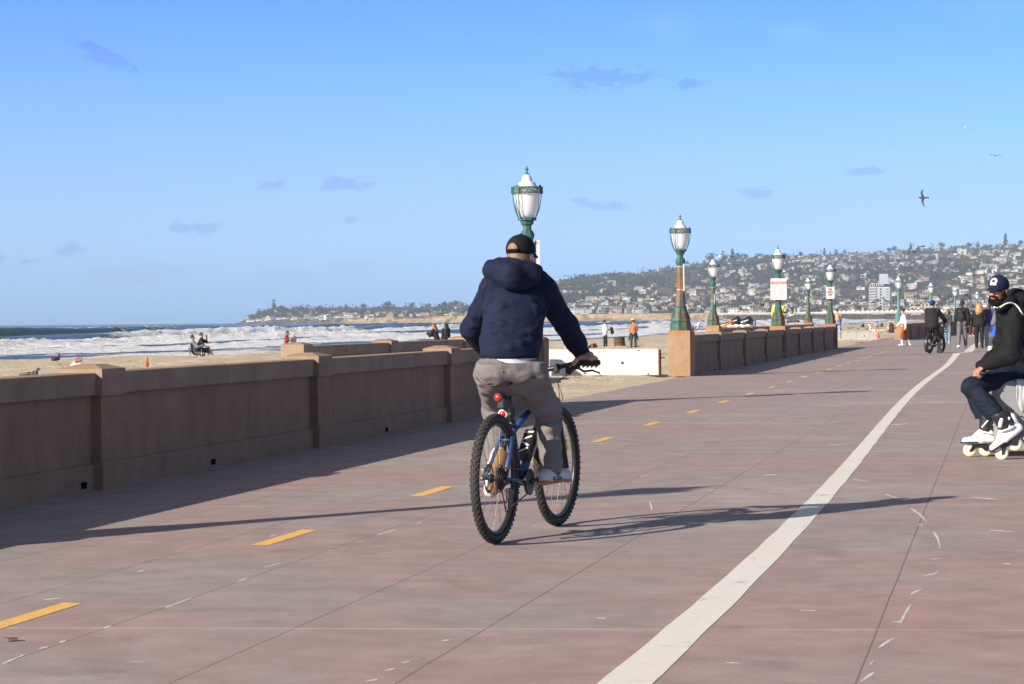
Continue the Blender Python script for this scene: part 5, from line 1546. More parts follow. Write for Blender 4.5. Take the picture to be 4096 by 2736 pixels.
def mtb():
    root = empty('mountain_bike', BR, -BH); tag(root, 'blue mountain bike with knobbly tyres and two red reflectors ridden along the boardwalk', 'bicycle')
    Rw, tr = .374, .0285
    wheel(root, 0, Rw, Rw, tr, 0, 62, 32); wheel(root, WB, Rw, Rw, tr, -.04, 62, 32)
    bb = V3((0, .435, .325)); st = V3((0, .300, .66)); ht = V3((0, WB - .30, .845)); hb = V3((0, WB - .262, .735)); ax = V3((0, 0, Rw))
    f = MB()
    f.tube([bb, st], [.019, .019], 12); f.tube([st + V3((0, .006, -.035)), ht - V3((0, 0, .015))], [.019, .021], 12); f.tube([bb, hb + V3((0, 0, .01))], [.027, .024], 12); f.tube([ht + V3((0, -.004, .02)), hb - V3((0, -.006, .02))], .026, 12)
    for s in (-1, 1):
        f.tube([st + V3((s * .012, -.01, -.07)), V3((s * .035, .20, .60)), V3((s * .058, .06, .43)), V3((s * .066, 0, Rw))], [.012, .0115, .010, .009], 8)
        f.tube([bb + V3((s * .030, -.01, 0)), V3((s * .048, .26, .345)), V3((s * .066, 0, Rw))], [.014, .012, .009], 8)
    f.tube([V3((-.042, .19, .585)), V3((.042, .19, .585))], .008, 6)
    f.tube([bb + V3((-.042, 0, 0)), bb + V3((.042, 0, 0))], .024, 12)
    fr = f.build('frame', m_bluef, root)
    fk = MB()
    for s in (-1, 1): fk.tube([V3((s * .062, WB - .20, .80)), V3((s * .062, WB - .02, Rw - .01))], [.017, .021], 10)
    fk.tube([V3((-.062, WB - .215, .815)), V3((0, WB - .235, .775)), V3((.062, WB - .215, .815))], .022, 8); fk.tube([hb, ht + V3((0, -.018, .07))], .017, 10)
    fk.tube([V3((-.062, WB - .145, .68)), V3((0, WB - .20, .735)), V3((.062, WB - .145, .68))], .013, 8)
    fo_ = fk.build('fork', m_blk, root)
    MB().tube([V3((.064, WB - .075, .535)), V3((.064, WB - .052, .475))], .0235, 10).build('yellow_band', m_yel, fo_)
    # seat post, saddle, lights
    MB().tube([st - V3((0, -.008, .02)), V3((0, .225, .885))], .0155, 10).tube([V3((0, .30, .658)), V3((0, .297, .69))], .024, 12).build('seat_post', m_blk, root)
    sd_ = MB(); rg = []
    for y, w, z, h in ((.06, .055, .905, .03), (.075, .075, .915, .035), (.12, .072, .92, .04), (.17, .045, .918, .038), (.24, .024, .912, .03), (.32, .018, .905, .022)):
        rg.append([V3((w * math.cos(a), y, z + h * .5 * math.sin(a))) for a in [6.28318 * k / 12 for k in range(12)]])
    sd_.rings(rg); sd_.tube([V3((-.025, .14, .905)), V3((-.02, .20, .88)), V3((-.02, .28, .895))], .004, 5); sd_.tube([V3((.025, .14, .905)), V3((.02, .20, .88)), V3((.02, .28, .895))], .004, 5)
    sd_.build('saddle', M('saddle_cover', (.012, .011, .011), .9, .2, 20, spec=.15), root)
    b = MB(); b.box((0, .150, .80), (.05, .10, .07), bev=.012); b.build('saddle_bag', m_blk, root)
    for z, y in ((.835, .15), (.735, .228)):
        lt = MB().lathe([(.024, 0), (.029, .004), (.029, .014)], 16, (-.015, y - .055, z), (0, 1, 0)).tube([(-.01, y - .04, z), (0, y + .03, z)], .010, 6).build('rear_light', m_blk if z > .8 else m_wht, root)
        MB().lathe([(.0, -.007), (.017, -.006), (.020 if z > .8 else .020, -.001), (.021, .004)], 16, (-.015, y - .056, z), (0, 1, 0)).build('lens', m_redl, lt)
    # bars
    hc = V3((0, WB - .275, .975)); hv = [V3((s * x, WB - .275 - dy, .975 + dz)) for x, dy, dz, s in ((.375, .055, .045, -1), (.2, .03, .04, -1), (.10, .0, .015, -1), (.0, 0, 0, 1), (.10, .0, .015, 1), (.2, .03, .04, 1), (.375, .055, .045, 1))]
    MB().tube([ht + V3((0, -.01, .03)), ht + V3((0, -.02, .095))], .020, 10).tube([ht + V3((0, -.02, .085)), hc], [.019, .02], 10).build('stem', m_blk, root)
    hbar = MB().tube(hv, [.0125, .0125, .0155, .0158, .0155, .0125, .0125], 10).build('handlebar', m_blk, root)
    for s in (-1, 1):
        MB().tube([V3((s * .245, WB - .275 - .036, .975 + .0415)), V3((s * .38, WB - .275 - .056, .975 + .0455))], .0165, 10).build('grip', m_rub, hbar)
        b = MB(); b.box((s * .215, WB - .275 - .01, .995), (.05, .05, .035), bev=.008); b.tube([(s * .215, WB - .25, .99), (s * .25, WB - .235, .965), (s * .31, WB - .25, .972), (s * .36, WB - .26, .955)], [.008, .008, .0065, .006], 6); b.build('brake_lever', m_blk, hbar)
        b = MB(); b.box((s * .175, WB - .285, .975), (.045, .04, .04), bev=.008); b.build('shifter', m_blk, hbar)
    b = MB(); b.box((.095, WB - .285, .985), (.03, .055, .06), bev=.008); b.build('mount_clamp', m_blk, hbar)
    MB().lathe([(.0, 0), (.016, 0), (.016, .006)], 14, (.135, WB - .30, .965), (0, -1, 0)).build('bell', m_wht, hbar)
    b = MB()
    for s, dx in ((1, .0), (1, .02), (-1, 0)):
        b.tube([(s * .20, WB - .24, .98), (s * (.12 + dx), WB - .18, .945), (s * .05, WB - .13, .90), (s * (.07 + dx), WB - .15, .80), (s * .05, WB - .20, .72)], .0025, 5)
    b.build('cable', m_blk, root)
    # drive
    dr = MB()
    for y, z, r, wdt in ((0, Rw, .078, .036),):
        for k in range(5): dr.tube([(.028 + k * .007, math.cos(a) * (r - .009 * k), z + math.sin(a) * (r - .009 * k)) for a in [6.28318 * j / 26 for j in range(26)]], .0035, 4, closed=True); dr.lathe([(.0, 0), (r - .009 * k - .012, 0), (r - .009 * k - .012, .002)], 20, (.028 + k * .007, 0, Rw), (1, 0, 0))
    dr.build('cassette', m_blk, root)
    cr = MB(); cr.tube([(.052, bb.y + math.cos(a) * .068, bb.z + math.sin(a) * .068) for a in [6.28318 * j / 30 for j in range(30)]], .006, 5, closed=True); cr.lathe([(.0, 0), (.06, 0), (.06, .004), (0, .004)], 24, (.050, bb.y, bb.z), (1, 0, 0)); cr.lathe([(.07, 0), (.079, 0), (.079, .003), (.07, .003)], 28, (.062, bb.y, bb.z), (1, 0, 0))
    cr.build('chainring', m_blk, root)
    ch = MB()
    ch.tube([(.045, 0, Rw + .062), (.052, bb.y, bb.z + .070)], .0045, 5); ch.tube([(.045, .05, .185), (.052, bb.y - .02, bb.z - .069)], .0045, 5); ch.tube([(.045, .05, .185), (.04, .03, .245), (.043, -.02, Rw - .06)], .0045, 5)
    ch.build('chain', M('rusty_chain', (.075, .05, .035), .6, .3, 40), root)
    de = MB(); de.box((.075, .02, Rw - .09), (.03, .05, .07), bev=.01); de.box((.068, .035, .245), (.014, .038, .13), Matrix.Rotation(-.25, 3, 'X'), bev=.006)
    for z in (.275, .195): de.lathe([(.0, -.004), (.022, -.004), (.022, .004), (0, .004)], 12, (.058, .042, z), (1, 0, 0))
    de.build('derailleur', m_blk, root)
    b = MB(); b.box((-.082, .045, Rw + .035), (.03, .07, .045), bev=.01); b.tube([(-.07, 0, Rw), (-.09, 0, Rw)], .014, 8); b.build('brake_caliper', m_grey, root)
    for s, fy in ((1, 1), (-1, -1)):
        pz = bb.z + .012 * s; py = bb.y + fy * .172
        c = MB().tube([(s * .06, bb.y, bb.z), (s * .085, py, pz)], [.015, .012], 8).build('crank_arm', m_blk, root)
        MB().box((s * .145, py, pz), (.10, .085, .018), bev=.006).tube([(s * .085, py, pz), (s * .12, py, pz)], .008, 6).build('pedal', m_blk, c)
    # battery style pack on the down tube with pale bars
    d = (hb - bb).normalized(); c0 = bb + d * .25
    Mx = Matrix((V3((1, 0, 0)), d, V3((1, 0, 0)).cross(d))).transposed()
    o = V3((0, -d.z, d.y)) * .056
    pk = MB().box(c0 + o, (.072, .21, .072), Mx, bev=.012).build('bottle_cage', m_blk, root)
    b = MB()
    for k in range(4): b.box(c0 + o * 1.68 + d * (-.075 + k * .05) , (.06, .012, .004), Mx @ Matrix.Rotation((.6, -.6, .5, 0)[k], 3, 'Z'))
    b.build('pale_bar', m_wht, pk)
    b = MB(); t0, t1 = st, ht
    b.box(bb + d * .33 + V3((.0265, 0, 0)), (.003, .22, .03), Mx); b.build('frame_decal', m_wht, fr)
mtb()

# ------------------------------------------------------------------ the rider
c_navy = cloth('navy_fleece', (0.0068, 0.0115, 0.034), .12, .3)
c_taupe = cloth('taupe_trousers', (0.172, 0.156, 0.150), .08, .15)
c_white = cloth('white_cotton', (0.70, 0.68, 0.66), .05, .2)
c_blackcap = cloth('black_twill', (0.010, 0.009, 0.009), .2, .3)
def rider():
    O = V3((BR.x, BR.y, 0))
    def p(px, py, dy): return P(px, py, BR.y + dy)
    hipL, hipR = p(1978, 1492, .20), p(2108, 1492, .27)
    shL, shR = p(1972, 1160, .42), p(2172, 1160, .50)
    chest = p(2060, 1225, .42); waist = p(2040, 1370, .30); pel = p(2038, 1470, .24); neck = p(2072, 1085, .50)
    elL = p(1886, 1318, .62); elR = p(2268, 1305, .66)
    wrR = p(2332, 1420, .83); 
    gl = B(WB - .33, -.30, 1.02); wrL = gl + V3((-.02, -.05, .045))
    knR = p(2186, 1634, .60); knL = p(1986, 1640, .62)
    anR = p(2205, 1872, .55); anL = p(1982, 1838, .30)
    hc = p(2085, 1030, .52)
    f = V3((math.sin(R(30)), math.cos(R(30)), -.06))
    hp, q, Mx, hs = head(hc, f, (.02, .05, 1), 1.0, True)
    lx = (shR - shL).normalized(); px_ = (hipR - hipL).normalized()
    body = list(hp) + [('c', neck, q(0, -.02, -.06), .058, .055)]
    body += [('c', pel, waist, .10, .10, px_, 1.3), ('c', waist, chest, .10, .11, lx, 1.3), ('c', chest, neck, .105, .05, lx, 1.3), ('c', neck, shL, .05, .05), ('c', neck, shR, .05, .05)]
    for h, k, a in ((hipL, knL, anL), (hipR, knR, anR)): body += [('c', h, k, .078, .052), ('c', k, a, .050, .036)]
    for s, e, w in ((shL, elL, wrL), (shR, elR, wrR)): body += [('c', s, e, .05, .04), ('c', e, w, .040, .030)]
    # right hand on the grip: fingers over the bar and lever, thumb under
    g = B(WB - .32, .315, 1.021)
    hand_d = (p(2366, 1418, .80) - wrR)
    dR = (BFW * .75 + BRT * .55 + V3((0, 0, -.10))).normalized()
    body += [('c', wrR, wrR + dR * .05, .030, .028)]
    kn = [B(WB - .30, .258 + i * .027, 1.048) for i in range(4)]
    for i, k in enumerate(kn):
        body.append(('c', wrR + BRT * (.012 * i - .015), k, .019, .0145))
        a = k + BFW * .040 + V3((0, 0, -.008)); b_ = a + BFW * .012 + V3((0, 0, -.034)); e = b_ - BFW * .028 + V3((0, 0, -.012))
        body += [('c', k, a, .0115, .0105), ('c', a, b_, .0105, .0095), ('c', b_, e, .0095, .008)]
    tb = B(WB - .335, .235, 1.035); te = p(2292, 1448, .78); tm = B(WB - .325, .215, 1.012)
    body += [('c', wrR + V3((-.01, 0, -.01)), tb, .020, .014), ('c', tb, tm, .0125, .0105), ('c', tm, te, .0105, .0085)]
    body += [('c', wrR, B(WB - .33, .33, 1.045), .024, .018)]
    # left hand on its grip
    for i in range(4):
        k = B(WB - .30, -(.258 + i * .027), 1.048); a = k + BFW * .040 + V3((0, 0, -.008)); b_ = a + BFW * .012 + V3((0, 0, -.034)); e = b_ - BFW * .028 + V3((0, 0, -.012))
        body += [('c', wrL - BRT * (.012 * i - .015), k, .019, .0145), ('c', k, a, .0115, .0105), ('c', a, b_, .0105, .0095), ('c', b_, e, .0095, .008)]
    body += [('c', wrL, B(WB - .325, -.235, 1.03), .02, .013), ('c', B(WB - .325, -.235, 1.03), B(WB - .29, -.225, 1.0), .012, .009)]
    ftR = V3((math.sin(R(36)), math.cos(R(36)), 0)); toeR = anR + ftR * .17 + V3((0, 0, -.075))
    toeL = p(1958, 1948, .26)
    body += [('c', anR, toeR, .036, .026), ('c', anL, toeL, .036, .026)]
    root = solid('person', shift(body, O), .0065, m_skin, k=.012)
    root.location = O; tag(root, 'person riding the blue mountain bike in a navy hoodie, taupe trousers and black cap', 'person')
    def sh(pr): return shift(pr, O)
    # hoodie
    hood = [('c', pel + V3((0, 0, .085)), waist, .128, .132, px_, 1.36), ('c', waist, chest, .132, .136, lx, 1.36), ('c', chest, neck + V3((0, 0, -.06)), .136, .088, lx, 1.42),
            ('c', p(2000, 1135, .48), shL, .085, .082), ('c', p(2145, 1135, .50), shR, .085, .082),
            ('p', pel + V3((0, 0, .060)), V3((0, 0, -1))), ('c', shL, elL, .082, .064), ('c', elL, wrL, .066, .043), ('c', shR, elR, .080, .064), ('c', elR, elR + (wrR - elR) * .55, .066, .060), ('c', elR + (wrR - elR) * .5, wrR + (elR - wrR) * .04, .060, .044)]
    from mathutils.bvhtree import BVHTree
    def surf(prims):
        ob = solid('tmp', shift(prims, O), .018, c_navy, None, k=.035); me = ob.data
        t_ = BVHTree.FromPolygons([v.co + O for v in me.vertices], [tuple(f_.vertices) for f_ in me.polygons])
        bpy.data.objects.remove(ob); bpy.data.meshes.remove(me); return t_
    def ridges(t_, lines, r):
        out = []
        for ln in lines:
            q_ = []
            for px, py in ln:
                d = ray(px, py).normalized(); h = t_.ray_cast(V3((0, 0, CAMZ)), d)
                if h[0] is not None: q_.append(h[0] + d * r * .45)
            m = len(q_) - 1
            for i in range(m): out.append(('c', q_[i], q_[i + 1], r * (.35 if i == 0 else 1), r * (.35 if i == m - 1 else 1)))
        return out
    hood += ridges(surf(hood), [[(1929, 1330), (1965, 1308), (2010, 1296), (2062, 1290)], [(1937, 1366), (1970, 1350), (2010, 1345), (2071, 1352)], [(2150, 1312), (2120, 1330), (2085, 1340), (2036, 1343)], [(2156, 1350), (2120, 1364), (2080, 1374), (2030, 1384)], [(1924, 1270), (1936, 1236), (1955, 1205), (1985, 1180)],
        [(2180, 1245), (2160, 1275), (2148, 1300)], [(2240, 1318), (2270, 1300), (2300, 1296), (2332, 1306)], [(2262, 1348), (2290, 1334), (2320, 1334), (2344, 1346)], [(2215, 1215), (2245, 1222), (2280, 1216)], [(2228, 1262), (2260, 1262), (2295, 1250)], [(1880, 1240), (1900, 1262), (1918, 1280)], [(1868, 1285), (1890, 1300), (1912, 1306)], [(1990, 1400), (2040, 1394), (2100, 1398)],
        [(2290, 1382), (2315, 1372), (2345, 1378)], [(1975, 1255), (2010, 1225), (2050, 1210)], [(2120, 1200), (2140, 1230), (2145, 1262)]], .0135)
    o = solid('hoodie', sh(hood), .0085, c_navy, root, k=.022, folds=[(.010, (4.0, 4.0, 7), 3), (.005, (12, 12, 20), 6), (.003, (30, 30, 36), 9)])
    bvh_h = BVHTree.FromPolygons([v.co + O for v in o.data.vertices], [tuple(f_.vertices) for f_ in o.data.polygons])
    def seam(pts, r=.0018):
        q_ = []
        for (x0, y0), (x1, y1) in zip(pts[:-1], pts[1:]):
            for k_ in range(6):
                d = ray(x0 + (x1 - x0) * k_ / 6, y0 + (y1 - y0) * k_ / 6).normalized(); h = bvh_h.ray_cast(V3((0, 0, CAMZ)), d)
                if h[0] is not None: q_.append(h[0] - d * r * .9 - O)
        if len(q_) > 2: MB().tube(q_, r, 5).build('seam', dkn, o)
    dkn = cloth('navy_seam', (.004, .005, .014), .1, .1)
    seam([(1950, 1130), (1934, 1180), (1922, 1240), (1922, 1300)]); seam([(2178, 1120), (2190, 1170), (2188, 1215), (2178, 1248)])
    hem = [('c', pel + V3((0, .0, .06)), pel + V3((0, 0, .12)), .127, .127, px_, 1.37), ('p', pel + V3((0, 0, .052)), V3((0, 0, -1))), ('p', pel + V3((0, 0, .112)), V3((0, 0, 1)))]
    solid('hem_band', sh(hem), .010, c_navy, o, k=.01, folds=[(.004, (60, 60, 4), 4)])
    solid('cuff', sh([('c', wrR + (elR - wrR) * .06, wrR + (elR - wrR) * -.05, .040, .036)]), .007, c_navy, o, k=.01)
    hd = [('c', p(1972, 1080, .36), p(2040, 1102, .30), .060, .075), ('c', p(2040, 1102, .30), p(2118, 1102, .36), .075, .060), ('c', p(1990, 1062, .44), p(1962, 1085, .42), .045, .05), ('c', p(2118, 1095, .40), p(2140, 1088, .52), .055, .04),
          ('c', p(2000, 1052, .40), p(2070, 1066, .36), .035, .042), ('c', p(2060, 1128, .31), p(2085, 1132, .33), .050, .045), ('c', p(2070, 1066, .36), p(2128, 1078, .44), .040, .038),
          ('c', p(2000, 1060, .60), p(1970, 1080, .50), .05, .05), ('c', p(2140, 1085, .60), p(2140, 1088, .50), .045, .045)]
    solid('hood', sh(hd), .008, c_navy, o, k=.026, folds=[(.014, (6, 6, 9), 13), (.006, (18, 18, 22), 16)])
    # shirt tail and trousers
    solid('shirt', sh([('c', pel + V3((0, 0, .0)), pel + V3((0, 0, .06)), .122, .119, px_, 1.37), ('p', pel + V3((0, 0, .075)), V3((0, 0, 1))), ('p', pel + V3((0, 0, -.04)), V3((0, 0, -1)))]), .010, c_white, root, k=.02, folds=[(.006, (14, 14, 14), 3)])
    tr = [('c', pel + V3((0, 0, .03)), pel + V3((0, 0, -.03)), .128, .132, px_, 1.37), ('c', hipL + V3((.01, -.05, .01)), hipR + V3((-.01, -.05, .01)), .116, .116), ('p', pel + V3((0, 0, .020)), V3((0, 0, 1))),
          ('c', hipL, knL, .108, .076), ('c', hipR, knR, .110, .080), ('c', knR, anR + V3((0, 0, .01)), .074, .066), ('c', knL, anL + V3((0, 0, .02)), .070, .058),
          ('c', knL + V3((-.02, -.03, -.01)), knL + V3((.06, -.03, -.02)), .045, .045)]
    tr += ridges(surf(tr), [[(2112, 1618), (2150, 1638), (2190, 1642), (2230, 1628)], [(2130, 1652), (2170, 1664), (2205, 1660), (2234, 1646)], [(1950, 1655), (1985, 1664), (2020, 1654)], [(2165, 1700), (2200, 1712), (2238, 1704)], [(2170, 1760), (2200, 1772), (2236, 1766)], [(2175, 1820), (2205, 1830), (2238, 1822)], [(2062, 1480), (2100, 1500), (2140, 1500)], [(1930, 1560), (1950, 1590), (1960, 1620)], [(2080, 1570), (2120, 1590), (2165, 1592)], [(2150, 1470), (2165, 1510), (2190, 1550)], [(1910, 1470), (1940, 1490), (1985, 1500)]], .013)
    t = solid('trousers', sh(tr), .009, c_taupe, root, k=.045, folds=[(.012, (8, 8, 14), 23), (.007, (17, 17, 26), 26)])
    dk = cloth('dark_seam', (.03, .026, .026), .1, .1)
    bvh = BVHTree.FromPolygons([v.co + O for v in t.data.vertices], [tuple(f_.vertices) for f_ in t.data.polygons])
    def strip(pts, r, nm='pocket_seam', mat=dk):
        o_ = []
        for a in pts:
            d = ray(a[0], a[1]).normalized(); h = bvh.ray_cast(V3((0, 0, CAMZ)), d)
            if h[0] is not None: o_.append(h[0] - d * r * .3 - O)
        if len(o_) > 1: MB().tube(o_, r, 6).build(nm, mat, t)
    strip([(1905, 1513, .075), (1925, 1530, .062), (1950, 1537, .058), (1968, 1534, .060)], .0035)
    strip([(2050, 1534, .075), (2085, 1531, .085), (2112, 1520, .095), (2132, 1508, .12), (2140, 1510, .14)], .0042)
    strip([(2007, 1449, .09), (2008, 1490, .078)], .008, 'belt_loop', c_taupe)
    # shoes
    m_sole = M('tan_gum_sole', (.36, .19, .065), .7, .12, 12)
    m_shoe = cloth('grey_white_canvas', (.56, .545, .53), .08, .2)
    for an, toe, up in ((anR, toeR, V3((0, 0, 1))), (anL, toeL, V3((-.05, .75, .65)))):
        d = (toe - an).normalized(); up = (up - d * up.dot(d)).normalized()
        d2 = V3((d.x, d.y, 0)).normalized() if an is anR else d
        heel = an - up * .055 - d2 * .055 if an is anR else an - d2 * .035 - up * .035
        tip = heel + d2 * .235
        s_ = d2.cross(up)
        so = solid('shoe', sh([('c', heel, tip, .038, .034, s_, 1.2), ('c', an + V3((0, 0, .0)), heel + d2 * .03, .046, .046), ('c', an, heel + d2 * .14, .046, .034), ('e', heel + d2 * .20, (.04, .04, .04))]), .008, m_shoe, root, k=.02)
        solid('sole', sh([('c', heel - up * .030, tip - up * .024, .022, .018, s_, 2.15)]), .007, m_sole, so, k=.01)
    # cap and hair
    Q = lambda a, b, c: q(a, b, c) - O
    cp = cap_part(root, Q, Mx, hs, c_blackcap)
    solid('hair', [('e', Q(0, -.018, -.005), (.080 * hs, .098 * hs, .085 * hs), Mx), ('-e', Q(0, .085, -.04), (.10 * hs, .105 * hs, .2 * hs), Mx), ('-c', Q(-.1, -.05, -.13), Q(.1, -.05, -.13), .05, .05)], .006, M('light_brown_hair', (.20, .125, .062), .6, .35, 60), root, k=.01)
    # adjuster opening: hair showing through, strap below it
    yb = lambda u, v, e=.002: Q(u, -.008 - .116 * math.sqrt(max(0.02, 1 - (u / .089) ** 2 - ((v - .05) / .098) ** 2)) - e, v)
    arch = [(math.cos(math.pi * k / 10) * .040, .042 + math.sin(math.pi * k / 10) * .046) for k in range(11)]
    b = MB(); rr_ = [[yb(u * f, .042 + (v - .042) * f) for u, v in arch] for f in (.02, .35, .7, 1.0)]
    for r0, r1 in zip(rr_[:-1], rr_[1:]):
        for k in range(10): b.poly([r0[k], r0[k + 1], r1[k + 1], r1[k]], True)
    b.build('cap_opening', _mc['light_brown_hair'], cp)
    b = MB(); b.tube([yb(u, v, .001) for u, v in arch], .0045, 6); b.tube([yb(u, .038, .002) for u in (-.045, -.025, 0, .025, .045)], .008, 6); b.build('adjuster_strap', c_blackcap, cp)
    b = MB(); b.tube([Q(.081, -.02, .012), Q(.080, .06, .016), Q(.066, .095, .012)], .0025, 5); b.build('spectacle_arm', m_blk, root)
rider()
# ------------------------------------------------------------------ seated skater on the concrete block
m_conc = M('grey_concrete', (0.25, 0.255, 0.26), .85, .07, 2.5, bump=.3, bscale=45, bdist=.006, second=(0.22, 0.22, 0.22), thr=(.68, .72), sscale=14)
SKO = G(3984, 1831)
def block_():
    root = empty('concrete_block', SKO, -.02); tag(root, 'grey concrete block at the right edge, seat of the skater in the dark hoodie', 'concrete block')
    MB().box((.75, .36, .375), (1.5, .72, .64), bev=.018).build('block_body', m_conc, root)
    MB().box((.78, .38, .027), (1.40, .60, .054)).build('recessed_base', M('dark_gap_concrete', (.13, .095, .075), .9, .2, 6), root)  # brown base, with the shade of the gap put into its colour
block_()
# pale block and tub farther back, between the skater's legs and behind him
c = G(3958, 1581)
b_ = empty('concrete_block', c, -.05); tag(b_, 'small pale tan concrete block seen below the knee of the seated skater', 'concrete block')
MB().box((.2, .16, .15), (.40, .32, .30), bev=.015).build('block_body', m_cope, b_)
def tub():
    g = G(3966, 1420); root = empty('storage_tub', g, .1); tag(root, 'dark grey tub on a pale stand holding a blue bag', 'tub')
    MB().lathe([(.0, 0), (.13, 0), (.15, .30), (.165, .31), (.165, .33), (.0, .33)], 14, (.05, 0, .30)).build('tub_body', M('grey_plastic', (.10, .10, .11), .5, .1, 9), root)
    b = MB()
    for x in (-.06, .16): b.box((x, 0, .15), (.05, .22, .30))
    b.build('stand', m_bar, root)
    b2 = solid('cloth_bag', [('c', (.04, 0, .60), (.16, 0, .95), .09, .05), ('e', (.1, 0, .66), (.15, .11, .10))], .015, cloth('bright_blue_cloth', (.03, .10, .55)), None, folds=[(.02, (12, 12, 12), 2)])
    b2.location = g; tag(b2, 'bright blue bag lying in the dark grey tub behind the skater', 'bag')
    ch = solid('folded_cushion', [('c', (.12, .1, 1.05), (.3, .1, 1.42), .10, .16, (1, 0, 0), 1.2)], .02, cloth('slate_cloth', (.12, .13, .15)), None)
    ch.location = g; tag(ch, 'slate grey cushion standing in the dark tub above the blue bag', 'cushion')
tub()

c_char = cloth('charcoal_fleece', (0.0075, 0.0075, 0.009), .12, .3)
c_denim = M('dark_denim', (0.0085, 0.0135, 0.027), .85, .35, 40, bump=.3, bscale=250, bdist=.002, spec=.2)
m_shell = M('white_skate_shell', (.80, .795, .765), .3, .03, 6)
m_wheel = M('cream_wheel', (.68, .64, .38), .35, .06, 8)
m_hubw = M('white_wheel_hub', (.80, .79, .77), .4, .03, 8)
def skater():
    Y0 = 20.3
    p = lambda px, py, y: P(px, py, y)
    hipN, hipF = p(4076, 1487, 20.50), p(4074, 1487, 20.78)
    knN, knF = p(3888, 1548, 20.22), p(3886, 1545, 20.62)
    anN, anF = p(3992, 1672, 20.06), p(3940, 1680, 20.50)
    pel = p(4088, 1475, 20.64); chest = p(4058, 1305, 20.45); waist = p(4082, 1400, 20.58); neck = p(4026, 1215, 20.30)
    shN, shF = p(4056, 1262, 20.16), p(4030, 1255, 20.66)
    elN, elF = p(4040, 1412, 20.00), p(4000, 1410, 20.75); wrN, wrF = p(3940, 1461, 20.12), p(3926, 1465, 20.42)
    hc = p(3993, 1164, 20.15)
    f = V3((-.64, -.76, -.06)).normalized()
    hp, q, Mx, hs = head(hc, f, (.06, -.02, 1), 1.06, True)
    lx = V3((.1, -1, 0)).normalized()
    O = V3((SKO.x, SKO.y, 0))
    def sh(pr): return shift(pr, O)
    body = list(hp) + [('c', neck, q(0, -.02, -.06), .062, .058), ('c', pel, waist, .10, .10, lx, 1.3), ('c', waist, chest, .10, .11, lx, 1.3), ('c', chest, neck, .10, .05, lx, 1.2), ('c', neck, shN, .05, .05), ('c', neck, shF, .05, .05)]
    for h, k, a in ((hipN, knN, anN), (hipF, knF, anF)): body += [('c', h, k, .075, .05), ('c', k, a, .048, .036)]
    for s, e, w in ((shN, elN, wrN), (shF, elF, wrF)): body += [('c', s, e, .05, .04), ('c', e, w, .04, .03)]
    body += hand(wrN, V3((-.75, .12, -.62)), V3((.5, .2, -.8)), V3((-.3, .9, .2)), 1.0, 45)
    body += hand(wrF, V3((-.75, -.12, -.62)), V3((.5, -.2, -.8)), V3((-.3, -.9, .2)), 1.0, 45)
    root = solid('person', sh(body), .0065, m_skin_b, k=.011); root.location = O
    tag(root, 'bearded person in a charcoal hoodie and navy cap sitting on the grey block', 'person')
    Q = lambda a, b, c: q(a, b, c) - O
    top = [('c', pel + V3((0, 0, .06)), waist, .135, .14, lx, 1.35), ('c', waist, chest, .14, .145, lx, 1.35), ('c', chest, neck + V3((0.02, 0, -.05)), .145, .095, lx, 1.35), ('p', pel + V3((0, 0, .045)), V3((0, 0, -1))),
           ('c', neck + V3((.02, -.05, -.07)), shN, .10, .10), ('c', neck + V3((.02, .05, -.07)), shF, .09, .09), ('c', shN, elN, .100, .090), ('c', elN, wrN, .092, .050), ('c', shF, elF, .085, .075), ('c', elF, wrF, .075, .045)]
    t = solid('hoodie', sh(top), .009, c_char, root, k=.035, folds=[(.022, (5, 5, 8), 33), (.012, (12, 12, 16), 36), (.005, (24, 24, 28), 39)])
    hd = [('c', p(4002, 1236, 20.05), p(4040, 1206, 20.12), .026, .046), ('c', p(4040, 1206, 20.12), p(4078, 1190, 20.32), .046, .070), ('c', p(4078, 1190, 20.32), p(4060, 1180, 20.60), .075, .06), ('c', p(4060, 1180, 20.60), p(3990, 1222, 20.55), .06, .035),
          ('c', p(4085, 1205, 20.2), p(4110, 1215, 20.4), .075, .06), ('c', p(3994, 1240, 20.10), p(3990, 1240, 20.45), .022, .022)]
    solid('hood', sh(hd), .008, c_char, t, k=.03, folds=[(.014, (8, 8, 10), 13)])
    dpx = [(3976, 1228, 20.03), (3988, 1232, 20.0), (4002, 1228, 19.99), (4019, 1217, 19.985), (4032, 1212, 19.985), (4046, 1211, 19.985), (4060, 1216, 19.99), (4072, 1228, 20.0), (4082, 1243, 20.02), (4093, 1260, 20.02)]
    # the cord lies on the cloth
    dg = bpy.context.evaluated_depsgraph_get()
    from mathutils.bvhtree import BVHTree
    trees = []
    for ob in (t, t.children[0]):
        me = ob.data; trees.append(BVHTree.FromPolygons([v.co + O for v in me.vertices], [tuple(pp.vertices) for pp in me.polygons]))
    pts = []
    for px, py, y in dpx:
        d = ray(px, py).normalized(); best = None
        for tr_ in trees:
            h = tr_.ray_cast(V3((0, 0, CAMZ)), d)
            if h[0] is not None and (best is None or h[3] < best): best = h[3]
        pts.append((V3((0, 0, CAMZ)) + d * (best - .006) if best else P(px, py, y)) - O)
    MB().tube(pts, .0065, 6).build('drawstring', c_white, t)
    tr = [('c', pel + V3((0, 0, .05)), pel + V3((0, 0, -.0)), .12, .11, lx, 1.35), ('c', hipN, knN, .100, .078), ('c', hipF, knF, .100, .078), ('c', knN, knN + (anN - knN) * .86, .076, .082), ('c', knF, knF + (anF - knF) * .90, .076, .078),
          ('e', knN + V3((-.01, 0, -.01)), (.082, .075, .08)), ('p', V3((anF.x, anF.y, .355)), V3((.10, 0, -1)).normalized())]
    solid('jeans', sh(tr), .008, c_denim, root, k=.03, folds=[(.016, (8, 8, 12), 43), (.010, (18, 18, 22), 46)])
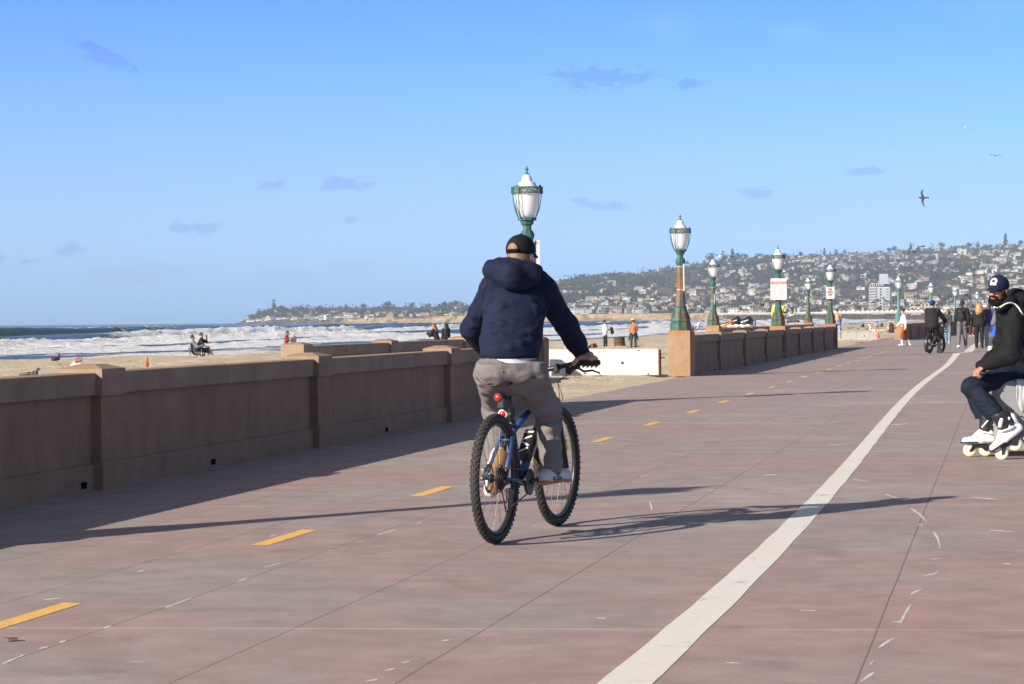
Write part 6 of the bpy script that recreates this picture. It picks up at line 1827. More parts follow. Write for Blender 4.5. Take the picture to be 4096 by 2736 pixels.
    # face: beard, brows, eyes
    bm_ = M('black_beard', (.010, .007, .006), .9, .5, 60, spec=.1)
    bd = [('c', Q(-.063, .010, -.048), Q(-.046, .052, -.090), .017, .023), ('c', Q(.063, .010, -.048), Q(.046, .052, -.090), .017, .023), ('c', Q(-.045, .054, -.092), Q(0, .072, -.112), .024, .026), ('c', Q(.045, .054, -.092), Q(0, .072, -.112), .024, .026),
          ('c', Q(-.030, .092, -.052), Q(0, .1105, -.043), .009, .009), ('c', Q(.030, .092, -.052), Q(0, .1105, -.043), .009, .009), ('c', Q(-.030, .092, -.052), Q(-.036, .078, -.085), .008, .012), ('c', Q(.030, .092, -.052), Q(.036, .078, -.085), .008, .012),
          ('c', Q(-.070, .0, .02), Q(-.064, .015, -.035), .012, .022), ('c', Q(.070, .0, .02), Q(.064, .015, -.035), .012, .022), ('e', Q(0, .088, -.086), (.026, .016, .020))]
    solid('beard', bd, .005, bm_, root, k=.008, folds=[(.005, (70, 70, 70), 3)])
    solid('hair', [('e', Q(0, -.020, .0), (.078 * hs, .094 * hs, .075 * hs), Mx), ('-e', Q(0, .10, -.03), (.13, .115, .2), Mx), ('-e', Q(.085, .0, -.01), (.03, .03, .045)), ('-e', Q(-.085, .0, -.01), (.03, .03, .045))], .006, bm_, root, k=.01)
    MB().tube([Q(-.014, .1035, -.0585), Q(0, .1065, -.0585), Q(.014, .1035, -.0585)], .0035, 6).build('lip', M('lip', (.38, .15, .12), .5, .05, 20), root)
    for s in (-1, 1):
        MB().ball(Q(s * .031, .083, .012), .0125, 10).build('eye', M('eye_white', (.6, .57, .54), .2, .02, 5), root)
        MB().ball(Q(s * .031 - .001, .0905, .012), .0062, 8).build('iris', m_blk, root)
        MB().tube([Q(s * .014, .098, .024), Q(s * .034, .097, .030), Q(s * .052, .083, .024)], [.0035, .0048, .003], 6).build('eyebrow', bm_, root)
    # ear bud, on the ear turned to us
    e = min((Q(s * .088, -.002, -.005) for s in (-1, 1)), key=lambda v: v.y - v.x * .3)
    MB().ball(e, (.011, .011, .013), 10).build('ear_bud', m_blk, root)
    # cap with a rising-sun patch
    m_navy = cloth('navy_twill', (.010, .018, .045), .15, .25)
    cp = cap_part(root, Q, Mx, hs, m_navy)
    b = MB(); pa = lambda u, v: Q(u, math.sqrt(max(0, 1 - (u / (.089)) ** 2 - ((v - .05) / .098) ** 2)) * .116 - .008 + .0025, v)
    pc = (.0, .088)
    for k in range(9):
        a = math.pi * (k + .5) / 9
        c0, c1 = pc[0] + .017 * math.cos(a), pc[1] + .017 * math.sin(a)
        c2, c3 = pc[0] + .036 * math.cos(a), pc[1] + .036 * math.sin(a)
        n_ = (-math.sin(a), math.cos(a))
        b.poly([pa(c0 - n_[0] * .0014, c1 - n_[1] * .0014), pa(c2 - n_[0] * .0042, c3 - n_[1] * .0042), pa(c2 + n_[0] * .0042, c3 + n_[1] * .0042), pa(c0 + n_[0] * .0014, c1 + n_[1] * .0014)])
    for z0, z1 in ((.079, .086), (.070, .077), (.060, .068)):
        for k in range(8):
            u0, u1 = -.032 + .008 * k, -.024 + .008 * k; w = .0015 * math.sin(k * 1.6)
            b.poly([pa(u0, z0 + w), pa(u1, z0 - w), pa(u1, z1 - w), pa(u0, z1 + w)])
    b.build('sun_emblem', c_white, cp)
    # inline skates
    def skate(ankle, toe_dir, up, wc0, lean_):
        d = V3(toe_dir).normalized(); up = V3(up); up = (up - d * up.dot(d)).normalized(); s = d.cross(up)
        w0 = V3(wc0)                                            # front wheel centre
        L = lambda a, b, c=0.0: w0 - d * a + up * b + s * c - O   # back from the front wheel, up, sideways
        sk = solid('inline_skate', [('c', L(-.035, .082), L(.10, .092), .036, .042, s, 1.1), ('c', L(.10, .092), L(.245, .105), .042, .044, s, 1.0), ('c', L(.06, .12), L(.17, .19), .032, .050), ('c', L(.18, .15), L(.20, .19), .050, .046), ('c', L(.235, .12), L(.252, .22), .042, .036),
                                    ('p', L(0, .060), -up)], .0055, m_shell, root, k=.018)
        solid('cuff', [('c', L(.150, .19), L(.165, .30), .058, .068), ('c', L(.210, .185), L(.205, .275), .052, .056), ('p', L(.15, .325), (up - d * .15).normalized())], .0065, m_blk, sk, k=.02)
        # toe bumper, sole line and frame
        solid('toe_bumper', [('c', L(-.045, .070), L(.055, .072), .040, .042, s, 1.06), ('p', L(0, .078), up), ('p', L(0, .062), -up)], .004, m_blk, sk, k=.006)
        b = MB()
        for c in (-.016, .016):
            out = [(-.012, -.012), (.012, -.014), (.05, .018), (.10, .022), (.14, -.012), (.158, -.012), (.19, .020), (.25, .02), (.288, -.013), (.308, -.010), (.30, .02), (.275, .058), (.20, .052), (.06, .05), (.03, .055)]
            Mx = Matrix((-d, up, s)).transposed()
            b.prism(out, .005, Mx, L(0, 0, c))
        b.box(L(.15, .045), (.26, .036, .018), Matrix((-d, s, up)).transposed())
        b.build('frame', m_blk, sk)
        for k in range(3):
            c = L(.146 * k, 0)
            w = MB(); n = 28
            prof = [(.036, -.0115), (.048, -.0115), (.058, -.007), (.0620, 0), (.058, .007), (.048, .0115), (.036, .0115)]
            w.lathe(prof, n, c, s, cap=False); w.lathe([(.0362, .0112), (.0362, -.0112)], n, c, s, cap=False)
            wo = w.build('wheel', m_wheel, sk)
            h = MB(); h.lathe([(.0, -.009), (.012, -.011), (.012, .011), (.0, .009)], 12, c, s); h.lathe([(.033, -.010), (.037, -.010), (.037, .010), (.033, .010)], n, c, s)
            Mw = frame_to(s)
            for j in range(9):
                a = .698 * j; u = Mw @ V3((math.cos(a), math.sin(a), 0)); v = Mw @ V3((math.cos(a + .35), math.sin(a + .35), 0))
                h.tube([c + u * .011, c + v * .035], .0042, 5)
            h.build('hub', m_hubw, wo)
            MB().lathe([(.0, -.018), (.007, -.018), (.007, .018), (.0, .018)], 10, c, s).build('axle_bolt', m_grey, wo)
        def st(pts, r, nm='strap', mt=m_hubw, fl=2.2): MB().tube([L(*q_) for q_ in pts], r, 6, flat=fl).build(nm, mt, sk)
        near = -1 if s.y > 0 else 1
        st([(.105, .205, near * .040), (.13, .235, near * .052), (.16, .27, near * .060)], .009)
        st([(.085, .165, near * .030), (.12, .165, near * .048), (.17, .150, near * .057), (.22, .145, near * .050)], .009)
        for k in range(4): st([(.045 + k * .018, .124 + k * .012, near * .030), (.05 + k * .018, .134 + k * .013, 0), (.045 + k * .018, .124 + k * .012, -near * .030)], .004, 'lace', m_hubw, 1.0)
        b = MB()
        for a_, c_ in ((.03, .105), (.055, .118), (.20, .185), (.235, .18)): b.lathe([(0, 0), (.006, 0), (.006, .003), (0, .003)], 8, L(a_, c_, near * (.038 if a_ < .1 else .052)), s * near)
        b.build('rivet', m_blk, sk)
        MB().lathe([(0, 0), (.014, 0), (.014, .005), (0, .005)], 12, L(.215, .23, near * .050), s * near).build('cuff_pivot', m_hubw, sk)
        Mt = Matrix((d * -1 * (1 if near < 0 else 1), up, s * near)).transposed().to_4x4()
        return sk, L, d, up, s, near
    sk, L, d, up, s, near = skate(anF, V3((-1, -.06, -.01)), V3((0, 0, 1)), p(3879, 1800, 20.46), 0)
    sk, L, d, up, s, near = skate(anN, V3((-.84, -.04, -.545)), V3((-.545, 0, .84)), p(4007, 1813, 20.02), 0)
    c = bpy.data.curves.new('lettering', 'FONT'); c.body = 'NEXT'; c.size = .030; c.extrude = .001; c.align_x = 'CENTER'
    tmp = bpy.data.objects.new('tmp', c); me = bpy.data.meshes.new_from_object(tmp); bpy.data.objects.remove(tmp); me.materials.clear(); me.materials.append(m_black)
    o = link('lettering', me, sk)
    x_ = -d; z_ = s * near; y_ = z_.cross(x_)
    o.matrix_local = Matrix.Translation(L(.225, .165, near * .054)) @ Matrix((x_, y_, z_)).transposed().to_4x4() @ Matrix.Rotation(.25, 4, 'Z')
    b = MB(); b.tube([p(4020, 1640, 20.2) - O, p(4026, 1628, 20.2) - O, p(4034, 1640, 20.2) - O, p(4050, 1640, 20.22) - O, p(4064, 1655, 20.2) - O, p(4072, 1678, 20.15) - O], .006, 6); b.build('pull_loop', m_blk, sk)
skater()
# light grey cloth over the block's edge
def drape():
    V, F = [], []; nx, ny = 26, 24
    for i in range(nx):
        for j in range(ny):
            u, v = i / (nx - 1), j / (ny - 1)
            px = 4066 + u * 70 + (1 - v) * 4
            down = v * (1.0 - .30 * (u < .25) * (1 - u / .25))
            g = P(px, 1480, 20.27)
            if down < .28: z = SKO.z + .70 ; y = SKO.y + .25 - down * .95
            else: z = SKO.z + .70 - (down - .28) * .33 * 1.25; y = SKO.y - .022
            w = .010 * math.sin(u * 7 + v * 2.5) + .006 * math.sin(u * 13 - v * 5)
            V.append((g.x, y - abs(w) - .004, z + .004 + .3 * abs(w)))
    for i in range(nx - 1):
        for j in range(ny - 1): F.append((i * ny + j, i * ny + j + 1, (i + 1) * ny + j + 1, (i + 1) * ny + j))
    o = link('jacket', npmesh('jacket', V, F, [cloth('light_grey_jersey', (.42, .43, .44), .06, .3)]))
    m = o.modifiers.new('thick', 'SOLIDIFY'); m.thickness = .006
    tag(o, 'light grey jacket hanging over the edge of the grey block beside the skater', 'jacket')
drape()
# ------------------------------------------------------------------ people farther along the walk
def moved(J, v):
    v = V3(v); K = dict(J)
    for q in K:
        if q not in ('u', 'f', 'hdL', 'hdR', 'k'): K[q] = K[q] + v
    return K
c_blk = cloth('black_cotton', (.016, .016, .018)); c_dkgrey = cloth('charcoal_cotton', (.05, .05, .052)); c_grey = cloth('grey_denim', (.13, .13, .135)); c_ltgrey = cloth('pale_grey_sweats', (.34, .34, .38))
c_purple = cloth('violet_fleece', (.055, .045, .17)); c_rust = cloth('rust_leggings', (.30, .085, .012)); c_tights = cloth('brown_tights', (.09, .045, .03)); c_jean = cloth('pale_jeans', (.17, .23, .31))
c_redt = cloth('dark_red_shirt', (.22, .015, .02)); c_beige = cloth('beige_cotton', (.50, .43, .36)); c_lblue = cloth('pale_blue_shirt', (.36, .47, .50), .2, second=(.62, .66, .66), thr=(.5, .56), sscale=22); c_navyt = cloth('navy_cotton', (.015, .02, .035))
c_orange = cloth('orange_woven_top', (.42, .12, .07), .2, second=(.30, .22, .15), thr=(.5, .54), sscale=16); c_neo = M('black_neoprene', (.022, .024, .028), .55, .15, 9); c_pink = cloth('pink_cotton', (.62, .33, .42)); c_swim = cloth('blue_patterned_shorts', (.10, .14, .30), .2, second=(.6, .6, .65), thr=(.52, .56), sscale=18)
m_bluecap = cloth('royal_blue_twill', (.01, .035, .20))
HEADING = -math.atan(.245)
# fat tyre bike and its rider
def ebike():
    a, b_ = G(3718, 1413), G(3791, 1410)
    h = math.atan2(.63, 1.0); wb = 1.13
    root = empty('fat_tyre_bike', a, -h); tag(root, 'black electric bike with fat tyres and a front basket ridden along the walk', 'bicycle')
    for y in (0, wb): wheel(root, y, .305, .305, .052, 0, 24, 18, True)
    f = MB()
    f.tube([(0, .42, .30), (0, .30, .72)], .022, 8); f.tube([(0, .42, .30), (0, wb - .30, .74)], .045, 10); f.tube([(0, .34, .56), (0, wb - .33, .80)], .02, 8); f.box((0, .42, .29), (.12, .20, .16), bev=.03)
    f.build('frame', m_blk, root)
    f = MB()
    for s in (-1, 1): f.tube([(s * .085, 0, .305), (s * .075, .30, .58)], .014, 6); f.tube([(s * .085, 0, .305), (s * .07, .40, .30)], .014, 6)
    f.build('rear_stay', m_wht, root)
    f = MB()
    for s in (-1, 1): f.tube([(s * .08, wb, .305), (s * .08, wb - .13, .64), (s * .02, wb - .17, .68)], .022, 8)
    f.tube([(0, wb - .15, .64), (0, wb - .24, .98)], .022, 8); f.build('fork', m_blk, root)
    f = MB(); rg = []
    for k in range(14):
        t = R(-45 + k * 13.5); y, z = -math.cos(t) * .345, .305 + math.sin(t) * .345
        rg.append([V3((x, y + (-math.cos(t)) * d, z + math.sin(t) * d)) for x, d in ((-.07, -.03), (-.055, .012), (0, .022), (.055, .012), (.07, -.03), (.05, 0), (0, .012), (-.05, 0))])
    f.rings(rg); f.build('mudguard', m_blk, root)
    MB().box((0, -.335, .40), (.09, .02, .10), bev=.006).build('rear_reflector', m_grey, root)
    MB().tube([(0, .31, .70), (0, .24, .80)], .018, 8).build('seat_post', m_blk, root)
    MB().ball((0, .20, .82), (.09, .15, .04), 10).build('saddle', m_blk, root)
    MB().tube([(-.33, wb - .36, 1.06), (-.12, wb - .26, 1.04), (.12, wb - .26, 1.04), (.33, wb - .36, 1.06)], .013, 8).tube([(0, wb - .24, .96), (0, wb - .26, 1.04)], .02, 8).build('handlebar', m_blk, root)
    f = MB()
    for z in (.74, .82, .90): f.tube([(-.17, wb - .06, z), (.17, wb - .06, z), (.19, wb + .22, z), (-.19, wb + .22, z)], .010, 4, closed=True)
    for x, y in ((-.17, wb - .06), (0, wb - .06), (.17, wb - .06), (.19, wb + .22), (0, wb + .22), (-.19, wb + .22)): f.tube([(x, y, .90), (x * .9, y, .72)], .008, 4)
    f.box((0, wb + .08, .725), (.33, .27, .02)); f.build('basket', m_blk, root)
    MB().tube([(.1, .42, .30), (.11, .56, .24)], .014, 6).tube([(-.1, .42, .30), (-.11, .28, .36)], .014, 6).box((.17, .56, .24), (.1, .08, .02)).box((-.17, .28, .36), (.1, .08, .02)).build('crank', m_blk, root)
    J = pose(1.93, lean=10, hip=((58, 8), (34, 7)), knee=(92, 42), sh=((40, 16), (44, 20)), el=(28, 14), headturn=8)
    J = moved(J, V3((0, .20, .99)) - J['pelvis'])
    def ex(root_, J, q, Mx, hs): cap_part(root_, q, Mx, hs, m_bluecap)
    person(J, 'person in a black jacket and royal blue cap riding the fat tyre bike', a, -h, c_blk, 2, c_blk, 1.25, SH['grey'], H_['black'], 'short', m_skin_b, .013, fat=.022, loose=.022, extra=ex, grip=60)
    hd = solid('hood', [('c', J['neck'] + V3((-.10, -.09, -.04)), J['neck'] + V3((.10, -.09, -.04)), .06, .06), ('e', J['neck'] + V3((0, -.12, -.10)), (.10, .07, .08))], .014, c_blk, None, k=.03)
    hd.parent = bpy.data.objects['person.002'] if 'person.002' in bpy.data.objects else None
    sh_ = solid('shirt_hem', [('c', J['pelvis'] + V3((0, -.01, .0)), J['pelvis'] + V3((0, 0, .05)), .145, .14, (1, 0, 0), 1.35), ('p', J['pelvis'] + V3((0, 0, .06)), V3((0, 0, 1))), ('p', J['pelvis'] + V3((0, 0, -.05)), V3((0, 0, -1)))], .014, c_white, hd.parent, k=.02)
ebike()
# walkers seen from behind
c_bag = cloth('worn_black_canvas', (.028, .028, .03))
def sling(root_, J, *a):
    solid('sling_bag', [('c', J['chest'] + V3((-.05, -.14, .08)), J['chest'] + V3((.02, -.15, -.16)), .085, .075, (1, 0, 0), 1.35)], .015, c_bag, root_, folds=[(.01, (12, 12, 12), 4)])
    MB().tube([J['neck'] + V3((.15, -.02, -.01)), J['chest'] + V3((.09, -.135, .12)), J['chest'] + V3((-.02, -.17, 0))], .018, 6, flat=1.8).build('bag_strap', c_dkgrey, root_)
YW = 89.5
def at(px, y, z=0.0):
    q = P(px, 1300, y); q.z = z; return q
person(pose(1.88, 2, ((-9, 3), (14, 3)), (14, 2), ((6, 12), (-6, 12)), (14, 14), toe=(-20, 0)), 'person with dreadlocks, black sweatshirt and faded grey jeans walking away', at(3848, YW), HEADING, c_blk, 2, c_grey, 2, SH['white'], H_['black'], 'locks', m_skin_d, .012, 'walkers going away along the boardwalk', loose=.02, extra=sling)
def pink(root_, J, *a):
    solid('shirt_hem', [('c', J['pelvis'] + V3((0, 0, -.06)), J['pelvis'] + V3((0, 0, .08)), .125, .115, (1, 0, 0), 1.42), ('p', J['pelvis'] + V3((0, 0, -.07)), V3((0, 0, -1)))], .012, c_pink, root_, k=.02)
person(pose(1.82, 3, ((10, 2), (-8, 2)), (4, 12), ((-5, 13), (6, 13)), (16, 14), fem=True), 'person with long wavy blond hair, black jacket and black leggings walking away', at(3917, YW), HEADING, c_blk, 2, c_blk, 2, SH['black'], H_['blond'], 'long', m_skin, .012, 'walkers going away along the boardwalk', loose=.022, fat=.018, fem=True, extra=pink)
person(pose(1.79, 3, ((14, 3), (-10, 3)), (3, 14), ((5, 14), (-5, 14)), (18, 14), fem=True, toe=(0, -20)), 'person with a dark ponytail, violet hoodie and pale grey sweatpants walking away', at(3957, YW + .4), HEADING, c_purple, 2, c_ltgrey, 2, SH['white'], H_['brown'], 'pony', m_skin_b, .012, 'walkers going away along the boardwalk', loose=.038, fem=True, flare=.03)
person(pose(1.68, 3, ((10, 2), (-8, 2)), (3, 10), ((-5, 10), (8, 10)), (30, 14), fem=True), 'person in brown tights and a black top between two nearer walkers', at(3887, 141), HEADING, c_blk, 2, c_tights, 2, SH['white'], H_['brown'], 'short', m_skin, .016, 'distant walkers between the nearer ones', loose=.012, fem=True)
person(pose(1.76, 3, ((-8, 2), (10, 2)), (10, 3), ((5, 10), (-8, 10)), (12, 14)), 'person in dark clothes half hidden behind the man with dreadlocks', at(3872, 150), HEADING, c_navyt, 2, c_blk, 2, SH['white'], H_['black'], 'short', m_skin_b, .016, 'distant walkers between the nearer ones', loose=.015)
def shades(root_, J, q, Mx, hs):
    b = MB()
    for s in (-1, 1): b.ball(q(s * .033, .095, .012), (.027, .008, .02), 8)
    b.tube([q(-.078, .0, .015), q(-.06, .09, .016), q(.06, .09, .016), q(.078, .0, .015)], .004, 5); b.build('sunglasses', m_blk, root_)
person(pose(1.62, 2, ((12, 3), (-6, 3)), (4, 10), ((10, 12), (10, 12)), (40, 40), fem=True), 'person with sunglasses, brown hair and pale jeans facing the fat tyre bike rider from behind', at(3791, 108), math.pi - .5, c_dkgrey, 2, c_jean, 2, SH['white'], H_['brown'], 'long', m_skin, .014, loose=.03, fem=True, extra=shades)
def bottle(root_, J, q, Mx, hs):
    MB().tube([J['wrR'] + V3((0, .05, -.07)), J['wrR'] + V3((0, .16, -.10))], .04, 10).build('black_bottle', m_blk, root_)
    solid('sock', [('c', J['anL'] + V3((0, 0, -.02)), J['anL'] + (J['knL'] - J['anL']) * .42, .05, .056), ('c', J['anR'] + V3((0, 0, -.02)), J['anR'] + (J['knR'] - J['anR']) * .42, .05, .056)], .012, c_white, root_)
    solid('waist_belt', [('c', J['pelvis'] + V3((0, 0, .06)), J['pelvis'] + V3((0, 0, .12)), .118, .112, (1, 0, 0), 1.28), ('p', J['pelvis'] + V3((0, 0, .035)), V3((0, 0, -1))), ('p', J['pelvis'] + V3((0, 0, .125)), V3((0, 0, 1)))], .012, c_blk, root_, k=.02)
person(pose(1.68, 4, ((24, 2), (-12, 2)), (30, 14), ((-12, 8), (16, 8)), (16, 30), fem=True, nod=14), 'person in a white long sleeved top and rust orange leggings walking to the left', G(3618, 1383), math.pi / 2 + .1, c_white, 2, c_rust, 2, SH['white'], H_['black'], 'bun', m_skin, .012, loose=-.004, fat=.012, fem=True, extra=bottle)
person(pose(1.80, 3, ((12, 3), (-14, 3)), (5, 14), ((-14, 8), (18, 8)), (16, 26)), 'shirtless person in blue patterned shorts half hidden by a lamp post', G(3350, 1365), HEADING + .2, None, 0, c_swim, 1.05, SH['white'], H_['brown'], 'short', m_skin, .014, loose=.03, fat=.006)

def zs(px, y):
    q = at(px, y); q.z = float(sand_z(q.x, q.y)); return q
# ------------------------------------------------------------------ people on the sand
m_tube = M('chair_steel', (.45, .45, .46), .35, .1, 9, metal=.6); m_canvas = cloth('navy_canvas', (.02, .025, .05))
def chair(loc, rz):
    root = empty('camp_chair', loc, rz); tag(root, 'folding navy camp chair on the sand carrying two sitters', 'folding chair')
    V, F = [], []
    pr = [(-.24, .98), (-.22, .70), (-.17, .46), (-.05, .42), (.12, .42), (.30, .47)]
    for y, z in pr:
        for i in range(5): V.append((-.27 + .135 * i, y, z - .03 * (1 - abs(i - 2) / 2)))
    for i in range(len(pr) - 1):
        for j in range(4): F.append((i * 5 + j, i * 5 + j + 1, i * 5 + j + 6, i * 5 + j + 5))
    o = link('seat', npmesh('seat', V, F, [m_canvas]), root); o.modifiers.new('t', 'SOLIDIFY').thickness = .015
    for s in (-1, 1):
        for p0, p1 in (((s * .30, .33, 0), (s * .27, -.20, .52)), ((s * .30, -.27, 0), (s * .28, .30, .50))): MB().tube([p0, p1], .014, 6).build('leg', m_tube, root)
        MB().tube([(s * .29, -.22, .5), (s * .28, -.25, 1.0)], .012, 6).build('back_post', m_tube, root)
        MB().tube([(s * .31, -.22, .68), (s * .32, .30, .66)], .025, 6, flat=.6).build('armrest', m_canvas, root)
        MB().tube([(s * .32, .30, .66), (s * .30, .33, .02)], .012, 6).build('arm_post', m_tube, root)
    for a, b_ in (((-.30, .33, .02), (.28, .30, .48)), ((.30, .33, .02), (-.28, .30, .48)), ((-.30, -.27, .02), (.28, -.2, .46)), ((.30, -.27, .02), (-.28, -.2, .46))): MB().tube([a, b_], .010, 5).build('cross_bar', m_tube, root)
    return root
cl = zs(776, 104) - V3((0, 0, .16)); chair(cl, -1.35)
J = pose(1.76, -6, ((84, 6), (80, 4)), (86, 82), ((35, 12), (40, 14)), ((70, 20), (60, 10)), headturn=12, nod=-4); J = moved(J, V3((0, 0.0, .53)) - J['pelvis'])
person(J, 'person in a grey hooded jacket and grey trousers sitting in the navy camp chair', cl, -1.35, cloth('mid_grey_fleece', (.19, .19, .185)), 2, cloth('khaki_grey', (.17, .16, .13)), 2, SH['white'], H_['black'], 'short', m_skin_b, .014, loose=.02)
J = pose(1.70, 8, ((74, 4), (94, -14)), (74, 60), ((66, 10), (20, 12)), ((118, 15), (50, 20)), headturn=10); J = moved(J, V3((-.16, .25, .66)) - J['pelvis'])
person(J, 'dark haired person in navy t-shirt and shorts sitting on a lap in the camp chair', cl, -1.5, c_navyt, .9, c_dkgrey, .95, SH['white'], H_['black'], 'short', m_skin_b, .014, loose=.012)
q1 = at(1145, 140); q1.z = float(sand_z(q1.x, q1.y))
person(pose(1.78, 3, ((0, 3), (6, 3)), (3, 6), ((8, 6), (10, 6)), ((92, 25), (88, 25)), nod=16), 'bearded person in a dark red t-shirt with long dark hair standing by the surf', q1, -1.35, c_redt, .95, c_blk, 1.1, None, H_['black'], 'beard', m_skin, .014, loose=.012)
q1 = at(1176, 140.6); q1.z = float(sand_z(q1.x, q1.y))
person(pose(1.62, 4, ((0, 3), (6, 3)), (3, 6), ((10, 8), (12, 8)), ((88, 30), (84, 30)), fem=True, headturn=-15), 'person with a fair bun and loose pale top facing the bearded person by the surf', q1, .9, cloth('pale_linen', (.42, .40, .38)), 2, c_beige, 1.2, None, H_['grey'], 'bun', m_skin, .014, loose=.03, fem=True)
def zs(px, y):
    q = at(px, y); q.z = float(sand_z(q.x, q.y)); return q
person(pose(1.50, 16, ((0, 3), (6, 3)), (3, 6), ((30, 10), (36, 10)), ((90, 35), (85, 35)), nod=10, fem=True), 'person with long auburn hair and a black top behind the set back wall', zs(1748, 92), 1.2, c_blk, 2, c_blk, 2, None, H_['red'], 'long', m_skin, .014, loose=.02, fem=True)
person(pose(1.32, 4, ((0, 3), (6, 3)), (3, 6), ((8, 10), (8, 10)), (20, 20), fem=True), 'dark haired child beside the person with auburn hair behind the set back wall', zs(1785, 93.5), .3, c_blk, 2, c_blk, 2, None, H_['black'], 'long', m_skin_b, .014, loose=.01, fem=True)
def jacket_held(root_, J, *a): solid('held_jacket', [('c', J['wrR'] + V3((.0, .10, .05)), J['wrR'] + V3((0, .16, -.20)), .09, .12), ('c', J['wrR'] + V3((0, .08, .10)), J['wrR'] + V3((0, .18, .04)), .06, .06)], .018, c_blk, root_, folds=[(.02, (12, 12, 12), 3)])
q1 = G(2419, 1399, -.30); q1.z = float(sand_z(q1.x, q1.y))
person(pose(1.74, -2, ((0, 4), (6, 3)), (2, 4), ((12, 10), (16, 10)), ((78, 30), (82, 20))), 'person in a pale blue patterned shirt and black trousers standing on the sand facing right', zs(2420, 146), -1.3, c_lblue, .95, c_blk, 2, None, H_['black'], 'short', m_skin, .014, loose=.022, fat=.012, extra=jacket_held, long_top=.10)
def hat(root_, J, q, Mx, hs):
    n = 24; st = M('straw', (.52, .36, .16), .85, .2, 30)
    MB().lathe([(.205, .055), (.20, .063), (.10, .085), (.092, .15), (.075, .178), (.0, .185), (.0, .175), (.07, .17), (.085, .145), (.09, .08)], n, J['head'], J['u'] + V3((-.15, .05, 0))).build('straw_hat', st, root_)
    for s, dx in ((-1, -.06), (1, .07)): MB().tube([J['pelvis'] + V3((s * .15, .02, .05)), J['pelvis'] + V3((s * .19, .02, -.15)), J['pelvis'] + V3((s * .20 + dx, .02, -.42))], [.05, .045, .028], 8).build('hanging_sleeve', c_neo, root_)
person(pose(1.66, 2, ((0, 4), (2, 4)), (2, 4), ((6, 14), (12, 14)), ((78, 38), (70, 30)), fem=True), 'person in straw hat, orange top and half lowered black wetsuit', zs(2533, 121), -.2, c_orange, 2, c_neo, 2, None, H_['brown'], 'short', m_skin, .014, loose=.016, fem=True, extra=hat)
person(pose(1.74, 4, ((18, 4), (-8, 4)), (6, 14), ((10, 12), (0, 12)), (30, 30)), 'person in beige trousers on the sand, mostly hidden by the arm of the cyclist', zs(2277, 127), .8, c_white, 2, c_beige, 2, None, H_['brown'], 'short', m_skin, .016, loose=.03)
# far sitters
FS = [(3455, 'person in black sitting on the far sand with a white bag', c_blk), (3481, 'person in pale blue sitting on the far sand behind the striped cone', c_lblue), (3502, 'person in grey sitting under a small yellow towel on the far sand', c_ltgrey), (3530, 'person in dark clothes sitting alone on the far sand left of the brown bin', c_dkgrey), (3563, 'person in black sitting on the far sand just behind the brown bin', c_blk)]
for px, lb, c in FS:
    J = pose(1.7, 12, ((95, 10), (95, 10)), (120, 120), ((40, 10), (40, 10)), ((50, 25), (50, 25))); J = moved(J, V3((0, 0, .14)) - J['pelvis'])
    person(J, lb, zs(px, 395), random.uniform(-2, 2), c, 2, c_dkgrey, 2, None, H_['black'], 'short', m_skin_b, .03, 'people sitting on the far sand', loose=.03)
J = pose(1.7, 8, ((95, 10), (95, 10)), (100, 100), ((30, 10), (30, 10)), ((50, 25), (50, 25))); J = moved(J, V3((0, 0, .5)) - J['pelvis'])
def bc(root_, J, q, Mx, hs): cap_part(root_, q, Mx, hs, m_bluecap)
g_ = zs(3153, 150); 
person(J, 'person in a bright blue cap, head just above the set back wall', V3((g_.x, g_.y, -.18)), .6, c_lblue, 2, c_dkgrey, 2, None, H_['black'], 'short', m_skin_b, .02, extra=bc)
sb = MB().box((0, .05, .2), (.5, .45, .42), bev=.02).build('camp_stool', m_canvas, None, V3((g_.x, g_.y, -.25))); tag(sb, 'low dark stool under the person in the bright blue cap', 'stool')
# ------------------------------------------------------------------ things on the sand and the walk
m_cone = M('orange_cone', (.72, .13, .02), .5, .08, 9); m_cband = M('cone_band', (.75, .73, .70), .4, .05, 9)
def cone(loc, h, label, bands=False, base=True):
    root = empty('traffic_cone', loc); tag(root, label, 'traffic cone')
    MB().lathe([(.20 * h, .02 * h), (.045 * h, .97 * h), (.03 * h, h), (0, h)], 16).build('cone_body', m_cone, root)
    if base: MB().box((0, 0, .02 * h), (.52 * h, .52 * h, .04 * h), bev=.01 * h).build('base', m_cone if not bands else m_blk, root)
    if bands:
        f = lambda z: (.20 - .1632 * (z - .02)) * h + .004
        for a, b_ in ((.38, .52), (.62, .78)): MB().lathe([(f(a), a * h), (f(b_), b_ * h)], 16, cap=False).build('reflective_band', m_cband, root)
    return root
cone(S(588, 1471), .40, 'small orange cone standing on the sand left of the set back wall', base=False)
cone(zs(2368, 118) + V3((0, 0, .03)), .30, 'small orange cone on the sand under the outstretched arm of the cyclist', base=False)
q1 = zs(3482, 215); cone(q1, .92, 'tall orange cone with white bands behind the end of the long low barrier', True)
cone(zs(3555, 210), .92, 'tall orange cone with white bands beside the brown bin', True)
cone(zs(3513, 150), .55, 'plain orange cone right of the end of the long low barrier')
cone(zs(3389, 138), .38, 'orange cone whose tip shows over the long low barrier')
cone(at(3811, 320), .75, 'orange cone showing between the fat tyre rider and the man with dreadlocks')
p0, p1 = zs(3487, 205), zs(3562, 205)
b = empty('pole_barrier', p0, math.atan2(p1.y - p0.y, p1.x - p0.x)); tag(b, 'cream pole laid between the two banded cones', 'barrier'); L = (p1 - p0).length
z_ = hz(3500, 1321.5, 205) - p0.z
MB().tube([(0, 0, z_), (L, 0, z_)], .07, 8).build('pole', M('cream_pole', (.70, .64, .50), .6, .05, 5), b)
MB().tube([(L * .18, 0, z_), (L * .26, 0, z_)], .075, 8).build('red_band', m_red, b)
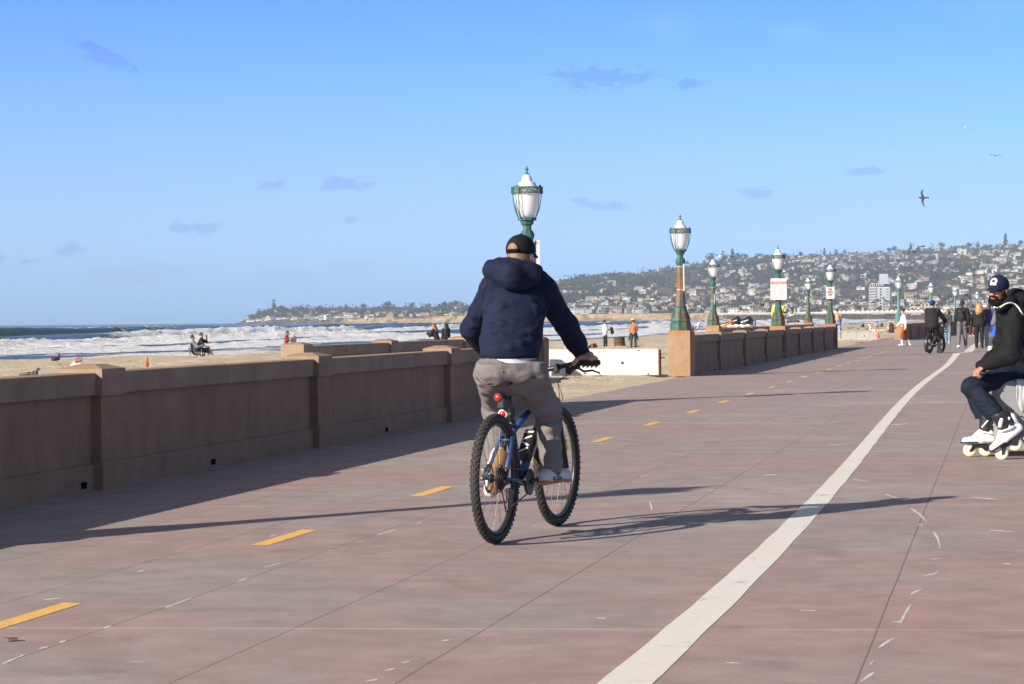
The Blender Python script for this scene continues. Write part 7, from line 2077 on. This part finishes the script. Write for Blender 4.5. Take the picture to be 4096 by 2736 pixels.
MB().tube([(L * .27, -.2, z_ + .1), (L * .31, 0, z_ + .9)], .03, 6).tube([(L * .35, -.2, z_ + .1), (L * .31, 0, z_ + .9)], .03, 6).build('trestle', m_grey, b)
for x in (.02, L * .5, L - .02): MB().tube([(x, 0, -.1), (x, 0, z_)], .05, 6).build('post', m_grey, b)
# bins and drum
m_bin = M('brown_bin', (.060, .042, .034), .6, .25, 6); m_rust = M('rusty_drum', (.085, .042, .022), .7, .4, 5, bump=.2)
q1 = G(3568, 1331); b = empty('litter_bin', q1); tag(b, 'brown litter bin beside the tan pedestal of the pale teal lamp post', 'litter bin')
MB().lathe([(.24, 0), (.27, .5), (.285, .62), (.305, .62), (.305, .665), (.28, .665), (.27, .55), (0, .5)], 20).build('bin_body', m_bin, b)
MB().lathe([(.308, .60), (.312, .63), (.308, .66)], 20, cap=False).build('rim', m_blk, b)
q1 = zs(2480, 122); q1.z -= .12; b = empty('steel_drum', q1); b.rotation_euler = (0, R(-4), 0); tag(b, 'rusty brown steel drum half sunk in the sand between two standing people', 'drum')
MB().lathe([(.30, -.1), (.30, .24), (.308, .25), (.308, .27), (.30, .28), (.30, .50), (.308, .51), (.308, .53), (.30, .54), (.30, .74), (.312, .75), (.312, .77), (.29, .77), (.28, .70), (0, .70)], 24).build('drum_body', m_rust, b)
# surf gear
def board(loc, rz, L, w, col, label, tilt=0.0, fins=True, stripe=None):
    root = empty('surfboard', loc, rz); root.rotation_euler = (tilt, 0, rz); tag(root, label, 'surfboard')
    rg = []
    for k in range(15):
        t = k / 14; x = (t - .5) * L; hw = w / 2 * (math.sin(math.pi * (.04 + .92 * t)) ** .6) * (1 if t < .5 else 1)
        rg.append([V3((x, math.cos(a) * hw, .05 + math.sin(a) * .032 + .10 * (abs(t - .5) * 2) ** 3)) for a in [6.28318 * j / 12 for j in range(12)]])
    MB().rings(rg).build('deck', col, root)
    if fins:
        for s in (-1, 0, 1): MB().prism([(0, 0), (.12, 0), (.17, .14), (.12, .13)], .012, SR, (L * .36, s * .10, .08)).build('fin', m_blk, root)
    return root
m_yb = M('yellow_foam', (.70, .42, .03), .5, .08, 5); m_gb = M('lime_foam', (.32, .50, .03), .5, .08, 5); m_bb = M('pale_blue_board', (.20, .32, .38), .4, .1, 5)
board(zs(2384, 131), .02, 1.30, .50, m_yb, 'yellow soft board lying on the sand behind the small orange cone', fins=False)
board(zs(2388, 130) + V3((0, 0, -.06)), .03, 1.70, .52, m_gb, 'lime green board lying under the yellow soft board', fins=False)
board(zs(2572, 131), .05, 1.35, .5, m_bb, 'pale blue surfboard with black fins lying behind the person in the straw hat')
o = solid('backpack', [('c', (-.13, 0, .13), (.13, 0, .15), .13, .14), ('c', (-.05, 0, .24), (.10, 0, .27), .09, .09)], .015, c_blk, folds=[(.02, (10, 10, 10), 6)]); o.location = zs(2370, 132) + V3((0, .2, .04)); tag(o, 'black backpack lying on the sand behind the yellow soft board', 'backpack')
MB().tube([(.2, 0, .08), (.27, 0, .2), (.22, 0, .36), (.12, 0, .36)], .018, 6).build('strap', c_blk, o)
o = solid('blanket_heap', [('c', (-.25, 0, .08), (.3, 0, .03), .16, .07, (0, 1, 0), 1.4), ('e', (-.22, 0, .16), (.16, .14, .16))], .02, c_dkgrey, folds=[(.03, (7, 7, 7), 9)]); o.location = zs(2520, 129.5); tag(o, 'dark heap of cloth on the sand right of the rusty drum', 'cloth heap')
# left: little red notice on a slanted pale board
q1 = S(300, 1478); b = empty('notice_board', q1, -.1); tag(b, 'small red notice on a slanted pale board on the sand at the left', 'sign'); k = q1.y / FPX
zt = hz(295, 1434, q1.y) - q1.z
MB().prism([(-.28, 0), (.10, 0), (.26, zt * .98), (-.02, zt * .80)], .05, SR).build('board', M('pale_board', (.50, .49, .45), .7, .08, 5), b)
rot = Matrix.Rotation(R(-10), 3, 'Y')
c = V3((.12, -.04, zt * .86)); MB().box(c, (28 * k, .02, 17 * k), rot).build('red_panel', M('red_panel', (.24, .018, .03), .5, .08, 5), b)
o = text('STAY CLEAR', 8.5 * k, m_sign, b, c + V3((0, -.014, 0)), (R(90), R(-10), 0), sx=.52)
# jet skis under covers
m_hull = M('white_hull', (.78, .78, .76), .25, .03, 3); m_cov = M('black_cover', (.02, .02, .024), .5, .2, 4, bump=.3, bscale=14, bdist=.03)
def jetski(px, label):
    q1 = zs(px, 186); q1.z = hz(px, 1304, 186) - .28
    root = empty('jet_ski', q1, -.35); tag(root, label, 'jet ski', 'covered jet skis on the sand')
    rg = []
    for y, w, z0, z1 in ((-1.2, .50, .10, .45), (-.6, .58, .0, .50), (.3, .55, .0, .52), (.9, .38, .1, .55), (1.35, .05, .35, .55)):
        rg.append([V3((w * math.cos(a) * (1 if math.sin(a) > -.2 else .8), y, (z0 + z1) / 2 + (z1 - z0) / 2 * math.sin(a))) for a in [6.28318 * j / 14 for j in range(14)]])
    MB().rings(rg).build('hull', m_hull, root)
    o = solid('cover', [('c', (0, -.95, .55), (0, .2, .62), .30, .34, (1, 0, 0), 1.3), ('c', (0, .15, .70), (0, .45, .92), .26, .16), ('c', (0, .45, .70), (0, 1.1, .52), .30, .12, (1, 0, 0), 1.2)], .035, m_cov, root, k=.1, folds=[(.05, (4, 4, 5), 3)])
    for k in range(5): MB().box((-.2 + .13 * k, -1.27, .60 + .04 * k), (.09, .03, .09), Matrix.Rotation(-.35, 3, 'Y'), bev=.01).build('pale_mark', m_wht, root)
    bs = MB().box((0, 0, -.2), (.9, 1.8, .5)); bs.build('cradle', m_grey, root)
jetski(2945, 'white jet ski under a black cover, left one of the pair'); jetski(2990, 'white jet ski under a black cover, right one of the pair')
a, b_ = P(2876, 1306, 184), P(2918, 1293, 184); b = MB().tube([a, b_], .10, 8).build('rescue_pole', M('orange_pole', (.80, .38, .03), .5, .05, 5)); tag(b, 'orange yellow pole sloping up to the covered jet skis', 'pole')
MB().tube([a + V3((0, -.02, .14)), b_ + V3((0, -.02, .14))], .05, 6).build('dark_grip', m_blk, b)
a = P(3021, 1310, 180); b = MB().tube([V3((a.x, a.y, -.4)), P(3021, 1284, 180)], .05, 6).ball(P(3021, 1284, 180), .06, 6).build('flag_stick', m_blk); tag(b, 'thin black stick standing right of the covered jet skis', 'stick')
b = MB().ball(P(2924, 1288, 183), (.18, .12, .24), 8).tube([P(2926, 1291, 183), P(2932, 1284, 183)], .05, 6).build('red_float', m_red); tag(b, 'small red float on the left jet ski cover', 'float')
# yellow rescue gear behind the Regulations lamp
y = 160; a = P(3092, 1262, y); root = empty('rescue_gear', V3((a.x, y, float(sand_z(a.x, y))))); tag(root, 'yellow rescue board and yellow floats on a post behind the Regulations lamp post', 'rescue gear')
O = root.location.copy()
b = MB()
pts = [P(3088, 1268, y), P(3090, 1235, y), P(3093, 1219, y)]
b.tube([p - O for p in pts], [.10, .12, .06], 8, flat=.5); b.build('rescue_board', M('bright_yellow', (.85, .66, .03), .45, .05, 5), root)
MB().tube([p - O + V3((.09, -.05, 0)) for p in pts], .035, 6).build('white_edge', m_wht, root)
b = MB(); rn = random.Random(8)
for k in range(16): b.ball(P(rn.uniform(3122, 3143), rn.uniform(1226, 1244), y + rn.uniform(-.2, .2)) - O, (.09, .08, .10), 7)
b.tube([P(3128, 1240, y) - O, P(3138, 1262, y) - O], .05, 6)
b.build('yellow_float', _mc['bright_yellow'], root)
MB().tube([P(3092, 1262, y) - O - V3((0, 0, 2)), P(3092, 1222, y) - O], .03, 6).tube([P(3092, 1232, y) - O, P(3132, 1238, y) - O], .03, 6).tube([P(3128, 1250, y) - O, P(3150, 1251, y) - O], .05, 6).build('stand', m_blk, root)
# small leaf on the paving
b = MB().prism([(-.03, -.006), (0, -.02), (.035, -.005), (.03, .015), (-.012, .02)], .006, None, G(38, 2566) + V3((0, 0, .012))).build('dry_leaf', M('dead_leaf', (.13, .085, .05), .8, .3, 30)); tag(b, 'curled dry leaf on the paving in the bottom left corner', 'leaf')

# ------------------------------------------------------------------ gulls
m_gw = M('white_plumage', (.75, .75, .74), .7, .06, 12); m_gg = M('grey_plumage', (.20, .21, .23), .7, .12, 12); m_gb2 = M('brown_plumage', (.095, .075, .06), .8, .35, 25); m_tip = M('dark_wing_tip', (.03, .03, .033), .7, .2, 12); m_beak = M('gull_beak', (.40, .22, .05), .5, .1, 9)
def gull(c, heading, pitch, roll, label, brown=False, dihedral=12, fold=0.0, up=0.0, scale=1.0, group='gulls in the air'):
    bodym, wingm = (m_gb2, m_gb2) if brown else (m_gw, m_gg)
    root = solid('gull', [('c', (0, -.16, 0), (0, .10, .01), .055, .068), ('c', (0, .10, .01), (0, .20, .03), .06, .045), ('e', (0, .215, .038), (.036, .045, .038)), ('c', (0, -.14, .0), (0, -.32, .01), .042, .02, (1, 0, 0), 1.5)], .012, bodym, k=.03)
    root.location = c; root.rotation_mode = 'YXZ'
    root.rotation_euler = (R(pitch), R(roll), R(heading)); root.scale = (scale,) * 3
    tag(root, label, 'gull', group)
    MB().tube([(0, .25, .035), (0, .31, .025)], [.014, .005], 6).build('beak', m_beak if not brown else m_tip, root)
    for s in (-1, 1):
        secs = []
        for x, y, ch in ((.04, .06, .17), (.20, .10, .16), (.36, .11, .13), (.50, .04, .10), (.62, -.05, .05), (.68, -.11, .01)):
            dz = x * math.tan(R(dihedral)) if x < .36 else .36 * math.tan(R(dihedral)) + (x - .36) * math.tan(R(dihedral - 26 + up))
            secs.append((s * x * (1 - fold * .4), y, dz + .03, ch))
        b = MB(); rings = []
        for x, y, z, ch in secs:
            rings.append([V3((x, y, z)), V3((x, y - ch * .35, z + .026)), V3((x, y - ch, z - .03)), V3((x, y - ch * .35, z - .022))])
        b.rings(rings[:5]); w = b.build('wing', wingm, root)
        b = MB(); b.rings(rings[4:]); b.build('wing_tip', m_tip, w)
    MB().prism([(-.035, 0), (.035, 0), (.075, -.13), (-.075, -.13)], .012, None, (0, -.27, .01)).build('tail', m_tip if brown else m_gw, root)
    return root
BIRDS = [(3862, 508, 36, 20, 0, 32, 'white gull highest in the sky at the right', False, 8), (3982, 623, 44, -20, 5, 6, 'dark gull gliding near the right edge of the sky', True, 16), (3128, 783, 18, 30, 0, 40, 'tiny distant gull right of the rusty lamp post in the sky', False, 10),
         (2877, 1026, 104, 10, 0, 6, 'white gull with outstretched grey wings above the hill crest', False, 14), (3135, 1086, 62, 15, 0, -8, 'pale gull against the hill beside the lantern of the Regulations lamp post', False, 16), (3050, 1220, 100, -30, 10, -18, 'brown gull flying just left of the Regulations lamp post', True, 18),
         (3660, 1006, 92, 25, 0, -24, 'dark gull gliding along the hill crest above the fat tyre bike rider', True, 14), (3672, 1222, 84, 10, 0, -16, 'gull passing behind the shoulder of the fat tyre bike rider', True, 16)]
for px, py, sp, hd, pt, rl, lb, br, di in BIRDS: gull(P(px, py, 1.32 * FPX / sp), hd, pt, rl, lb, br, di)
gull(P(3690, 791, 150), 88, 0, -62, 'dark brown gull banking steeply with one wing pointing down', True, 6, scale=1.05)
gull(P(3170, 1259, 150), -80, 18, 0, 'white gull landing with raised wings behind the wall', False, 48, up=10)
def gull_standing(c, rz, label, brown, s=1.0, group='gulls standing about'):
    bodym = m_gb2 if brown else m_gw
    root = solid('gull', [('c', (0, -.12, .17), (0, .10, .20), .062, .075), ('c', (0, .11, .22), (0, .16, .31), .05, .036), ('e', (0, .175, .325), (.036, .046, .038)), ('c', (0, -.12, .17), (0, -.27, .15), .04, .016)], .012, bodym, k=.03)
    root.location = c; root.rotation_euler = (0, 0, rz); root.scale = (s, s, s); tag(root, label, 'gull', group)
    MB().tube([(0, .215, .32), (0, .275, .31)], [.013, .005], 6).build('beak', m_beak if not brown else m_tip, root)
    for sg in (-1, 1):
        MB().rings([[V3((sg * x, y + dy, z + dz)) for dy, dz in ((.0, .05), (.03, 0), (0, -.045), (-.03, 0))] for x, y, z in ((.06, .08, .215), (.078, -.02, .20), (.06, -.18, .175), (.02, -.33, .16))]).build('wing', m_gg if not brown else m_gb2, root)
        MB().tube([(sg * .03, 0, .12), (sg * .03, .01, .0)], .007, 5).box((sg * .03, .03, .006), (.05, .07, .01)).build('leg', m_beak, root)
    return root
gull_standing(S(227, 1470), -.3, 'brown gull sitting on the sand left of the red notice', True, 1.0); gull_standing(S(128, 1512) - V3((0, 0, .13)), -1.6, 'brownish grey gull standing on the sand near the left edge', True, 1.0)
wq = W(t_of(112), -3.78 - .15, .90); gull_standing(P(3167, 1300, wq.y) * 1, 1.3, 'brown gull standing on the set back wall right of the Regulations lamp post', True, 1.1).location = (P(3168, 1300, 113).x, 113, hz(3168, 1300, 113))
gull_standing(P(2772, 1330, 60), -1.2, 'white gull standing on the coping behind the rusty lamp post pedestal', False, .8).location = (P(2775, 1330, 52).x, 52, .908)
for px, y in ((3362, 330), (3395, 300), (3412, 360), (3432, 310), (3468, 270), (3402, 340), (3445, 365), (3340, 350)):
    gull_standing(zs(px, y), random.uniform(-3, 3), 'small dark bird standing on the far sand above the long low barrier', True, 1.0, 'dark birds scattered on the far sand')
